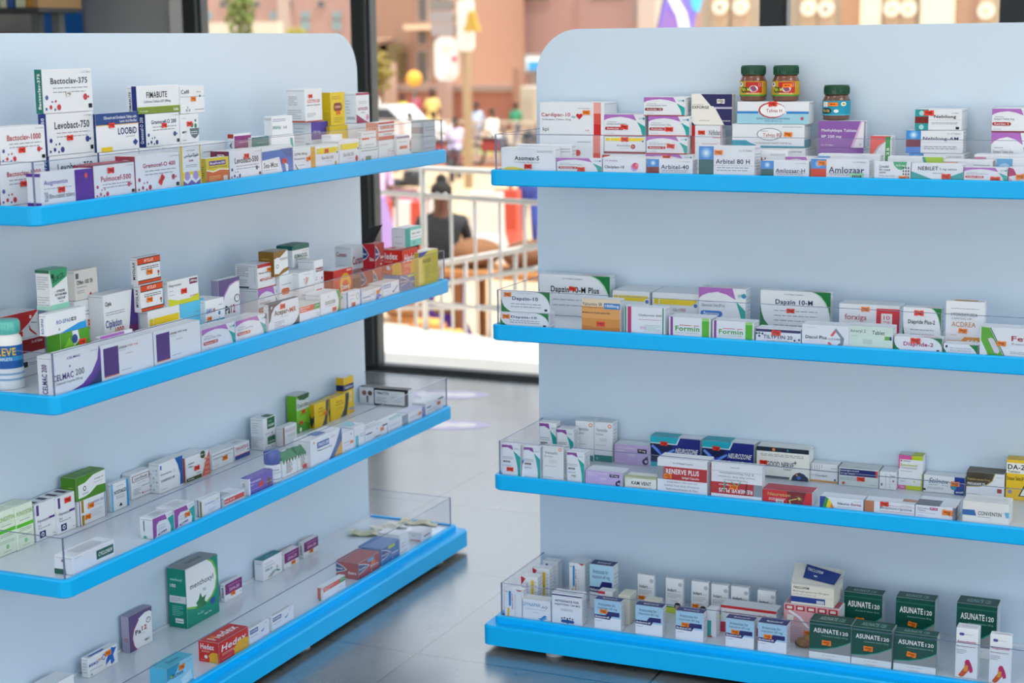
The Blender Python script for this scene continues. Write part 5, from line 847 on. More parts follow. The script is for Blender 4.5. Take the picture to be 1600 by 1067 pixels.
vs, fs = text2d('TRICLOFEM', 1); m.add([tuple(Vector(lidp(.28+.34*x, .66+.14*y-.1*x))+Vector((0, 0, .0006))) for x, y in vs], fs, pm(WH))
o = m.build('lid', c['o']); o.location = (0, 0, c['H']+.001)
asu = [Rr(0, .24, 1, 1, '#064e42'), Pp([(0, .27), (.35, .3), (.65, .38), (.9, .5), (1, .56), (1, .2), (0, .2)], '#8f9494'), Pp([(0, .28), (.35, .31), (.65, .39), (.9, .51), (1, .57), (1, .55), (.9, .485), (.65, .365), (.35, .285), (0, .255)], '#2a9a88'), Rr(0, 0, 1, .2, '#e4e9e8'), T('ASUNATE', .1, .71, .7, .83, WH, 1), T('120', .74, .71, .93, .8, WH, .8), T('Artesunate for Injection 120 mg', .3, .62, .92, .66, '#9accc0', 0), T('For injection (IM/IV)', .32, .12, .66, .15, GR, 0), T('1 Combipack', .36, .04, .6, .07, GR, 0), Rr(0, 0, 1, 1, '#0a4a3e', 'T'), T('ASUNATE 120', .2, .25, .8, .7, '#8fb4ac', .8, 0, 'T'), Rr(0, 0, 1, 1, '#b8c4c2', 'R'), Rr(0, .9, 1, .925, '#2a6a5e')]
for xl, xr, yt, s_, lk, xs, ro in ((1319, 1379, 927, .17, 'dark green carton with orange sticker, left of back three', 1384, 0), (1400, 1461, 936, .17, 'dark green carton with tilted sticker, middle of back three', 1466, -10), (1495, 1558, 945, .17, 'dark green carton with orange sticker, right of back three', 1563, 0)):
    B('R', 4, xl, xr, yt, lk, asu, s=s_, D=.05, xs=xs, st=('o', .43 if ro == 0 else .44, .5 if xl > 1319 else .46, ro, .02))
for xl, xr, yt, lk, xs, ro in ((1265, 1330, 973, 'dark green carton with orange sticker, left of front three', None, 0), (1331, 1394, 982, 'dark green carton with orange sticker, middle of front three', None, 0), (1397, 1464, 991, 'dark green carton with orange sticker, right of front three', 1468, -8)):
    B('R', 4, xl, xr, yt, lk, asu, D=.05, xs=xs, st=('o', .42, .47, ro, .021))
amp = [Cc(.22, .88, .03, '#5a4a9a'), Cc(.3, .88, .03, '#5a4a9a'), Mm(.38, .87, .75, .89, 1), T('Ampydazole', .06, .69, .9, .76, '#b82868', .8), T('Metronidazole Injection', .05, .62, .88, .65, BK, .6), Mm(.05, .48, .5, .58, 3), Pp([(.42, .32), (.5, .38), (.62, .38), (.72, .3), (.8, .2), (.8, .14), (.68, .12), (.6, .2)], '#c02464'), Pp([(.44, .32), (.42, .22), (.2, .08), (.16, .05), (.28, .02), (.4, .04), (.62, .16), (.6, .22)], '#c8582a'), Pp([(.45, .26), (.6, .26), (.55, .14), (.38, .14)], '#e0963a'), Mm(.2, .2, .9, .7, 1, '#b82868', 'T')]
B('R', 4, 1494, 1529, 982, 'tall white carton with magenta-orange pill, left of two', amp, yb=1060, D=.035)
B('R', 4, 1547, 1581, 992, 'tall white carton with magenta-orange pill, right of two', amp, s=.024, D=.035, xs=1583)
m = MB(); p = hit(1256, 1010, 1, .09)
m.ball((0, 0, .012), (.018, .012, .012), mat('#8a6440', .5, bump=.5, nscale=120), 12, 8); m.ball((.012, .006, .02), (.014, .01, .011), mat('#a5793e', .5), 10, 7); m.ball((-.01, .004, .008), (.012, .01, .008), mat('#4a4038', .5), 10, 7)
o = m.build('crumpled_packet'); o.location = (p.x, .085, .0995); setlabel(o, 'R', 4, 'small crumpled brown packet behind the front dark green carton', 'packet')
# ================================================================ LEFT RACK, top shelf
def L(sh, xl, xr, yt, look, els=(), **k): return B('L', sh, xl, xr, yt, look, els, **k)
a = L(1, -2, 70, 255, 'lower red-dotted white carton at the shelf corner', dots('Bactoclav-1000', '#b0303c', '#a02a38', y=(.7, .82)), s=.105, D=.05, st=('r', .5, .5))
L(1, -2, 70, 197, 'upper red-dotted white carton at the shelf corner', dots('Bactoclav-1000', '#b0303c', '#a02a38', y=(.62, .78)), on=a, s=None, D=.05, st=('r', .46, .35))
a = L(1, 77, 151, 241, 'lowest blue-dotted white carton of the tall left stack', dots('Levobact-750', '#39414f', '#2a3788', '#34408a', sd='#34408a', y=(.62, .8)), s=.13, xs=60)
a = L(1, 72, 146, 176, 'middle blue-dotted white carton with red sticker, tall left stack', dots('Levobact-750', '#39414f', '#2a3788', '#34408a', sd='#34408a', y=(.62, .8)), on=a, s=None, D=.1, xs=60, st=('r', .46, .4))
L(1, 65, 143, 107.5, 'teal-ended white carton crowning the tall left stack', dots('Bactoclav-375', '#3b4150', '#14746c', y=(.66, .8)), on=a, s=None, D=.1, xs=54, st=('w', .5, .43, 0, .016))
a = L(1, 152, 217, 236, 'white carton with navy title under the yellow-footed carton', [T('Ornil', .32, .45, .62, .75, NV, 1), Rr(0, 0, .04, 1, NV), Rr(.8, .3, 1, .6, '#8ab0d8')], s=.12, D=.09)
L(1, 149, 216, 176, 'navy and white carton with yellow foot label', [Rr(0, .7, 1, 1, '#1d4688'), Rr(0, .68, 1, .7, '#e0b040'), T('Ofloxacin and Ornidazole Tablets with', .18, .84, .95, .92, WH, .3), T('Lactic Acid Bacillus', .55, .74, .95, .81, WH, .3), T('LOOBiD', .5, .42, .94, .6, '#1d2f6e', 1), Rr(.1, 0, .35, .12, '#e8c820'), Pp([(.84, .2), (.9, .1), (.96, .2), (.9, .28)], '#1d4688'), Mm(.68, .34, .9, .38, 1), Rr(.5, 0, 1, 1, '#2a3f78', 'L')], on=a, s=None, D=.08, xs=147, st=('r', .35, .68))
a = L(1, 218, 277, 229, 'white carton with pink label under the balls carton', [T('NT-400', .3, .4, .6, .6, GR, .3), Rr(.55, .6, .75, .85, '#d04a68'), Mm(.1, .1, .9, .3, 2)], s=.12, D=.09)
b = L(1, 227, 280, 176.5, 'white carton with blue balls and navy end', dots('Gramocef-O 200', NV, '#1d3478', '#34508a', sd='#34508a', y=(.68, .8)), on=a, s=None, D=.08, xs=214, st=('r', .53, .62, 0, .018))
L(1, 213, 280, 133.5, 'white carton with olive green foot and black serif title', [Rr(0, 0, 1, .23, '#76902c'), Rr(0, .23, 1, .25, '#b8c06a'), T('FIMABUTE', .22, .56, .7, .78, BK, .6), T('Cefixime Tablets USP 200mg', .15, .36, .78, .48, GR, .3), T('Litaka', .84, .06, .96, .17, WH, 1), T('10 x 10 Tablets', .06, .06, .24, .12, WH, 0), Rr(.5, 0, 1, 1, '#22307e', 'L'), T('FIMABUTE', .2, .1, .42, .8, BK, 1, 90, 'L')], on=b, s=None, D=.06, xs=198)
a = L(1, 281, 311, 224, 'white carton hidden beneath the small shield-print carton', plain(2), s=.12, D=.06)
b = L(1, 281, 310, 178, 'small white carton with grey-green shield print', [T('MERIT', .1, .35, .34, .42, BK, 1), Pp([(.5, .5), (1, .5), (.98, .3), (.88, .2), (.75, .14), (.6, .22), (.52, .34)], '#5c7078'), Cc(.62, .62, .09, '#2a7a68'), Cc(.82, .58, .08, '#3a8a60'), Cc(.82, .76, .05, '#2a7a68'), Mm(.55, .28, .9, .42, 2, WH), Mm(.1, .08, .3, .14, 1), Mm(.1, .84, .3, .88, 1)], on=a, s=None, D=.05, st=('r', .48, .66, 0, .019))
L(1, 281, 319, 134, 'white carton with thin grey title and orange sticker', [T('Cefil', .04, .72, .36, .86, BK, .5), T('400 mg', .66, .74, .84, .8, '#a03a4a', .3), Rr(0, .6, 1, .62, LG), Cc(.8, .62, .05, '#3c6a8a'), Cc(.28, .22, .04, LG), Cc(.24, .12, .05, '#9aa2a8'), Cc(.35, .12, .05, '#9aa2a8'), Mm(.58, .1, .95, .18, 1)], on=b, s=None, D=.05, st=('o', .52, .52, 0, .018))
L(1, 63, 145, 267, 'white and violet carton at the acrylic corner', [Rr(.64, 0, 1, 1, '#5b2a9a'), T('Augmentin', .05, .6, .5, .78, '#6a50b0', .4), Mm(.05, .5, .58, .55, 1), T('film-coated tablets', .14, .22, .62, .36, GR, .3), T('28', .05, .14, .12, .44, '#8a90a8', .3), Cc(.86, .8, .08, '#e05a3a'), Mm(.05, .02, .2, .08, 1), Rr(0, .9, 1, 1, '#5b2a9a', 'L'), Rr(0, 0, 1, .12, '#5b2a9a', 'L')], xs=41, st=('r', .37, .46, 0, .02), D=.06)
L(1, 146, 210, 256, 'red-dotted white carton next to the violet-ended one', dots('Pulmocef-500', '#a82a44', '#a8283c', '#c04a64', sd='#c04a64', y=(.5, .66)) + [Rr(0, 0, 1, 1, '#a8283c', 'T')], D=.05, st=('r', .4, .82, 0, .021))
L(1, 211, 280, 241, 'red-dotted white carton with tilted diamond sticker', dots('Gramocef-O 400', '#a82a44', '#a8283c', '#b03a50', sd='#b03a50', y=(.66, .78)) + [Cc(.88, .88, .03, WH)], D=.05, st=('r', .56, .3, 50, .022))
ar = '\ufeb2\ufedb\ufeee\ufee3\ufe8e\ufedb\ufeee\ufee0\ufed3'
L(1, 281, 313, 227, 'yellow-edged white carton with Arabic lettering and violet capsules', [Rr(0, 0, .1, 1, '#e0c838'), Rr(.94, 0, 1, 1, '#e0c838'), Pp([(.1, 0), (.1, .16), (.3, .06), (.5, .16), (.7, .06), (.94, .16), (.94, 0)], '#7a60b0'), Rr(.1, .2, .94, .36, '#e8d24a'), Cc(.3, .26, .11, '#a898dc'), Cc(.72, .26, .11, '#a898dc'), Cc(.5, .24, .05, '#f0ecf4'), T(ar, .18, .7, .88, .8, BK, 1), T('500', .4, .6, .62, .65, '#a82a44', .6), Mm(.25, .46, .8, .54, 2), Mm(.3, .86, .7, .9, 1)], D=.05)
L(1, 322, 357, 246, 'yellow and orange carton with purple title band', [Rr(0, 0, 1, 1, '#e6cf22'), Pp([(0, 0), (0, .5), (.3, .42), (.6, .5), (1, .46), (1, 0)], '#d86a2a'), Pp([(0, .5), (.3, .42), (.6, .5), (1, .46), (1, .5), (.6, .56), (.3, .48), (0, .56)], '#f4f0d0'), Rr(.12, .7, .86, .88, '#6a3a8a'), T('MoxaForte-500', .16, .74, .82, .84, WH, 1), T('Amoxicillin Clavulanate', .1, .6, .9, .66, '#4a3a2a', .3), Rr(.74, .05, .92, .25, '#d8d4c8'), Mm(.1, .08, .6, .3, 3, '#f0d080'), Rr(0, 0, 1, 1, '#d8bf1e', 'L'), Mm(.2, .2, .7, .7, 6, '#5a3a1a', 'L')], xs=310)
L(1, 358, 408, 234, 'blue-dotted white carton beside the yellow-orange one', dots('Levobact-500', '#39414f', '#7a2440', '#454078', sd='#3a4468', y=(.55, .76)), D=.05, st=('r', .52, .78, 0, .02))
L(1, 409, 457, 229, 'white carton with bold blue chevron print', [Pp([(0, .86), (0, .55), (.55, .62), (.66, 0), (.78, 0), (.72, .4), (.84, .3), (.84, 0), (1, 0), (1, .9)], '#2a72c0'), Pp([(.6, .9), (1, .9), (1, .55), (.8, .6), (.7, .75)], '#1f5aa8'), Rr(.0, .14, .5, .55, '#eef0f2'), T('Sea-Mox', .04, .26, .5, .46, BK, 1), Mm(.04, .16, .45, .22, 1), Mm(.8, .9, .95, .94, 1)], D=.05, st=('r', .7, .45, 0, .02))
L(1, 458, 492, 231, 'white and ochre carton with orange sticker, front row', [Rr(.8, 0, 1, 1, '#d8a22c'), T('AZITRO 500 mg', .05, .66, .62, .8, BK, .4), T('Film Coated Tablets', .05, .5, .52, .58, BK, .2), Mm(.2, .2, .5, .3, 1), Pp([(.05, .3), (.08, .32), (.24, 0), (.2, 0)], BK)], D=.05, st=('o', .68, .5, 10, .019))
L(1, 493, 529, 226.5, 'yellow-banded carton with red sticker, left of two', sunband('Euro Bol 500', y=(.62, .88), t=(.25, .36, .75, .5)) + [Cc(.85, .14, .1, '#c8b02a')], D=.05, st=('r', .45, .74, 0, .019))
L(1, 530, 561, 218, 'yellow-banded carton without sticker, right of two', sunband('Euro Bol 500', y=(.6, .84), t=(.2, .32, .7, .48)) + [Cc(.85, .2, .12, '#b03048')], D=.05)
a = L(1, 562, 591, 231, 'lower small white carton of the pair before the red-banded stack', [Mm(.1, .1, .2, .3, 2, BK), Rr(.3, .1, .6, .4, '#6a9a78'), Mm(.1, .75, .95, .9, 1, BK)], D=.04, xs=560)
L(1, 565, 588, 205, 'upper small white carton with red stripe, before red-banded stack', [Rr(.02, .5, .5, .62, RD2), Mm(.6, .5, .95, .75, 1, BK), Mm(.1, .8, .8, .9, 1), Mm(.2, .1, .8, .3, 1), Mm(.3, .1, .7, .9, 4, GR, 'L')], on=a, s=None, D=.035, xs=561)
a = L(1, 592, 619, 218, 'pale carton beneath the red-banded carton', [Rr(.5, .2, .95, .5, '#e0c8cc'), Rr(.55, .25, .9, .45, WC), T('Opam', .57, .28, .88, .42, '#b03a4a', .6), Mm(.1, .7, .5, .78, 1)], s=.03, D=.06, xs=588)
L(1, 591, 616, 190.5, 'red-banded white carton near the far end of the shelf', [Rr(0, .9, 1, 1, '#c83a3a'), Rr(.1, .6, 1, .8, '#e0a8a0'), T('CEMPOR 200', .12, .62, .95, .78, '#c02a34', 1), Rr(0, .42, 1, .5, '#c83a3a'), T('CAPSULES', .3, .26, .8, .34, BK, .6), Rr(0, 0, 1, .2, '#c02a34'), Rr(0, 0, 1, 1, '#e8a898', 'L'), T('110', .3, .4, .8, .7, '#b04038', 0, 0, 'L')], on=a, s=None, xs=572, D=.06)
L(1, 620, 640, 211, 'small white carton with short red mark, far end', [Rr(.2, .35, .8, .5, '#c84a5a'), Rr(0, .85, 1, .95, '#8a7aa8'), Mm(.1, .65, .8, .72, 1)], D=.04)
a = L(1, 662, 681, 213, 'lower silvery carton at the far end of the shelf', [Rr(0, .5, 1, .8, '#c4c8cc'), Mm(.1, .2, .9, .4, 1)], col='#cfd4d8', s=.03, xs=642, D=.06)
L(1, 662, 680, 188, 'upper silvery carton with dark lid at the far end', [Mm(.1, .3, .9, .7, 2), Rr(0, 0, 1, 1, '#5c6468', 'T'), Rr(.05, .2, .95, .6, '#a8a0a4', 'L')], col='#cfd4d8', on=a, s=None, xs=642, D=.06)
L(1, 308, 352, 222, 'white carton with violet mark behind the yellow-orange carton', [T('LPC 500 IU', .15, .3, .6, .5, '#7a8090', .3), Cc(.65, .6, .08, '#6a5ab0'), Rr(.78, .4, 1, .62, '#7ad0c8'), Mm(.2, .7, .5, .8, 1)], s=.12, D=.06)
L(1, 365, 392, 208.5, 'small carton with plum band and orange sticker', [Rr(.03, .28, 1, .95, '#8a2a78'), T('ZAHA-250', .25, .5, .9, .66, '#e0b0d8', 1), Mm(.3, .75, .85, .85, 1, '#d0a0c8'), Mm(.05, .1, .3, .18, 1), T('ZAHA', .3, .2, .7, .8, BK, 1, 90, 'L'), Rr(0, .9, 1, 1, '#b03a30', 'L')], s=.09, xs=356, D=.05, st=('o', .62, .22, 0, .017))
L(1, 393, 420, 214, 'small carton with dark teal band behind blue chevron carton', [Rr(0, .3, 1, 1, '#1a6a72'), T('ZAHA-500', .14, .5, .85, .7, '#a8dce0', 1), Mm(.3, .8, .9, .9, 1, '#7ac0c8')], s=.08, D=.05)
a = L(1, 424, 460, 211, 'pale grey carton under the small teal-lettered carton', [Rr(.1, .2, .75, .7, '#b8bcc0'), Pp([(.8, .9), (.92, .9), (1, .1), (.9, .3)], '#2aa89a'), Mm(.5, .3, .8, .5, 1)], s=.08, D=.05)
L(1, 425, 457, 181, 'small white carton with teal lettering and violet lines', [Mm(.02, .7, .65, .88, 2, '#8a80b0'), T('INHz', .02, .32, .4, .5, '#1a9a98', 1, 's'), T('10', .55, .32, .7, .45, PU, 1), Mm(.1, .75, .9, .95, 1, LG, 'L')], on=a, s=None, xs=412, D=.05)
a = L(1, 486, 514, 190, 'white carton with purple and blue corner supporting larger one', [Rr(0, .58, 1, 1, '#4a3aa0'), T('150 mg', .1, .72, .5, .8, WH, .6), Pp([(0, .38), (.3, .44), (.6, .3), (1, .3), (1, .2), (.6, .22), (.3, .36), (0, .3)], '#3a4a98'), Cc(.85, .62, .07, '#e04a2a'), Mm(.1, .06, .4, .12, 1), Rr(.7, .1, .95, .5, '#b0b4b8', 'L'), Mm(.1, .5, .6, .9, 5, LG, 'L')], s=.11, xs=457, D=.08)
L(1, 476, 503, 138.5, 'large white carton with red sticker and pale red title', [T('AZICYN-500', .12, .58, .85, .68, '#d8685a', .4), T('Azithromycin Tablets USP', .1, .48, .85, .53, BK, .3), Mm(.1, .15, .6, .28, 3), Rr(0, 0, 1, .04, '#b04a3c'), Mm(.15, .5, .6, .8, 5, LG, 'L'), Mm(.1, .1, .8, .4, 5, LG, 'L'), Rr(0, 0, 1, .05, '#c0604c', 'L')], on=a, s=None, xs=446, D=.09, st=('r', .3, .78, 0, .017))
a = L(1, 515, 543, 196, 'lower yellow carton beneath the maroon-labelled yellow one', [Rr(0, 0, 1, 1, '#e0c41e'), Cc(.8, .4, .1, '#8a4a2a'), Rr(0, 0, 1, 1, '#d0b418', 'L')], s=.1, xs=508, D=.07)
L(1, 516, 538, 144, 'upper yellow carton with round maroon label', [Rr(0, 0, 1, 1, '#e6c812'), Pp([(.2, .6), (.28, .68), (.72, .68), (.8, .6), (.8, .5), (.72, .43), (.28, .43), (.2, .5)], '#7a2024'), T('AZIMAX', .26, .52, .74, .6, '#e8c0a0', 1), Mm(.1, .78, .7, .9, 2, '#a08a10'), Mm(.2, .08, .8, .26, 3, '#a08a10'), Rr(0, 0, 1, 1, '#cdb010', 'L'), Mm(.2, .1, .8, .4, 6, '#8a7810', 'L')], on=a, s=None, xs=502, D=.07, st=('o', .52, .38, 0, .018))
a = L(1, 544, 574, 193, 'lower white carton beneath the wine-triangle carton', [Mm(.5, .5, .9, .8, 2, BK), Cc(.8, .3, .1, GR)], s=.1, D=.07)
L(1, 556, 577, 145, 'white carton with wine-red triangle and top band', [Rr(0, .93, 1, 1, '#a02a58'), T('ROTACZID', .15, .42, .85, .52, '#9a2a4a', 1), T('20mg', .35, .32, .6, .37, BK, .4), Pp([(0, .3), (0, 0), (.9, 0), (.6, .08)], '#a02a58'), Cc(.82, .18, .1, '#d890b0'), Mm(.2, .62, .8, .74, 2, LG), Mm(.1, .3, .5, .8, 5, LG, 'L'), Mm(.2, .12, .9, .22, 2, BK, 'L')], on=a, s=None, xs=538, D=.07)
L(1, 518, 535, 210, 'tiny white carton lying before the yellow pair', plain(1), s=.055, D=.03)
# ================================================================ LEFT RACK, second shelf
def bottle(side, sh, px0, px1, ytop, ycap, s, look, capc, bodyc, labels, txt=None, name='pill_bottle'):
    x = XL - s; a = hit(px0, ycap, 0, x); b = hit(px1, ycap, 0, x); r = (px1-px0)/2*(a-CAM_C).dot(CAM_F)/FPX; z0 = DK[sh-1]+.0006
    h = hit((px0+px1)/2, ytop, 0, x).z - z0; hc = hit((px0+px1)/2, ycap, 0, x).z - z0
    e = empty(name, (x-r if False else x, (a.y+b.y)/2, z0)); setlabel(e, side, sh, look, 'bottle', 'pill bottles')
    m = MB(); m.lathe([(0, 0), (r*.9, 0), (r, h*.03), (r, hc*.84), (r*.94, hc*.93), (r*.78, hc*.985), (r*.76, hc), (0, hc)], (0, 0, 0), pm(bodyc), 32); m.build('bottle_body', e)
    m = MB(); m.lathe([(0, hc), (r*.86, hc), (r*.9, hc+.002), (r*.9, h*.97), (r*.84, h), (0, h)], (0, 0, 0), mat(capc, .3, .5, coat=.3), 40)
    for k in range(30): t = 2*math.pi*k/30; m.tube([(r*.905*math.cos(t), r*.905*math.sin(t), hc+.003), (r*.905*math.cos(t), r*.905*math.sin(t), h*.96)], r*.022, mat(capc, .3, .5, coat=.3), 4)
    m.build('cap', e)
    m = MB()
    for i, (v0, v1, c) in enumerate(labels):
        R_ = r*1.006+.0002*i; n = 32; m.add([(R_*math.cos(2*math.pi*k/n), R_*math.sin(2*math.pi*k/n), hc*v) for v in (v0, v1) for k in range(n)], [(k, (k+1) % n, n+(k+1) % n, n+k) for k in range(n)], pm(c), True)
    for tx, u0, v0, u1, v1, c in (txt or []):
        vs, fs = text2d(tx, 1); R_ = r*1.03
        def q(x, y): t = math.radians(-100 + 110*(u0+(u1-u0)*x)); return (R_*math.cos(t), R_*math.sin(t), hc*(v0+(v1-v0)*y))
        m.add([q(x, y) for x, y in vs], fs, pm(c))
    m.build('label', e); return e
bottle('L', 2, -14, 33, 499, 520, .172, 'white bottle with turquoise cap and blue label at left edge', '#5fc4bc', '#eef0f0', [(.38, .8, '#1c62b0'), (.52, .6, '#3aa0d8'), (.0, .38, '#e6eef4'), (.26, .3, '#8ab4d8'), (.16, .2, '#8ab4d8')], [('ALEVE', -.12, .62, .75, .76, '#f0c82a'), ('CAPLETS', .1, .53, .6, .58, WH)])
a = L(2, -5, 62, 565, 'white carton at the base of the red-topped pair by bottle', [Rr(.55, .55, .72, .85, BK), Mm(.75, .6, .95, .8, 2)], s=.212, D=.07)
a = L(2, -5, 70, 531, 'white carton with maroon band behind the turquoise-capped bottle', [Rr(.3, .3, 1, .95, '#8a2024'), T('3 x 10 Tablets', .72, .72, .95, .84, WH, .5), Rr(0, 0, 1, .3, WC)], on=a, s=None, D=.07)
L(2, -5, 60, 490, 'red and white carton with red sticker above maroon band', [Pp([(0, 1), (1, 1), (.75, .55), (.55, .3), (.4, .2), (0, .1)], '#d02a2e'), T('120 mg', .2, .56, .46, .68, WH, .5), T('Atoxia-120', .1, .34, .5, .46, WH, 1), Cc(.8, .78, .07, '#f0e0dc'), Pp([(.75, .5), (.8, .3), (.95, .05), (.9, .05), (.76, .28)], '#c02a2e'), Pp([(.8, .55), (.95, .5), (.96, .52), (.81, .58)], '#3a8a6a')], on=a, s=None, D=.07, st=('r', .5, .2))
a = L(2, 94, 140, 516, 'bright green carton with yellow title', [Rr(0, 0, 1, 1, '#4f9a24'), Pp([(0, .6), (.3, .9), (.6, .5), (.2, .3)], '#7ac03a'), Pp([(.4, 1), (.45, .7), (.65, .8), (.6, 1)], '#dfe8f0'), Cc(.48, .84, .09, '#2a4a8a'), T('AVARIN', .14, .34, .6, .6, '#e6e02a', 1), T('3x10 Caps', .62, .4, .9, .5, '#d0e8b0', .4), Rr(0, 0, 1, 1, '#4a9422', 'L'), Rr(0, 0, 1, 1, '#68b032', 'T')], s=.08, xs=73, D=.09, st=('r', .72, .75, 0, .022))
b = L(2, 72, 134, 484.5, 'white carton with blue wave and dark strength box', [T('RO-SPAS', .24, .44, .6, .62, '#2a6ab0', .8), Rr(.62, .46, .74, .62, BK), T('40', .64, .48, .72, .6, WH, 1), Pp([(.3, 0), (.5, .12), (.8, .3), (1, .34), (1, 0)], '#2a9ae0'), Pp([(.9, .3), (1, .4), (1, .3)], '#7ac8e8'), Cc(.3, .2, .07, LG), T('RO-SPAS', .3, .1, .6, .8, '#2a6ab0', 1, 90, 'L')], on=a, s=None, xs=60, D=.09)
L(2, 77, 105, 420, 'green-topped carton leaning back with slanted title', [Pp([(0, 1), (1, 1), (.95, .78), (.12, .55)], '#3aa070'), Rr(0, 0, 1, .13, '#8ccfb8'), T('BUKOL', .16, .66, .82, .92, '#123a2c', 1, 'd'), Cc(.15, .84, .06, '#123a2c'), T('HYOSCINE', .35, .42, .8, .48, BK, .6), T('BUTYLBROMIDE', .25, .33, .9, .39, BK, .6), T('TABLETS BP', .35, .24, .8, .3, BK, .6), T('10 mg', .46, .16, .68, .2, BK, .3), Mm(.1, .5, .9, .85, 6, LG, 'L'), Mm(.1, .1, .9, .35, 4, LG, 'L'), Rr(0, 0, 1, .1, '#a8d8c8', 'L'), Rr(0, .92, 1, 1, '#2a6a50', 'L'), Rr(0, 0, 1, 1, '#7cc4a8', 'T')], on=b, s=.1, xs=55, D=.05)
a = L(2, 116, 160, 467, 'white carton with red swoosh under the beige carton', [Pp([(0, .02), (.5, .1), (.8, .4), (1, .75), (1, .5), (.85, .25), (.6, .05), (.3, 0)], '#e05a2c'), Pp([(1, .5), (.85, .25), (.6, .05), (.3, 0), (1, 0)], '#f0f0ee'), T('IBAK', .42, .55, .68, .7, '#c83a34', 1), Mm(.2, .76, .9, .86, 2), Rr(.66, .9, .98, 1, '#d83a30'), Mm(.65, .1, .95, .16, 1)], s=.16, D=.08, st=('r', .52, .34, 0, .015))
L(2, 116, 152, 420, 'beige-white carton with small dark square, on swoosh carton', [Rr(.04, .72, .17, .9, GR), T('Olfen 100 SR', .08, .52, .78, .66, BK, .6), Mm(.08, .4, .5, .46, 1), Mm(.08, .22, .4, .34, 2), Cc(.65, .14, .06, '#c04a5a'), T('acino', .72, .08, .92, .16, '#a04a5a', .6)], col='#e2e0dc', on=a, s=None, xs=104, D=.07)
L(2, 161, 214, 456, 'white carton with dark violet to red slanted end', [Pp([(.62, 0), (.62, 0), (.85, 1), (1, 1), (1, 0)], '#43307c'), Pp([(.58, 0), (.73, .5), (1, .5), (1, 0)], '#6a2a66'), Pp([(.56, 0), (.64, .22), (1, .22), (1, 0)], '#96263c'), Cc(.84, .2, .09, '#e8dcd0'), T('Cipla', .04, .82, .22, .9, BK, .6), T('Cipladon', .03, .5, .5, .64, '#1d4a94', 1), T('1000', .3, .4, .56, .52, '#c8403a', .8), Mm(.05, .7, .6, .76, 2), Rr(.4, .2, .5, .32, GR), Mm(.1, .26, .25, .32, 1)], s=.12, D=.04)
L(2, 156, 208, 520, 'lilac-topped white carton in front of the violet-ended one', swoosh('#c04a68', 'Dutas'), s=.07, D=.05, xs=154)
a = L(2, 231, 281, 481, 'yellow-banded carton carrying the two orange-banded ones', sunband('Rospin 2ml', y=(.42, .82), t=(.24, .22, .66, .38)) + [Cc(.8, .16, .07, '#3aa04a'), Cc(.88, .14, .06, '#3aa04a'), Pp([(.38, .42), (.5, .62), (.6, .42)], '#e9ecef')], s=.1, xs=217, D=.1)
my = [Rr(0, .76, 1, .96, '#d84a1c'), Rr(0, .95, 1, .98, BK), Rr(0, .73, 1, .76, BK), T('MYOLAX', .3, .8, .7, .92, '#f6d8c8', 1), Mm(.15, .52, .9, .66, 2, BK), Rr(0, .04, 1, .14, '#d84a1c'), Rr(0, .13, 1, .16, BK), Rr(0, .02, 1, .04, BK), Cc(.9, .36, .06, '#b0403a'), Cc(.9, .26, .04, '#3a9a5a'), T('MYOLAX', .35, .2, .7, .85, BK, 1, 90, 'L')]
b = L(2, 219, 254, 442, 'lower carton with orange and black bands', my, on=a, s=None, xs=208, D=.055, st=('o', .38, .42, 0, .02))
L(2, 214, 250, 400, 'upper carton with orange and black bands', my, on=b, s=None, xs=203, D=.055, st=('o', .5, .42, 0, .02))
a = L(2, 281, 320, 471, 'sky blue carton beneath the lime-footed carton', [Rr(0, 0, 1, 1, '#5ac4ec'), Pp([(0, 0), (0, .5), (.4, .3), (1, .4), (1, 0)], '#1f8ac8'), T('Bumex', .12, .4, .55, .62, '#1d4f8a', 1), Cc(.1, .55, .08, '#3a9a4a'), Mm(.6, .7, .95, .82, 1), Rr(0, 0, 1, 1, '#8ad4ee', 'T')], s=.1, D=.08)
L(2, 262, 310, 435, 'white carton with lime foot wave and maroon strength box', [Pp([(0, 0), (0, .3), (.3, .17), (.7, .16), (1, .3), (1, 0)], '#ccd42a'), T('Naproxen', .03, .72, .42, .86, GR, .5), Rr(.7, .72, .96, .94, '#6a1f4a'), T('500mg', .73, .77, .94, .89, WH, 1), Mm(.04, .56, .16, .62, 1), T('Europharm', .7, .2, .92, .28, '#b03a7a', .4), Mm(.04, .4, .2, .46, 1)], on=a, s=None, xs=255, D=.06, st=('r', .5, .5, 0, .021))
L(2, 321, 350, 467, 'white and teal carton with blue running figures', [Rr(0, 0, 1, .5, '#2a8aa8'), Pp([(.5, 0), (.6, .3), (.7, .55), (.75, .55), (.8, .3), (.9, 0), (.84, 0), (.74, .26), (.6, 0)], '#8ac0e0'), Cc(.72, .64, .05, '#3a7ac0'), T('ARAMAX', .0, .68, .35, .8, '#3a7ac0', .5), T('MR', .4, .68, .52, .78, '#d05a3a', .5), Mm(.7, .8, .9, .9, 1)], s=.085, D=.06, st=('o', .16, .56, 0, .016))
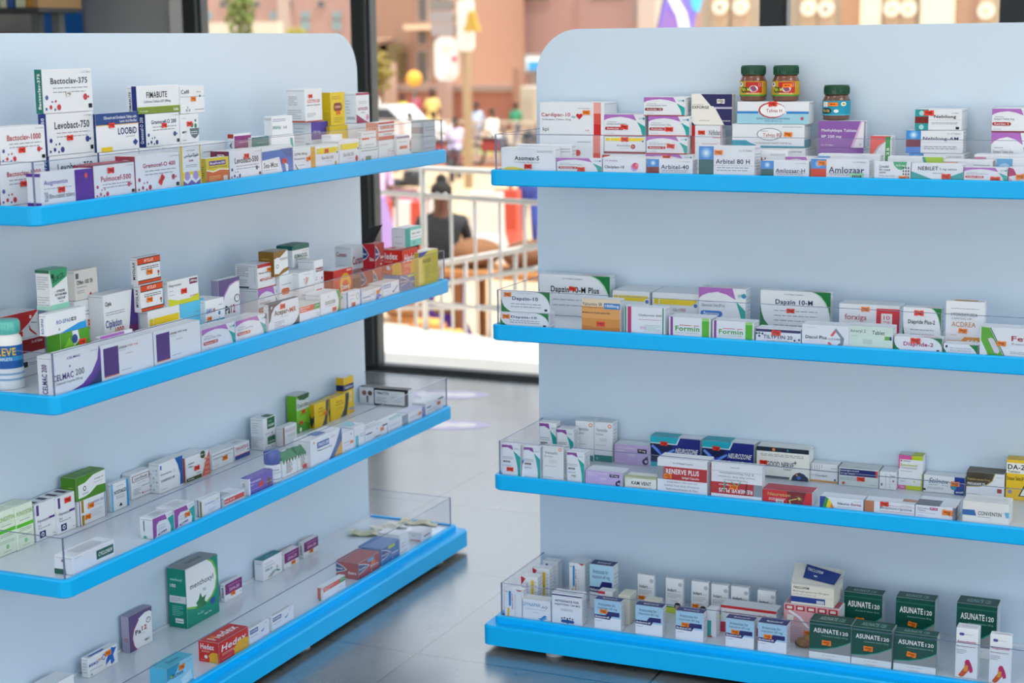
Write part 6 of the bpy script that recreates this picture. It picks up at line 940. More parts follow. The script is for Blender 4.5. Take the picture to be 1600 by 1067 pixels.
L(2, 341, 374, 435, 'rounded white carton with violet arch and black-red title', [Pp([(0, .3), (0, 1), (1, 1), (1, .93), (.8, .93), (.5, .88), (.25, .72), (.08, .5)], '#5f5086'), Pp([(0, .3), (.08, .5), (.25, .72), (.5, .88), (.8, .93), (1, .93), (1, .91), (.8, .91), (.52, .85), (.28, .69), (.11, .47), (.02, .26)], '#b08ac0'), T('Pa', .28, .34, .5, .5, BK, 1), T('12', .54, .34, .74, .5, '#b8202c', 1), Cc(.85, .6, .09, BK, 'F', .075), Cc(.85, .6, .07, WH, 'F', .06), Pp([(.84, .6), (.86, .6), (.86, .65), (.84, .65)], BK), Mm(.4, .22, .9, .26, 1), T('IBEX', .55, .06, .8, .1, GR, .5), Rr(0, 0, 1, 1, '#a09ac0', 'L')], s=.12, xs=330, D=.03)
a = L(2, 403, 436, 449, 'lilac-topped carton under the red-edged carton', swoosh('#c05a4a', 'Dutas'), s=.13, xs=374, D=.1)
L(2, 402, 430, 411, 'white carton with red top edge and orange sticker', [Rr(0, .86, 1, 1, '#b82a38'), T('Mefenamic Acid Tablets BP', .08, .6, .9, .68, GR, .3), T('MEFAGEN-500', .12, .3, .85, .42, '#c83a44', .8), Rr(0, 0, 1, .04, '#b82a38'), Mm(.1, .5, .6, .9, 5, GR, 'L'), Mm(.15, .15, .55, .4, 3, LG, 'L'), Mm(.85, .2, .92, .8, 9, LG, 'L'), Rr(.1, .04, .6, .1, BK, 'L')], on=a, s=None, xs=367, D=.1, st=('o', .62, .72, 0, .017))
a = L(2, 437, 466, 428, 'white carton with orange pill under the gold carton', [Cc(.16, .6, .08, '#d8703a'), Cc(.4, .6, .08, '#d8703a'), Rr(.16, .52, .4, .68, '#d8703a'), Mm(.1, .75, .6, .8, 1), Rr(.86, .15, .98, .8, '#9ab4cc'), Mm(.1, .2, .6, .35, 2)], s=.12, xs=431, D=.08)
L(2, 428, 450, 392, 'gold-brown and white carton with wavy edge', [Pp([(0, 1), (1, 1), (.85, .96), (.6, .84), (.4, .74), (.2, .76), (0, .7)], '#8a6420'), Pp([(0, 0), (0, .12), (.3, .08), (.6, .24), (1, .3), (1, .16), (.6, .08), (.3, 0)], '#8a6420'), Cc(.22, .4, .1, '#5c6468', 'F', .08), Cc(.22, .4, .07, WC, 'F', .055), Mm(.4, .62, .95, .72, 2, BK), Rr(0, 0, 1, 1, '#8a6420', 'L'), Mm(.2, .5, .7, .8, 2, '#c8a860', 'L'), Rr(0, 0, 1, 1, '#a9a294', 'T')], on=a, s=None, xs=404, D=.08)
a = L(2, 468, 491, 449, 'small white carton low behind the dark-cornered carton', [T('UPRODIL', .3, .4, .8, .55, BK, .5), Mm(.2, .65, .9, .8, 1, '#3a8ab0'), Mm(.1, .1, .5, .25, 2)], s=.1, D=.06)
b = L(2, 467, 491, 424, 'small white carton with thin red fan print', [Pp([(.4, .1), (.3, .6), (.34, .6)], '#c86a4a'), Pp([(.42, .1), (.44, .65), (.5, .65)], '#c86a4a'), Pp([(.44, .1), (.56, .6), (.62, .58)], '#c86a4a'), Mm(.3, .8, .7, .86, 1)], on=a, s=None, D=.06)
L(2, 457, 483, 382, 'white carton with dark green top band', [Rr(0, .8, 1, 1, '#12685c'), T('REMADOL', .1, .42, .88, .6, '#1a6a5c', 1), T('TRAMADOL', .14, .34, .82, .39, BK, .4), Mm(.6, .68, .95, .73, 1), Rr(0, 0, 1, .02, '#12685c'), Rr(0, .8, 1, 1, '#12685c', 'L'), Rr(.2, .75, .7, .85, '#8ac0b4', 'L'), Rr(0, 0, 1, 1, '#2c6c64', 'T')], on=b, s=.16, xs=432, D=.05)
a = L(2, 491, 506, 441, 'pale pink-white carton under the small maroon-labelled carton', [Rr(.2, .6, .8, .75, '#d8606a'), Mm(.1, .2, .8, .4, 1)], s=.1, D=.05)
L(2, 491, 505, 406, 'small white carton with maroon label, middle of shelf', [Rr(.15, .48, .95, .66, '#7a2444'), T('Relcer-20', .2, .52, .9, .62, WH, .6), Cc(.8, .16, .06, '#a83a5a'), Mm(.1, .1, .3, .3, 2)], on=a, s=None, D=.05)
L(2, 80, 157, 548, 'white carton with violet crescent and bold title', [Pp([(.97, 1), (1, .85), (1, .2), (.9, .1), (.75, 0), (.3, 0), (.6, .12), (.8, .35), (.93, .65)], '#6a3fa0'), Pp([(1, .62), (1, 0), (.62, 0), (.8, .2), (.92, .4)], '#5a3890'), Pp([(1, .42), (1, 0), (.7, 0), (.88, .18)], '#303a62'), T('CELMAC', .0, .36, .42, .52, '#4a2f7c', 1), T('200', .46, .38, .64, .54, GR, .6), T('Celecoxib Capsules 200 mg', .06, .24, .6, .32, GR, .2), T('CELMAC', .3, .84, .58, .9, '#7a60a8', 1), Mm(.78, .88, .94, .92, 1, '#8ac0a8'), Cc(.35, .66, .03, '#3a6aa8'), T('CELMAC 200', .3, .06, .66, .8, '#4a2f7c', 1, 90, 'L')], xs=57, D=.07)
ato = lambda n, c: [Rr(.04, .12, .32, .9, '#53307c'), Rr(.04, .1, .32, .13, '#e0702c'), T('ATOXIA', .31+.02, .78, .48, .85, BK, 1), T(n, .5, .78, .7, .85, c, .3), Mm(.34, .72, .46, .75, 1), Mm(.46, .58, .6, .66, 1, '#c8a8b0'), Mm(.36, .16, .56, .2, 1), Mm(.2, .04, .4, .06, 1)]
L(2, 157, 239, 530, 'large white carton with violet panel, orange strength print', ato('120 mg', '#d8803a'), D=.05)
L(2, 240, 313, 509, 'large white carton with violet panel, black strength print', ato('60 mg', BK), D=.05)
L(2, 315, 367, 509, 'lilac-topped white carton with orange-red pill, left of two', swoosh('#c84a3a', 'Nucoxia 120', 'Etoricoxib Tablets 120mg'), D=.05)
L(2, 368, 415, 496, 'lilac-topped white carton with orange-red pill, right of two', swoosh('#c84a3a', 'Nucoxia 90', 'Etoricoxib Tablets 90mg'), D=.05)
L(2, 419, 467, 470, 'white carton with navy corners and red sticker, front row', [Pp([(0, 1), (.45, 1), (.2, .85), (.1, .65), (.05, .4), (0, .3)], '#2c4058'), Pp([(1, .4), (1, 0), (.7, 0), (.85, .12), (.95, .28)], '#2c4058'), T('Acepar-', .18, .48, .66, .72, BK, 1), T('MR', .68, .52, .9, .7, '#c0303c', .8), Mm(.4, .42, .62, .46, 1), Mm(.18, .08, .5, .32, 4), Cc(.1, .86, .05, '#c8d0d8'), Rr(0, 0, 1, 1, '#2c567c', 'T'), T('MR', .3, .5, .7, .7, BK, 1, 0, 'L')], xs=411, D=.04, st=('r', .45, .82, 0, .021))
L(2, 468, 500, 475, 'white carton with red and green top bands', [Rr(0, .6, .7, .95, '#e04c34'), Rr(.7, .6, 1, .95, '#2a9a50'), T('Meloxicam', .03, .8, .5, .9, WH, .6), T('Tablets', .03, .66, .34, .76, WH, .6), T('15 mg', .76, .74, .94, .86, WH, .8), Mm(.8, .2, .95, .4, 2), Rr(0, 0, 1, 1, '#dfe6e0', 'T')], D=.05)
L(2, 501, 531, 456, 'white carton with curved green right end', [Pp([(.8, 1), (1, 1), (1, 0), (.82, 0), (.92, .3), (.93, .6)], '#2a9a4a'), T('DUOCOXIB', .22, .46, .74, .62, '#3a5a4a', .6), Mm(.24, .36, .7, .42, 1), Cc(.4, .8, .04, LG)], D=.045, st=('r', .68, .2, 0, .018))
L(2, 541, 564, 454, 'white carton with blue edges and green ring', [Rr(0, 0, .1, 1, '#2a7ab8'), Pp([(.85, 0), (1, .2), (1, 0)], '#2a7ab8'), Rr(.93, 0, 1, 1, '#3a8ac4'), Cc(.76, .62, .18, '#3aa088', 'F', .2), Cc(.76, .62, .14, WC, 'F', .16), Mm(.2, .7, .55, .8, 1), Mm(.2, .5, .5, .56, 1), Cc(.2, .7, .1, '#8ac8b4', 'L')], xs=532, D=.04, st=('r', .45, .2, 0, .018))
L(2, 566, 597, 452, 'white and blue carton with dancing figure and orange sticker', [T('MARAMOJA', .02, .4, .42, .58, '#2a5ab0', 1), T('PLUS', .4, .56, .54, .66, RD2, .8), Cc(.6, .6, .1, '#3a6ac0', 'F', .14), Cc(.6, .6, .07, WC, 'F', .1), Pp([(.66, .1), (.72, .5), (.9, .9), (1, .95), (.86, .5), (.98, .3), (.84, .2), (.78, .1)], '#2a6ac4'), Mm(.04, .2, .5, .28, 1)], D=.04, st=('o', .78, .7, 8, .018))
L(2, 598, 624, 440, 'white carton with blue box title and tick', [Rr(.02, .62, .48, .9, '#7a9ac4'), T('DYNAPAR', .05, .68, .45, .8, '#dfe8f4', 1), Pp([(.55, .3), (.62, .2), (.9, .62), (.86, .64), (.64, .32), (.6, .38)], '#2a5aa0'), Mm(.05, .4, .4, .46, 1), Mm(.1, .7, .4, .8, 1, GR, 'L')], xs=577, D=.07)
a = L(2, 521, 550, 420, 'red carton with yellow sun print behind green-ended carton', [Rr(0, 0, 1, 1, '#cc2a22'), Cc(.62, .5, .36, '#e8a81c'), Cc(.62, .42, .22, '#d83a24'), T('Dawa', .38, .34, .82, .5, WH, 1), Rr(.7, .9, .95, .97, '#e8b0a8'), Rr(0, 0, 1, 1, '#b8241e', 'L'), Cc(.85, .14, .06, WH)], s=.11, xs=506, D=.05)
L(2, 549, 567, 384, 'white carton fading to maroon with red title', [Rr(0, 0, 1, .3, '#a04a4c'), Rr(0, .3, 1, .5, '#c89a98'), T('Curam', .08, .6, .95, .78, '#a82838', 1), Mm(.1, .38, .8, .46, 2), Rr(0, 0, 1, .45, '#b88482', 'L'), T('Curam', .1, .78, .7, .88, '#a84048', 1, 0, 'L'), Mm(.2, .5, .6, .62, 2, LG, 'L')], s=.15, xs=523, D=.08, H=None)
pan = lambda c1, c2, nm: [Rr(0, 0, 1, 1, c1), Pp([(0, .95), (.28, .78), (.52, .55), (.28, .4), (0, .3)], '#d8dde6'), Pp([(0, .9), (.26, .75), (.46, .55), (.26, .43), (0, .35)], '#1c3c78'), T('Panadol', .02, .53, .34, .63, WH, 1), T(nm, .56, .36, .92, .48, WH, 1), Mm(.56, .24, .92, .3, 1, '#e0b8c0'), Cc(.6, .14, .04, WH), Rr(0, 0, 1, 1, c2, 'L'), Rr(0, 0, 1, 1, c2, 'T'), Pp([(0, .95), (.3, .75), (.5, .55), (.3, .4), (0, .3)], '#d8dde6', 'L'), Pp([(0, .9), (.28, .72), (.44, .55), (.28, .43), (0, .35)], '#1c3c78', 'L'), T('Panadol', .02, .53, .3, .63, WH, 1, 0, 'L'), T(nm, .55, .3, .9, .45, WH, .8, 0, 'L')]
# the two red cartons here show their end to the camera
a = L(2, 583, 597, 419, 'lower crimson carton with blue oval, end towards camera', pan('#a3202c', '#b0202e', 'Extra'), s=.08, xs=564, D=.08)
b = L(2, 586, 600, 380, 'opened crimson carton with dark lifted flap', pan('#a3202c', '#b8202e', 'Extra'), on=a, s=None, xs=567, D=.09)
m = MB(); W_, D_ = b['W'], b['D']; m.add([(x, y, z) for z_ in (0, -.001) for x, y, z in ((0, D_*.98, .001+z_), (0, .004, .006+z_), (W_*.9, .0, .05+z_), (W_*.9, D_*.98, .04+z_))], [(0, 1, 2, 3), (7, 6, 5, 4), (0, 4, 5, 1), (1, 5, 6, 2), (2, 6, 7, 3), (3, 7, 4, 0)], pm('#2c2426')); o = m.build('lid', b['o']); o.location = (0, 0, b['H'])
a = L(2, 626, 652, 428, 'blue carton with navy oval beneath the red corner carton', pan('#2464ae', '#2a6ab4', 'Advance') + [Rr(.4, .8, .8, .95, '#c8d04a')], s=.045, xs=592, D=.1)
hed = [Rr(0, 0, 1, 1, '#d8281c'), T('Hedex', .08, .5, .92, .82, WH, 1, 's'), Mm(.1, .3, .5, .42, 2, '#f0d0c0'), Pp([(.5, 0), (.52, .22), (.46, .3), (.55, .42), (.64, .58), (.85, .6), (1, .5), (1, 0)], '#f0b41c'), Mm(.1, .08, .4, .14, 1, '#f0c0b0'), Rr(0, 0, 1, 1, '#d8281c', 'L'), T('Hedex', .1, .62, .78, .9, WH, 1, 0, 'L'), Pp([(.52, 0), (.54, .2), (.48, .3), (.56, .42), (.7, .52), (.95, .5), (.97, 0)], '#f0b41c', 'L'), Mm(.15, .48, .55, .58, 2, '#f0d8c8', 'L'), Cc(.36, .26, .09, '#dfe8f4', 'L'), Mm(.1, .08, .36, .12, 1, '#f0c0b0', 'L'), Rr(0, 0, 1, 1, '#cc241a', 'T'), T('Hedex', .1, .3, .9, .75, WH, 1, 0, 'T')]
b = L(2, 629, 652, 389, 'bright red carton with yellow head silhouette, upper', hed, on=a, s=None, xs=594, D=.1)
L(2, 633, 658, 355, 'turquoise and white carton on top of the red carton', [Rr(0, 0, 1, 1, '#7accc4'), Rr(.32, .35, 1, .85, '#eef2f4'), Rr(0, 0, .3, 1, '#1aa8a4'), T('TAMICOL TABLETS', .38, .62, .94, .72, BK, .4), Mm(.36, .44, .95, .54, 1), T('20', .45, .12, .6, .24, '#2a7a80', .5), Rr(0, 0, 1, 1, '#e6ecf2', 'L'), Mm(.3, .1, .8, .8, 2, LG, 'L'), Rr(0, 0, 1, 1, '#eaf0f4', 'T')], on=b, s=.065, xs=612, D=.06)
L(2, 654, 684, 392, 'tall yellow carton with open white flap at far end', [Rr(0, 0, 1, 1, '#dccc48'), Pp([(0, 1), (.5, 1), (.12, .84), (0, .86)], '#2a4aa0'), T('PAINEX', .2, .66, .62, .78, '#5a5438', .8), Mm(.3, .2, .6, .58, 7, '#b0a25a'), Mm(.65, .3, .95, .5, 4, '#c4b668'), Rr(0, 0, 1, 1, '#e8e4d8', 'T'), Rr(0, 0, 1, 1, '#c8b83a', 'L')], s=.03, D=.035)
# ================================================================ LEFT RACK, third shelf
fun = [Rr(0, .7, 1, .72, '#d8e8d0'), Rr(0, .5, 1, .58, '#5ac42c'), T('FUNGISTIN', .04, .76, .96, .86, '#8ac060', .4), Mm(.2, .64, .8, .68, 1), Mm(.15, .4, .85, .48, 2, '#7a9a70'), Mm(.1, .26, .9, .34, 2, '#9ab890'), Cc(.5, .18, .05, '#8acc8a'), Mm(.3, .06, .7, .1, 1, '#9ab890'), Mm(.1, .2, .9, .8, 3, '#a8c890', 'T')]
L(3, -6, 23, 797, 'pale green-white carton with lime stripe, cut by frame edge', fun, col='#e2efdc', yb=868, D=.06)
L(3, 24, 51, 787, 'pale green-white carton with lime stripe, fully in view', fun, col='#e2efdc', yb=857, D=.06)
nys = [Rr(.06, .68, .18, .96, '#5a3a8a'), T('Nystatin', .1, .46, .66, .56, '#5a5f70', .5), Rr(.66, .5, .95, .56, '#5a3a8a'), T('Oral', .1, .37, .25, .43, GR, .2), T('Suspension BP', .1, .3, .7, .35, GR, .2), Rr(.16, .06, .46, .24, NV), Cc(.31, .15, .06, '#dfe6f0'), Cc(.31, .15, .03, NV), T('30 ml', .8, .06, .95, .1, GR, .3), Rr(.1, .2, .3, .8, '#3a3050', 'T'), Rr(.6, .2, .8, .8, '#4a3a60', 'T')]
L(3, 54, 86, 783, 'white carton with violet bars, left of two', nys, yb=842, D=.07)
L(3, 88, 117, 772, 'white carton with violet bars and red sticker', nys, yb=831, D=.07, st=('r', .58, .84, 0, .021))
gri = [Rr(.02, 0, .05, 1, '#5a4aa8'), Rr(.1, .5, .18, 1, '#a88a20'), Rr(.1, 0, .18, .4, '#a88a20'), Rr(.94, 0, .96, 1, '#5a4aa8'), T('Griseofulvin 500', .34, .72, .9, .84, '#7a80b8', .3), Mm(.5, .62, .85, .66, 1), Mm(.4, .2, .85, .5, 5, '#b8bcd8'), Rr(.55, 0, .65, 1, '#5a4aa8', 'L')]
a = L(3, 122, 166, 776, 'white carton with violet and mustard stripes, two orange stickers', gri, yb=815, D=.08, st=[('o', .43, .68, 0, .02), ('o', .3, .28, 0, .02)])
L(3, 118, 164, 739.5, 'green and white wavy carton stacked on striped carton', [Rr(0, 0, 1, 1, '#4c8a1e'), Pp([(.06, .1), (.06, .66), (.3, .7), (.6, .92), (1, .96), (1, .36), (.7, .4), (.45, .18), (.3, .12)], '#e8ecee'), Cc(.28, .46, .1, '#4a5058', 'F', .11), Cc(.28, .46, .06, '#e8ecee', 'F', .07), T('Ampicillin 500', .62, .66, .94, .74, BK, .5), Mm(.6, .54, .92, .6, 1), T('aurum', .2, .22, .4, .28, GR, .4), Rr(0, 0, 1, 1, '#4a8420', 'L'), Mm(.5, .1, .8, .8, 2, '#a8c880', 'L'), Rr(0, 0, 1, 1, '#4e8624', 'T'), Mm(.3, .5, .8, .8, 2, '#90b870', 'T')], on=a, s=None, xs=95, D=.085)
L(3, 173, 201, 752, 'white carton with two sky-blue side stripes', [Rr(0, 0, .1, 1, '#58b8e8'), Rr(.86, 0, .98, 1, '#3a9ad8'), T('NYSTAGO', .16, .58, .84, .72, BK, 1), T('Nystatin Tablets', .24, .48, .74, .53, GR, .2), T('USP 500,000 IU', .28, .4, .72, .45, GR, .2), Pp([(.4, .12), (.6, .12), (.5, .24)], BK), Mm(.3, .84, .7, .88, 1), Rr(.2, 0, .5, 1, '#d8dde2', 'L')], yb=795.6, xs=165, D=.05)
L(3, 204, 236, 736, 'white carton with maroon-framed italic title', [Rr(.06, .66, .9, .9, '#9a2a34'), Rr(.09, .68, .87, .88, WC), T('candistat', .16, .72, .8, .84, BK, .4, 's'), Mm(.3, .56, .7, .6, 1), Mm(.5, .38, .95, .46, 1), Mm(.1, .14, .45, .4, 4), Cc(.54, .14, .04, '#b03a44'), Mm(.6, .1, .95, .16, 1, '#b03a44')], yb=776, D=.05)
L(3, 248, 286, 718, 'white carton with navy curved end and bubble print side', [Pp([(.66, 1), (.98, 1), (.98, .05), (.84, .05), (.86, .4), (.78, .75)], '#1f5aa8'), Rr(.04, .78, .1, .92, '#2a6ab8'), T('Itraconazole', .06, .58, .5, .65, GR, .3), T('CANDIFORCE 100', .06, .36, .62, .44, '#2a4a8a', .5), Mm(.06, .1, .3, .14, 1), Cc(.62, .6, .08, '#dfe3e8')] + [Cc(.15+.3*(k % 3), .12+.13*(k//2), .04, '#a8c4dc' if k % 2 else '#c8dcea', 'L') for k in range(12)], yb=765, xs=232, D=.06)
L(3, 290, 328, 709, 'white carton with red lattice triangle and dark green foot', [Pp([(.98, 1), (1, 0), (.62, 0), (.78, .5)], '#d86a5a'), Rr(0, 0, .62, .14, '#3c4a1e'), Cc(.7, .9, .18, '#3c4a1e', 'F', .16), T('400 mg', .56, .86, .86, .94, WH, .8), T('Aciclovir', .08, .68, .34, .76, BK, .4), T('tablets', .08, .56, .28, .63, BK, .4), T('30 tablets', .06, .04, .3, .1, WH, .5), T('Wagama', .4, .2, .6, .26, GR, .6)] + [Pp([(.74+.05*j, .1+.2*k), (.77+.05*j, .18+.2*k), (.8+.05*j, .1+.2*k), (.77+.05*j, .04+.2*k)], '#e8988c') for j in range(4) for k in range(4)] + [Rr(.7, 0, .95, 1, '#c05a4a', 'L')], yb=747, D=.06, st=('r', .43, .45, 0, .021))
L(3, 331, 365, 703, 'white carton with thin navy line and orange sticker', [Rr(0, .84, 1, .87, '#3a4a8a'), T('FORMAZOL', .05, .6, .5, .68, GR, .4), Mm(.55, .6, .9, .68, 1), Mm(.05, .2, .3, .26, 1), Cc(.9, .9, .03, BK)], yb=729, D=.06, st=('o', .58, .5, 0, .021))
L(3, 366.5, 390, 692, 'white carton with red title over blue foot', [T('TINCAZOLE', .05, .62, .9, .82, '#c03a48', .5), Mm(.1, .5, .7, .56, 1), Rr(0, 0, 1, .24, '#1f4a9a'), Rr(0, .24, 1, .29, '#d8384a'), Cc(.88, .45, .06, '#1f4a9a'), Rr(.3, .3, .7, .7, '#c8ccd0', 'T')], yb=715, D=.06)
naz = [Rr(.3, .38, .9, .96, '#12633c'), T('NAZAMIN', .38, .5, .84, .62, WH, .8), T('Nasal', .4, .74, .66, .82, '#8ac8a4', .3), Pp([(.6, .1), (.7, .1), (.65, .24)], '#5a1a1a'), Mm(.1, .1, .5, .24, 1), Mm(.15, .2, .6, .8, 5, LG, 'L'), Rr(.4, 0, .9, .6, '#1a6c44', 'T')]
a = L(3, 412, 432, 681, 'lower small white carton with dark green flap', naz, yb=700.5, xs=392, D=.055)
L(3, 411, 431, 651, 'upper small white carton with dark green flap', naz, on=a, s=None, xs=391, D=.055)
L(3, 442, 464, 664, 'white carton with pink title and green edge line', [T('Omeprazole 20', .16, .68, .85, .78, '#d06a80', .3), Rr(0, 0, .06, 1, '#b8303c'), Rr(.06, 0, .1, 1, '#2a8a4a'), Mm(.3, .4, .85, .56, 2, '#9ac8a8'), Rr(.1, .82, .9, .84, LG)], yb=694, xs=431, D=.045)
L(3, 463, 483, 616, 'tall lime green carton with dark oval top', [Rr(0, 0, 1, 1, '#7cc22e'), Rr(0, .6, 1, .92, '#c8d4d0'), Pp([(.05, 1), (1, 1), (.95, .88), (.6, .84), (.2, .88)], '#1c5a34'), T('Dulcolax', .06, .66, .95, .78, BK, .8), Pp([(0, .3), (.3, .2), (.6, .26), (1, .14), (1, 0), (0, 0)], '#4a9a28'), Cc(.25, .07, .06, WH), Mm(.2, .44, .8, .5, 1, '#4a7a20'), Rr(0, 0, 1, 1, '#6ab424', 'L'), Rr(0, 0, 1, 1, '#cfd4d0', 'T')], yb=674, xs=448, D=.05, st=[('r', .5, .54, 0, .017), ('r', .3, .26, 0, .017)])
yel = [Rr(0, 0, 1, 1, '#e8c41c'), Pp([(.82, 1), (1, 1), (1, .8), (.94, .4), (.85, 0), (.52, 0), (.72, .3), (.8, .6)], '#3a424a'), T('Adcomol', .3, .72, .62, .79, BK, .8), T('Paracetamol 500', .26, .6, .7, .66, BK, .6), Mm(.3, .4, .6, .5, 2, '#a8902a'), Rr(0, 0, 1, 1, '#dcb418', 'L'), Pp([(.4, 0), (.9, .3), (.95, .55), (.5, .4), (.1, .6), (.1, .2)], '#3a424a', 'L'), Rr(0, 0, 1, 1, '#e2c860', 'T')]
L(3, 491, 513, 628, 'yellow carton with grey curve and orange sticker', yel, yb=666, xs=483, D=.06, st=('o', .72, .5, 10, .018))
L(3, 516, 545, 618, 'yellow carton with grey curve, right of the stickered one', yel, yb=653, xs=504, D=.07)
L(3, 537, 552, 588, 'tall yellow carton with navy band, standing behind', [Rr(0, 0, 1, 1, '#e6c02a'), Rr(0, .64, 1, .8, '#1f2a5e'), T('Nabinol', .1, .68, .9, .77, '#c8d0e8', 1), Rr(.1, .3, .8, .6, '#e8d080'), Mm(.2, .34, .7, .54, 3, '#a88a20'), Rr(0, .08, 1, .14, '#8a9ac0'), Rr(0, 0, 1, 1, '#dcb020', 'L'), Rr(0, .64, 1, .8, '#1f2a5e', 'L')], s=.245, xs=525, D=.04)
# a slim carton facing the camera at the end of the shelf
def turned(sh, px0, px1, yt, yb, s_far, D, els, look, col=WC, rz=0):
    z0 = DK[sh-1]+.0006; p = hit(px0, yb, 2, z0); q = hit(px1, yb+ (yb*0), 1, p.y); W = hit(px1, yb, 1, p.y).x-p.x; H = hit(px0, yt, 1, p.y).z-z0
    o = carton_mesh(W, D, H, col, els).build('medicine_carton'); o.location = (p.x, p.y, z0); o.rotation_euler = (0, 0, rz); setlabel(o, 'L', sh, look); return o
turned(3, 562, 638, 604, 630, 0, .03, [Rr(0, 0, .28, 1, '#e4e6e8'), Cc(.1, .66, .15, '#8a5a4a'), Cc(.22, .66, .15, '#6a4a44'), Rr(.15, .1, .18, .5, BK), Rr(.3, 0, 1, 1, BK), Rr(.32, .08, .93, .88, '#e6eaec'), T('TIMACTIN', .35, .64, .6, .8, BK, 1), Mm(.35, .2, .55, .5, 4), Mm(.66, .2, .9, .6, 6, LG), Rr(0, 0, 1, 1, '#4a4644', 'T')], 'long white carton with black frame, facing the camera')
L(3, 113, 180, 856, 'long white carton with dark green title box at corner', [Rr(.55, .3, .96, .78, '#1c5a48'), Rr(.57, .34, .94, .74, '#1f6650'), T('CYCLOREN', .59, .44, .92, .64, WH, 1, 's'), Mm(.04, .84, .2, .9, 1), Rr(.0, 0, .6, .28, '#1c5a48', 'L'), Cc(.45, .74, .08, '#8a6a78', 'L'), Rr(.2, .2, .8, .8, '#c2c8ce', 'T')], xs=84, D=.06)
rab = [Pp([(.0, .96), (.6, .96), (.68, .7), (.3, .74), (.18, .6), (.16, .1), (0, .0)], '#9a4aa0'), Pp([(.72, .7), (.98, .8), (1, .5), (.98, 0), (.84, 0), (.86, .3)], '#1aa7a0'), T('zydus', .76, .84, .96, .92, TL, 0), Mm(.24, .5, .6, .56, 1), Mm(.24, .32, .6, .46, 2, LG), Cc(.26, .14, .05, '#2f2a7a'), Cc(.62, .2, .05, '#2f2a7a'), Pp([(.26, .09), (.62, .15), (.62, .25), (.26, .19)], '#2f2a7a'), T('Rabemac 20', .27, .12, .62, .22, WH, 1), Rr(.3, .35, .36, .85, '#2f2a7a', 'L'), Cc(.4, .08, .1, TL, 'L', .06), Mm(.2, .2, .8, .8, 4, GR, 'T')]
L(3, 238, 271, 803, 'white carton with magenta-teal print, no sticker, front row', rab, xs=218, D=.05)
L(3, 272, 304, 789, 'white carton with magenta-teal print and orange sticker', rab, D=.05, st=('o', .62, .5, 0, .019))
L(3, 315, 346, 775, 'white carton with violet and gold edge stripes, front row', [Rr(.95, 0, .98, 1, '#4a4aa0'), T('Griseofulvin', .16, .62, .66, .74, '#8a90c0', .3), T('500', .72, .66, .86, .76, '#c8b050', .5), Mm(.5, .5, .85, .55, 1), Mm(.3, .14, .7, .34, 3, '#a0b0d8'), Rr(.75, 0, 1, .9, '#a8902a', 'L'), Rr(.4, 0, .5, 1, '#4a4aa0', 'L')], xs=304, D=.045)
L(3, 350, 383, 771, 'white carton with tomato red band across the front', [Rr(0, .28, .96, .78, '#dc4a34'), T('Nivk III-20', .02, .42, .5, .64, WH, 1), Mm(.4, .08, .6, .18, 1), Rr(.1, .3, .5, .8, '#b8bcc0', 'T')], D=.045)
L(3, 388, 426, 741, 'violet carton with brown circle and red sticker', [Rr(0, 0, 1, 1, '#6a52b8'), T('Terbinafine', .06, .68, .5, .8, WH, .6), T('tablets', .06, .54, .22, .61, WH, .3), Cc(.84, .38, .24, '#6a4438'), T('250 mg', .7, .33, .97, .42, '#d8c8b8', .5), Mm(.05, .24, .5, .32, 1, '#b0a0e0'), Rr(0, 0, .06, 1, '#eef0f4'), Rr(.3, .5, .6, .75, '#b8bcc0', 'L'), Rr(0, 0, 1, 1, '#7a62c0', 'T')], xs=375, D=.03, st=('r', .5, .45, 8, .02))
bottle('L', 3, 411, 439, 703, 724, .04, 'white bottle with royal blue cap behind the violet carton', '#1c48a8', '#e6eaee', [(.1, .9, '#e2e8ec'), (.5, .62, '#c8d4dc'), (.2, .26, '#9ab0c0')], [('Calamine', .1, .7, .8, .78, '#4a6a90')])
def tent(xl, xr, ybase, ytop, look, st=None):
    s = .035; x = XL-s; a = hit(xl, ytop+20, 0, x); b = hit(xr, ytop+20, 0, x); W = b.y-a.y; z0 = DK[2]+.0006; H = hit((xl+xr)/2, ytop, 0, x).z-z0; D = .035
    m = MB(); hb = H*.72; m.box((0, 0, 0), (W, D, hb), pm('#e6ebea'), .001)
    m.add([(0, 0, hb), (W, 0, hb), (W, D, hb), (0, D, hb), (W*.08, D*.4, H), (W*.92, D*.4, H), (W*.92, D*.6, H), (W*.08, D*.6, H)], [(0, 1, 5, 4), (1, 2, 6, 5), (2, 3, 7, 6), (3, 0, 4, 7), (4, 5, 6, 7)], pm('#1f7a48'))
    g = pm('#1f7a48'); n = 5
    for k in range(n): m.add([(W*k/n, -.0006, hb), (W*(k+1)/n, -.0006, hb), (W*(k+.5)/n, -.0006, hb-.012)], [(0, 2, 1)], g)
    for k in range(7): z = hb*.72-k*hb*.09; m.add([(W*.25, -.0006, z), (W*(.6+.05*(k % 3)), -.0006, z), (W*(.6+.05*(k % 3)), -.0006, z+.002), (W*.25, -.0006, z+.002)], [(0, 1, 2, 3)], pm('#8a9a92' if k % 3 else '#c87a70'))
    m.add([(W*.35, D*.38, H+.0004), (W*.65, D*.38, H+.0004), (W*.65, D*.6, H+.0004), (W*.35, D*.6, H+.0004)], [(0, 1, 2, 3)], pm('#dfe6e2'))
    o = m.build('gable_top_carton'); o.location = (x, a.y, z0); o.rotation_euler = (0, 0, math.pi/2); setlabel(o, 'L', 3, look)
    if st: sticker(o, W, H, D, *st)
tent(441, 464, 757, 705, 'green-peaked white carton right of the blue-capped bottle'); tent(465, 482, 741, 697, 'green-peaked white carton with red sticker', st=('r', .6, .12, 0, .018))
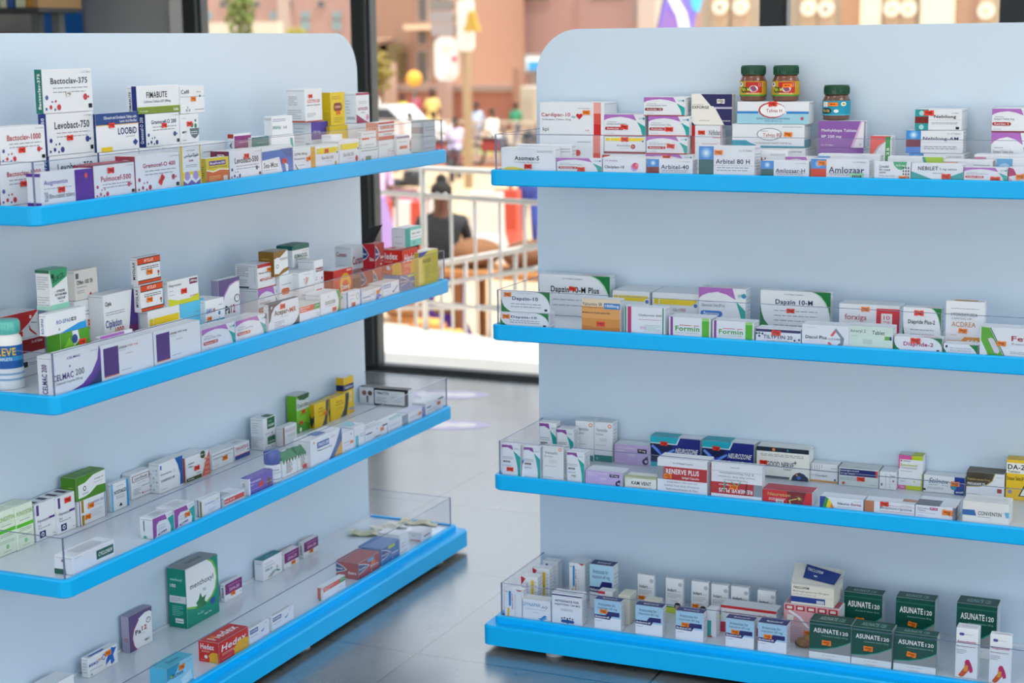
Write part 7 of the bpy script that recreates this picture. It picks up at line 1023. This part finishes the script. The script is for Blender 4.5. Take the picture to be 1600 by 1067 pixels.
L(3, 485, 534, 678, 'large white carton with navy title box, blue and gold slant', [Pp([(.96, 1), (1, 1), (1, 0), (.56, 0), (.8, .5)], '#2f5a9a'), Pp([(1, .55), (1, 0), (.72, 0), (.84, .25)], '#dca82c'), Rr(.2, .6, .58, .82, '#1f5aa8'), T('TINOX-200', .22, .65, .56, .77, WH, 1, 's'), T('Tinidazole Tablets 200mg', .2, .46, .66, .54, GR, .3), Cc(.1, .86, .05, '#e8b82a'), Rr(.64, .78, .78, .86, '#e0d0dc'), Rr(.3, .2, .6, .8, '#3a6ab0', 'T')], D=.05)
L(3, 535, 553, 674, 'white carton with teal mark and orange sticker, front row', [Mm(.1, .45, .7, .55, 1), Cc(.75, .82, .06, TL), Mm(.15, .08, .35, .14, 1, NV), Mm(.15, .3, .6, .36, 1, '#d88a8a')], D=.04, st=('o', .75, .42, 0, .014))
L(3, 554, 569.5, 664, 'white carton with vertical turquoise stripe', [Rr(.08, 0, .36, .55, '#1fb4c4'), Mm(.5, .4, .9, .6, 2), Pp([(0, .2), (.6, .3), (1, .8), (1, 1), (0, 1)], '#8accd4', 'T')], D=.05)
L(3, 571, 605, 666, 'long white carton with navy title and orange sticker', [Rr(.02, .62, .3, .72, '#3a3a7a'), Cc(.52, .82, .06, '#3a4a5a'), Mm(.05, .36, .5, .44, 1, '#c8808a'), T('VOMIFIX', .36, .1, .7, .24, '#4a5a80', 1), Rr(.78, .78, 1, .9, BK), Mm(.1, .2, .9, .8, 2, GR, 'T')], D=.04, st=('o', .75, .6, 0, .017))
L(3, 607, 637, 653, 'grey-blue ended white carton, front row far half', [Rr(.7, 0, 1, 1, '#7a90a4'), Mm(.05, .5, .6, .64, 2), Cc(.74, .3, .1, '#e0b090'), Mm(.05, .1, .5, .2, 1, LG), Pp([(.2, .2), (.9, .2), (.9, .7), (.3, .5)], '#9ad0d0', 'T')], D=.04)
L(3, 638, 664, 640, 'white carton with lavender lid and orange sticker', [Rr(.82, 0, 1, 1, '#6a78b8'), Mm(.1, .4, .6, .6, 2), Rr(0, 0, 1, 1, '#c8cae4', 'T'), Mm(.1, .1, .9, .9, 2, '#8a90c8', 'T')], D=.04, st=('o', .66, .55, 0, .017))
L(3, 665, 693, 624, 'long white carton at the far end of the front row', [Rr(.05, .55, .3, .65, '#5a5a7a'), Mm(.1, .3, .6, .4, 1, '#c890a0'), Mm(.5, .1, .8, .2, 1, '#4a6a8a'), Cc(.5, .85, .05, BK), Rr(.7, .86, 1, .96, '#5a6068')], D=.045, st=('o', .72, .6, 0, .017))
# ================================================================ LEFT RACK, bottom shelf
mara = [T('MARAMOJA', .02, .48, .34, .68, '#2a5ab0', 1), T('PLUS', .34, .6, .46, .72, RD2, .8), Cc(.52, .68, .12, '#4a6ac0', 'F', .16), Cc(.52, .68, .08, WC, 'F', .11), Pp([(.58, .2), (.6, .45), (.72, .8), (.8, .98), (.86, .9), (.96, .88), (.84, .55), (.88, .2), (.76, .1), (.74, .4)], '#2a6ac4'), Pp([(.56, .36), (.7, .5), (.7, .44)], '#2a6ac4'), Mm(.04, .3, .45, .38, 1), T('18', .06, .08, .12, .16, BK, 1), Mm(.2, .2, .8, .8, 4, LG, 'L'), Rr(.1, .2, .6, .5, '#3a5ab0', 'T')]
L(4, 137, 184, 1017, 'white and blue carton with stretching figure, near corner', mara, yb=1048, xs=126, D=.03, st=('o', .66, .78, 0, .021))
L(4, 200, 237, 955, 'square white carton with violet arch and black-red title', [Pp([(0, 0), (0, 1), (1, 1), (1, .84), (.9, .9), (.7, .91), (.42, .82), (.2, .6), (.12, .36), (.18, .12), (.28, 0)], '#5f5080'), Pp([(.42, .82), (.2, .6), (.12, .36), (.18, .12), (.28, 0), (.32, 0), (.21, .13), (.15, .36), (.23, .58), (.44, .79)], '#a83a5a'), T('Pa', .26, .4, .5, .53, BK, 1), T('12', .54, .44, .76, .57, '#b8202c', 1), Cc(.84, .66, .1, BK, 'F', .08), Cc(.84, .66, .08, WC, 'F', .062), Pp([(.83, .66), (.85, .66), (.85, .71), (.83, .71)], BK), Mm(.5, .36, .7, .39, 1), T('IBEX', .66, .12, .86, .17, GR, .5), Rr(0, 0, 1, 1, '#a8a2bc', 'L'), T('12', .4, .3, .8, .4, '#c86a30', 1, 90, 'L'), Rr(0, 0, 1, 1, '#9a96b0', 'T')], yb=1012, xs=189, D=.025)
L(4, 289, 340, 878, 'large teal box with leaf picture and rounded lettering', [Rr(0, 0, 1, 1, '#14907c'), Pp([(0, .36), (0, 1), (.66, 1), (.8, .92), (.9, .78), (.93, .62), (.88, .46), (.76, .36), (.6, .3), (.3, .3)], '#e6ebee'), Pp([(.66, 1), (.8, .92), (.9, .78), (.93, .62), (.88, .46), (.76, .36), (.6, .3), (.3, .3), (0, .36), (0, .33), (.3, .26), (.6, .26), (.8, .33), (.92, .44), (.97, .62), (.94, .8), (.84, .94), (.72, 1)], '#7ab84a'), T('menthoxyl', .12, .6, .84, .72, '#2a4a4a', .6), T('tea', .5, .5, .6, .56, '#4a8a7a', 0), Pp([(.34, .26), (.28, .36), (.36, .4), (.42, .5), (.48, .4), (.6, .42), (.54, .34), (.62, .26), (.5, .24)], '#2f7a4a'), Pp([(.24, .26), (.34, .32), (.44, .28), (.3, .22)], '#3a8a54'), T('Pastilles', .32, .14, .5, .18, '#a8dcd0', .3), T('Sugar Free', .52, .08, .74, .12, '#d8f0e8', .6), Cc(.8, .26, .08, '#2a5a9a', 'F', .06), Rr(0, 0, 1, 1, '#128a76', 'L'), T('menthoxyl', .15, .78, .8, .84, '#b0e4d8', 1, 0, 'L'), T('100', .14, .68, .44, .74, WH, 1, 0, 'L'), Rr(.08, .42, .98, .54, '#d4d8e0', 'L'), Mm(.15, .44, .7, .52, 3, GR, 'L'), Mm(.2, .2, .8, .38, 6, '#8ad0c0', 'L'), Rr(.35, .08, .8, .16, '#e8ecec', 'L'), Mm(.4, .09, .75, .15, 1, BK, 'L'), Rr(0, 0, 1, 1, '#9aa09e', 'T'), T('menthoxyl', .3, .3, .75, .7, '#4a5a58', 1, 0, 'T')], yb=971, xs=261, D=.06)
zaha = [Rr(.02, .36, 1, .97, '#7a2470'), T('ZAHA-250', .24, .48, .84, .66, '#e8c0e0', 1), Mm(.2, .74, .9, .86, 2, '#c898c4'), Mm(.05, .1, .2, .16, 1), Cc(.88, .2, .05, '#e0a8b8'), T('ZAHA', .3, .2, .7, .8, BK, 1, 90, 'L'), Rr(0, .88, 1, 1, '#a8584a', 'T')]
L(4, 351, 378, 906, 'small plum-banded carton next to the large teal box', zaha, yb=934, xs=344, D=.025, st=('o', .45, .3, 0, .018))
L(4, 411, 441, 869, 'white carton with teal lid and violet lines', [T('Azithromycin', .06, .76, .5, .82, '#6a60b0', .3), Mm(.06, .6, .6, .68, 1, '#8a80c0'), T('INHz 10', .08, .42, .45, .54, '#1a8a98', 1, 's'), Pp([(.2, .1), (.5, .3), (.7, .28), (.4, .06)], '#a8acb0'), Pp([(.62, .24), (.7, .3), (.82, .2), (.9, .16), (.8, .14)], '#1a8a98'), Cc(.72, .4, .07, '#d8a8b0'), Mm(.2, .75, .8, .95, 1, GR, 'L'), Rr(0, 0, 1, 1, '#1f7c88', 'T'), Mm(.3, .3, .7, .6, 1, '#a8dce0', 'T')], yb=901, xs=397, D=.05)
L(4, 443.5, 467, 859, 'small plum-banded carton beside the teal-lidded carton', zaha, yb=885, D=.025, st=('o', .6, .22, 0, .018))
L(4, 474, 497, 842, 'small plum-banded carton, farthest along the panel', zaha, yb=867, xs=466, D=.025, st=('o', .5, .26, 0, .018))
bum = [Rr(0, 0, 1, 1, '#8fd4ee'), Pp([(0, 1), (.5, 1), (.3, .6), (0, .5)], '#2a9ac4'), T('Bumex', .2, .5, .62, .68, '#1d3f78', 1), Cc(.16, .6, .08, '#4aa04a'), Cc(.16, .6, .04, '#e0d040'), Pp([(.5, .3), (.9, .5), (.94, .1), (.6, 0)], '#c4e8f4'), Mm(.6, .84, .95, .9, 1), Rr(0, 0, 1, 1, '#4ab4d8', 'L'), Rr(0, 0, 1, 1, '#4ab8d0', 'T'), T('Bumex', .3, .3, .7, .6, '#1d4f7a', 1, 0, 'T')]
L(4, 260, 302, 1037, 'sky blue carton with orange sticker at bottom of frame', bum, xs=234, D=.07, st=('o', .55, .78, 0, .021), H=.06)
L(4, 341, 388, 992, 'bright red carton with yellow head silhouettes, front row', hed, xs=310, D=.06, st=('o', .2, .6, 0, .02, 'T'))
dyn = [Rr(.02, .62, .42, .88, '#2a5a98'), T('DYNAPAR', .05, .68, .39, .82, WH, 1), Pp([(.55, .5), (.62, .42), (.7, .5), (.78, .8), (.92, .94), (.8, .86), (.72, .62), (.64, .52)], '#2a6ab0'), Mm(.04, .4, .4, .48, 1), Mm(.1, .2, .9, .8, 3, LG, 'T')]
L(4, 389.5, 421, 974, 'white carton with navy title box, left of two', dyn, xs=382, D=.07)
L(4, 425, 459, 954, 'white carton with navy title box, right of two', dyn, xs=418, D=.07)
L(4, 505, 540, 908, 'white carton with red and green top bands, low front', [Rr(0, .62, .74, .97, '#d8503c'), Rr(.74, .62, 1, .97, '#2a8a50'), T('Meloxicam', .04, .8, .44, .9, '#f4d8d0', .6), T('Tablets', .04, .66, .28, .76, '#f4d8d0', .6), T('15 mg', .8, .76, .96, .88, WH, .8), Mm(.7, .3, .85, .45, 1, LG), Rr(.1, .1, .6, .94, '#c85040', 'L'), Rr(.3, .0, .6, .15, '#2a8a50', 'L')], xs=495, D=.04)
L(4, 560, 593, 871, 'crimson carton with blue ovals, opened at the back', pan('#a3202c', '#9c2430', 'Extra') + [Rr(.42, .74, .72, .94, '#4aa8d8')], xs=525, D=.1, st=('o', .66, .62, 0, .019))
a = L(4, 596, 624, 850, 'blue carton with navy oval behind the crimson one', pan('#1f66ac', '#2470b4', 'Advance') + [Rr(.36, .78, .72, .96, '#b8cc3a')], xs=560, D=.1)
L(4, 625, 637, 832, 'white carton with lifted flap behind the blue one', plain(2), s=.03, xs=590, D=.09)
L(4, 659, 675, 828, 'small white carton with red end mark, far corner', [Rr(.2, .4, .8, .6, '#a88a98'), Rr(.2, .05, .9, .2, '#d88a8a', 'L'), Mm(.3, .55, .6, .7, 1, '#4a5a7a', 'L')], xs=637, D=.08)
L(4, 80, 116, 1056, 'pale carton just entering the bottom edge of the frame', plain(2), s=.22, D=.05, H=.045)
def leaflet(px, py, look, col, w=.1, l=.07, rz=.4, lift=.004):
    p = hit(px, py, 2, DK[3]+.002); m = MB(); n = 6; vs = []
    for i in range(n+1):
        for j in (0, 1): vs.append((-w/2+w*i/n, (-.5+j)*l, lift*(1+math.sin(i*1.9+j))+.0008))
    vs += [(x, y, z-.0007) for x, y, z in vs]; N_ = 2*(n+1)
    f = [(2*i, 2*i+2, 2*i+3, 2*i+1) for i in range(n)]; m.add(vs, f + [tuple(a+N_ for a in q[::-1]) for q in f] + [(0, N_, N_+2, 2)][:0], pm(col))
    for k in range(6): y = -.35*l+k*.12*l; m.add([(-w*.38, y, lift*2+.0022), (w*.3, y, lift*2+.0022), (w*.3, y+.002, lift*2+.0022), (-w*.38, y+.002, lift*2+.0022)], [(0, 1, 2, 3)], pm('#b8b8a8'))
    o = m.build('leaflet'); o.location = (p.x, p.y, DK[3]+.0008); o.rotation_euler = (0, 0, rz); setlabel(o, 'L', 4, look, 'leaflet', 'loose paper leaflets')
leaflet(575, 834, 'folded cream-green leaflet lying flat left of the others', '#dfe2bc', .11, .05, .3)
leaflet(607, 824, 'white leaflet lying flat between the other two', '#ecebe0', .1, .06, .9)
leaflet(655, 817, 'cream leaflet with tan edge by the end guard', '#e4dcb4', .12, .05, .15)
# wall shelf with packets in the far left corner
p0 = hit(-40, 14, 1, 2.4); p1 = hit(60, 14, 1, 2.4)
e = tag(empty('wall_shelf', (p0.x, 2.4, p0.z)), 'dark wall shelf of packets in the far top left corner', 'shelf')
m = MB(); m.box((0, 0, -.02), (p1.x-p0.x, .3, 0), mat('#2c3436', .5)); m.build('board', e)
m = MB(); m.box((p1.x-p0.x-.03, .0, 0), (p1.x-p0.x, .3, 1.2), mat('#9a7a52', .6)); m.build('side_panel', e)
m = MB(); m.box((.1, .26, -p0.z), (.14, .3, -.02), mat('#6a6e70', .5)); m.box((p1.x-p0.x-.14, .26, -p0.z), (p1.x-p0.x-.1, .3, -.02), mat('#6a6e70', .5)); m.build('bracket', e)
for i, (a_, b_, c, lk) in enumerate(((0, 9, '#c8ccb0', 'pale green packet, leftmost on the far wall shelf'), (10, 20, '#2a4f9a', 'navy blue packet on the far wall shelf'), (24, 39, '#c8d4b4', 'white-green packet on the far wall shelf'), (41, 53, '#c08a34', 'amber packet, rightmost on the far wall shelf'))):
    q0 = hit(a_, 10, 1, 2.45); q1 = hit(b_, 10, 1, 2.45); m = MB(); m.box((q0.x, 2.45, p0.z+.0015), (q1.x, 2.6, p0.z+.16), mat(c, .5), .004); m.box((q0.x+.01, 2.449, p0.z+.04), (q1.x-.01, 2.45, p0.z+.07), mat('#6a7a4a', .5)); tag(m.build('packet'), lk, 'packet', 'packets on the far wall shelf')
m = MB(); q0 = hit(-30, 40, 1, 2.9); q1 = hit(13, 40, 1, 2.9); m.box((q0.x, 2.86, .022), (q1.x, 3.0, p0.z-.1), mat('#7a3418', .5), .01); tag(m.build('cabinet_panel'), 'brown wooden panel below the far corner wall shelf', 'panel')
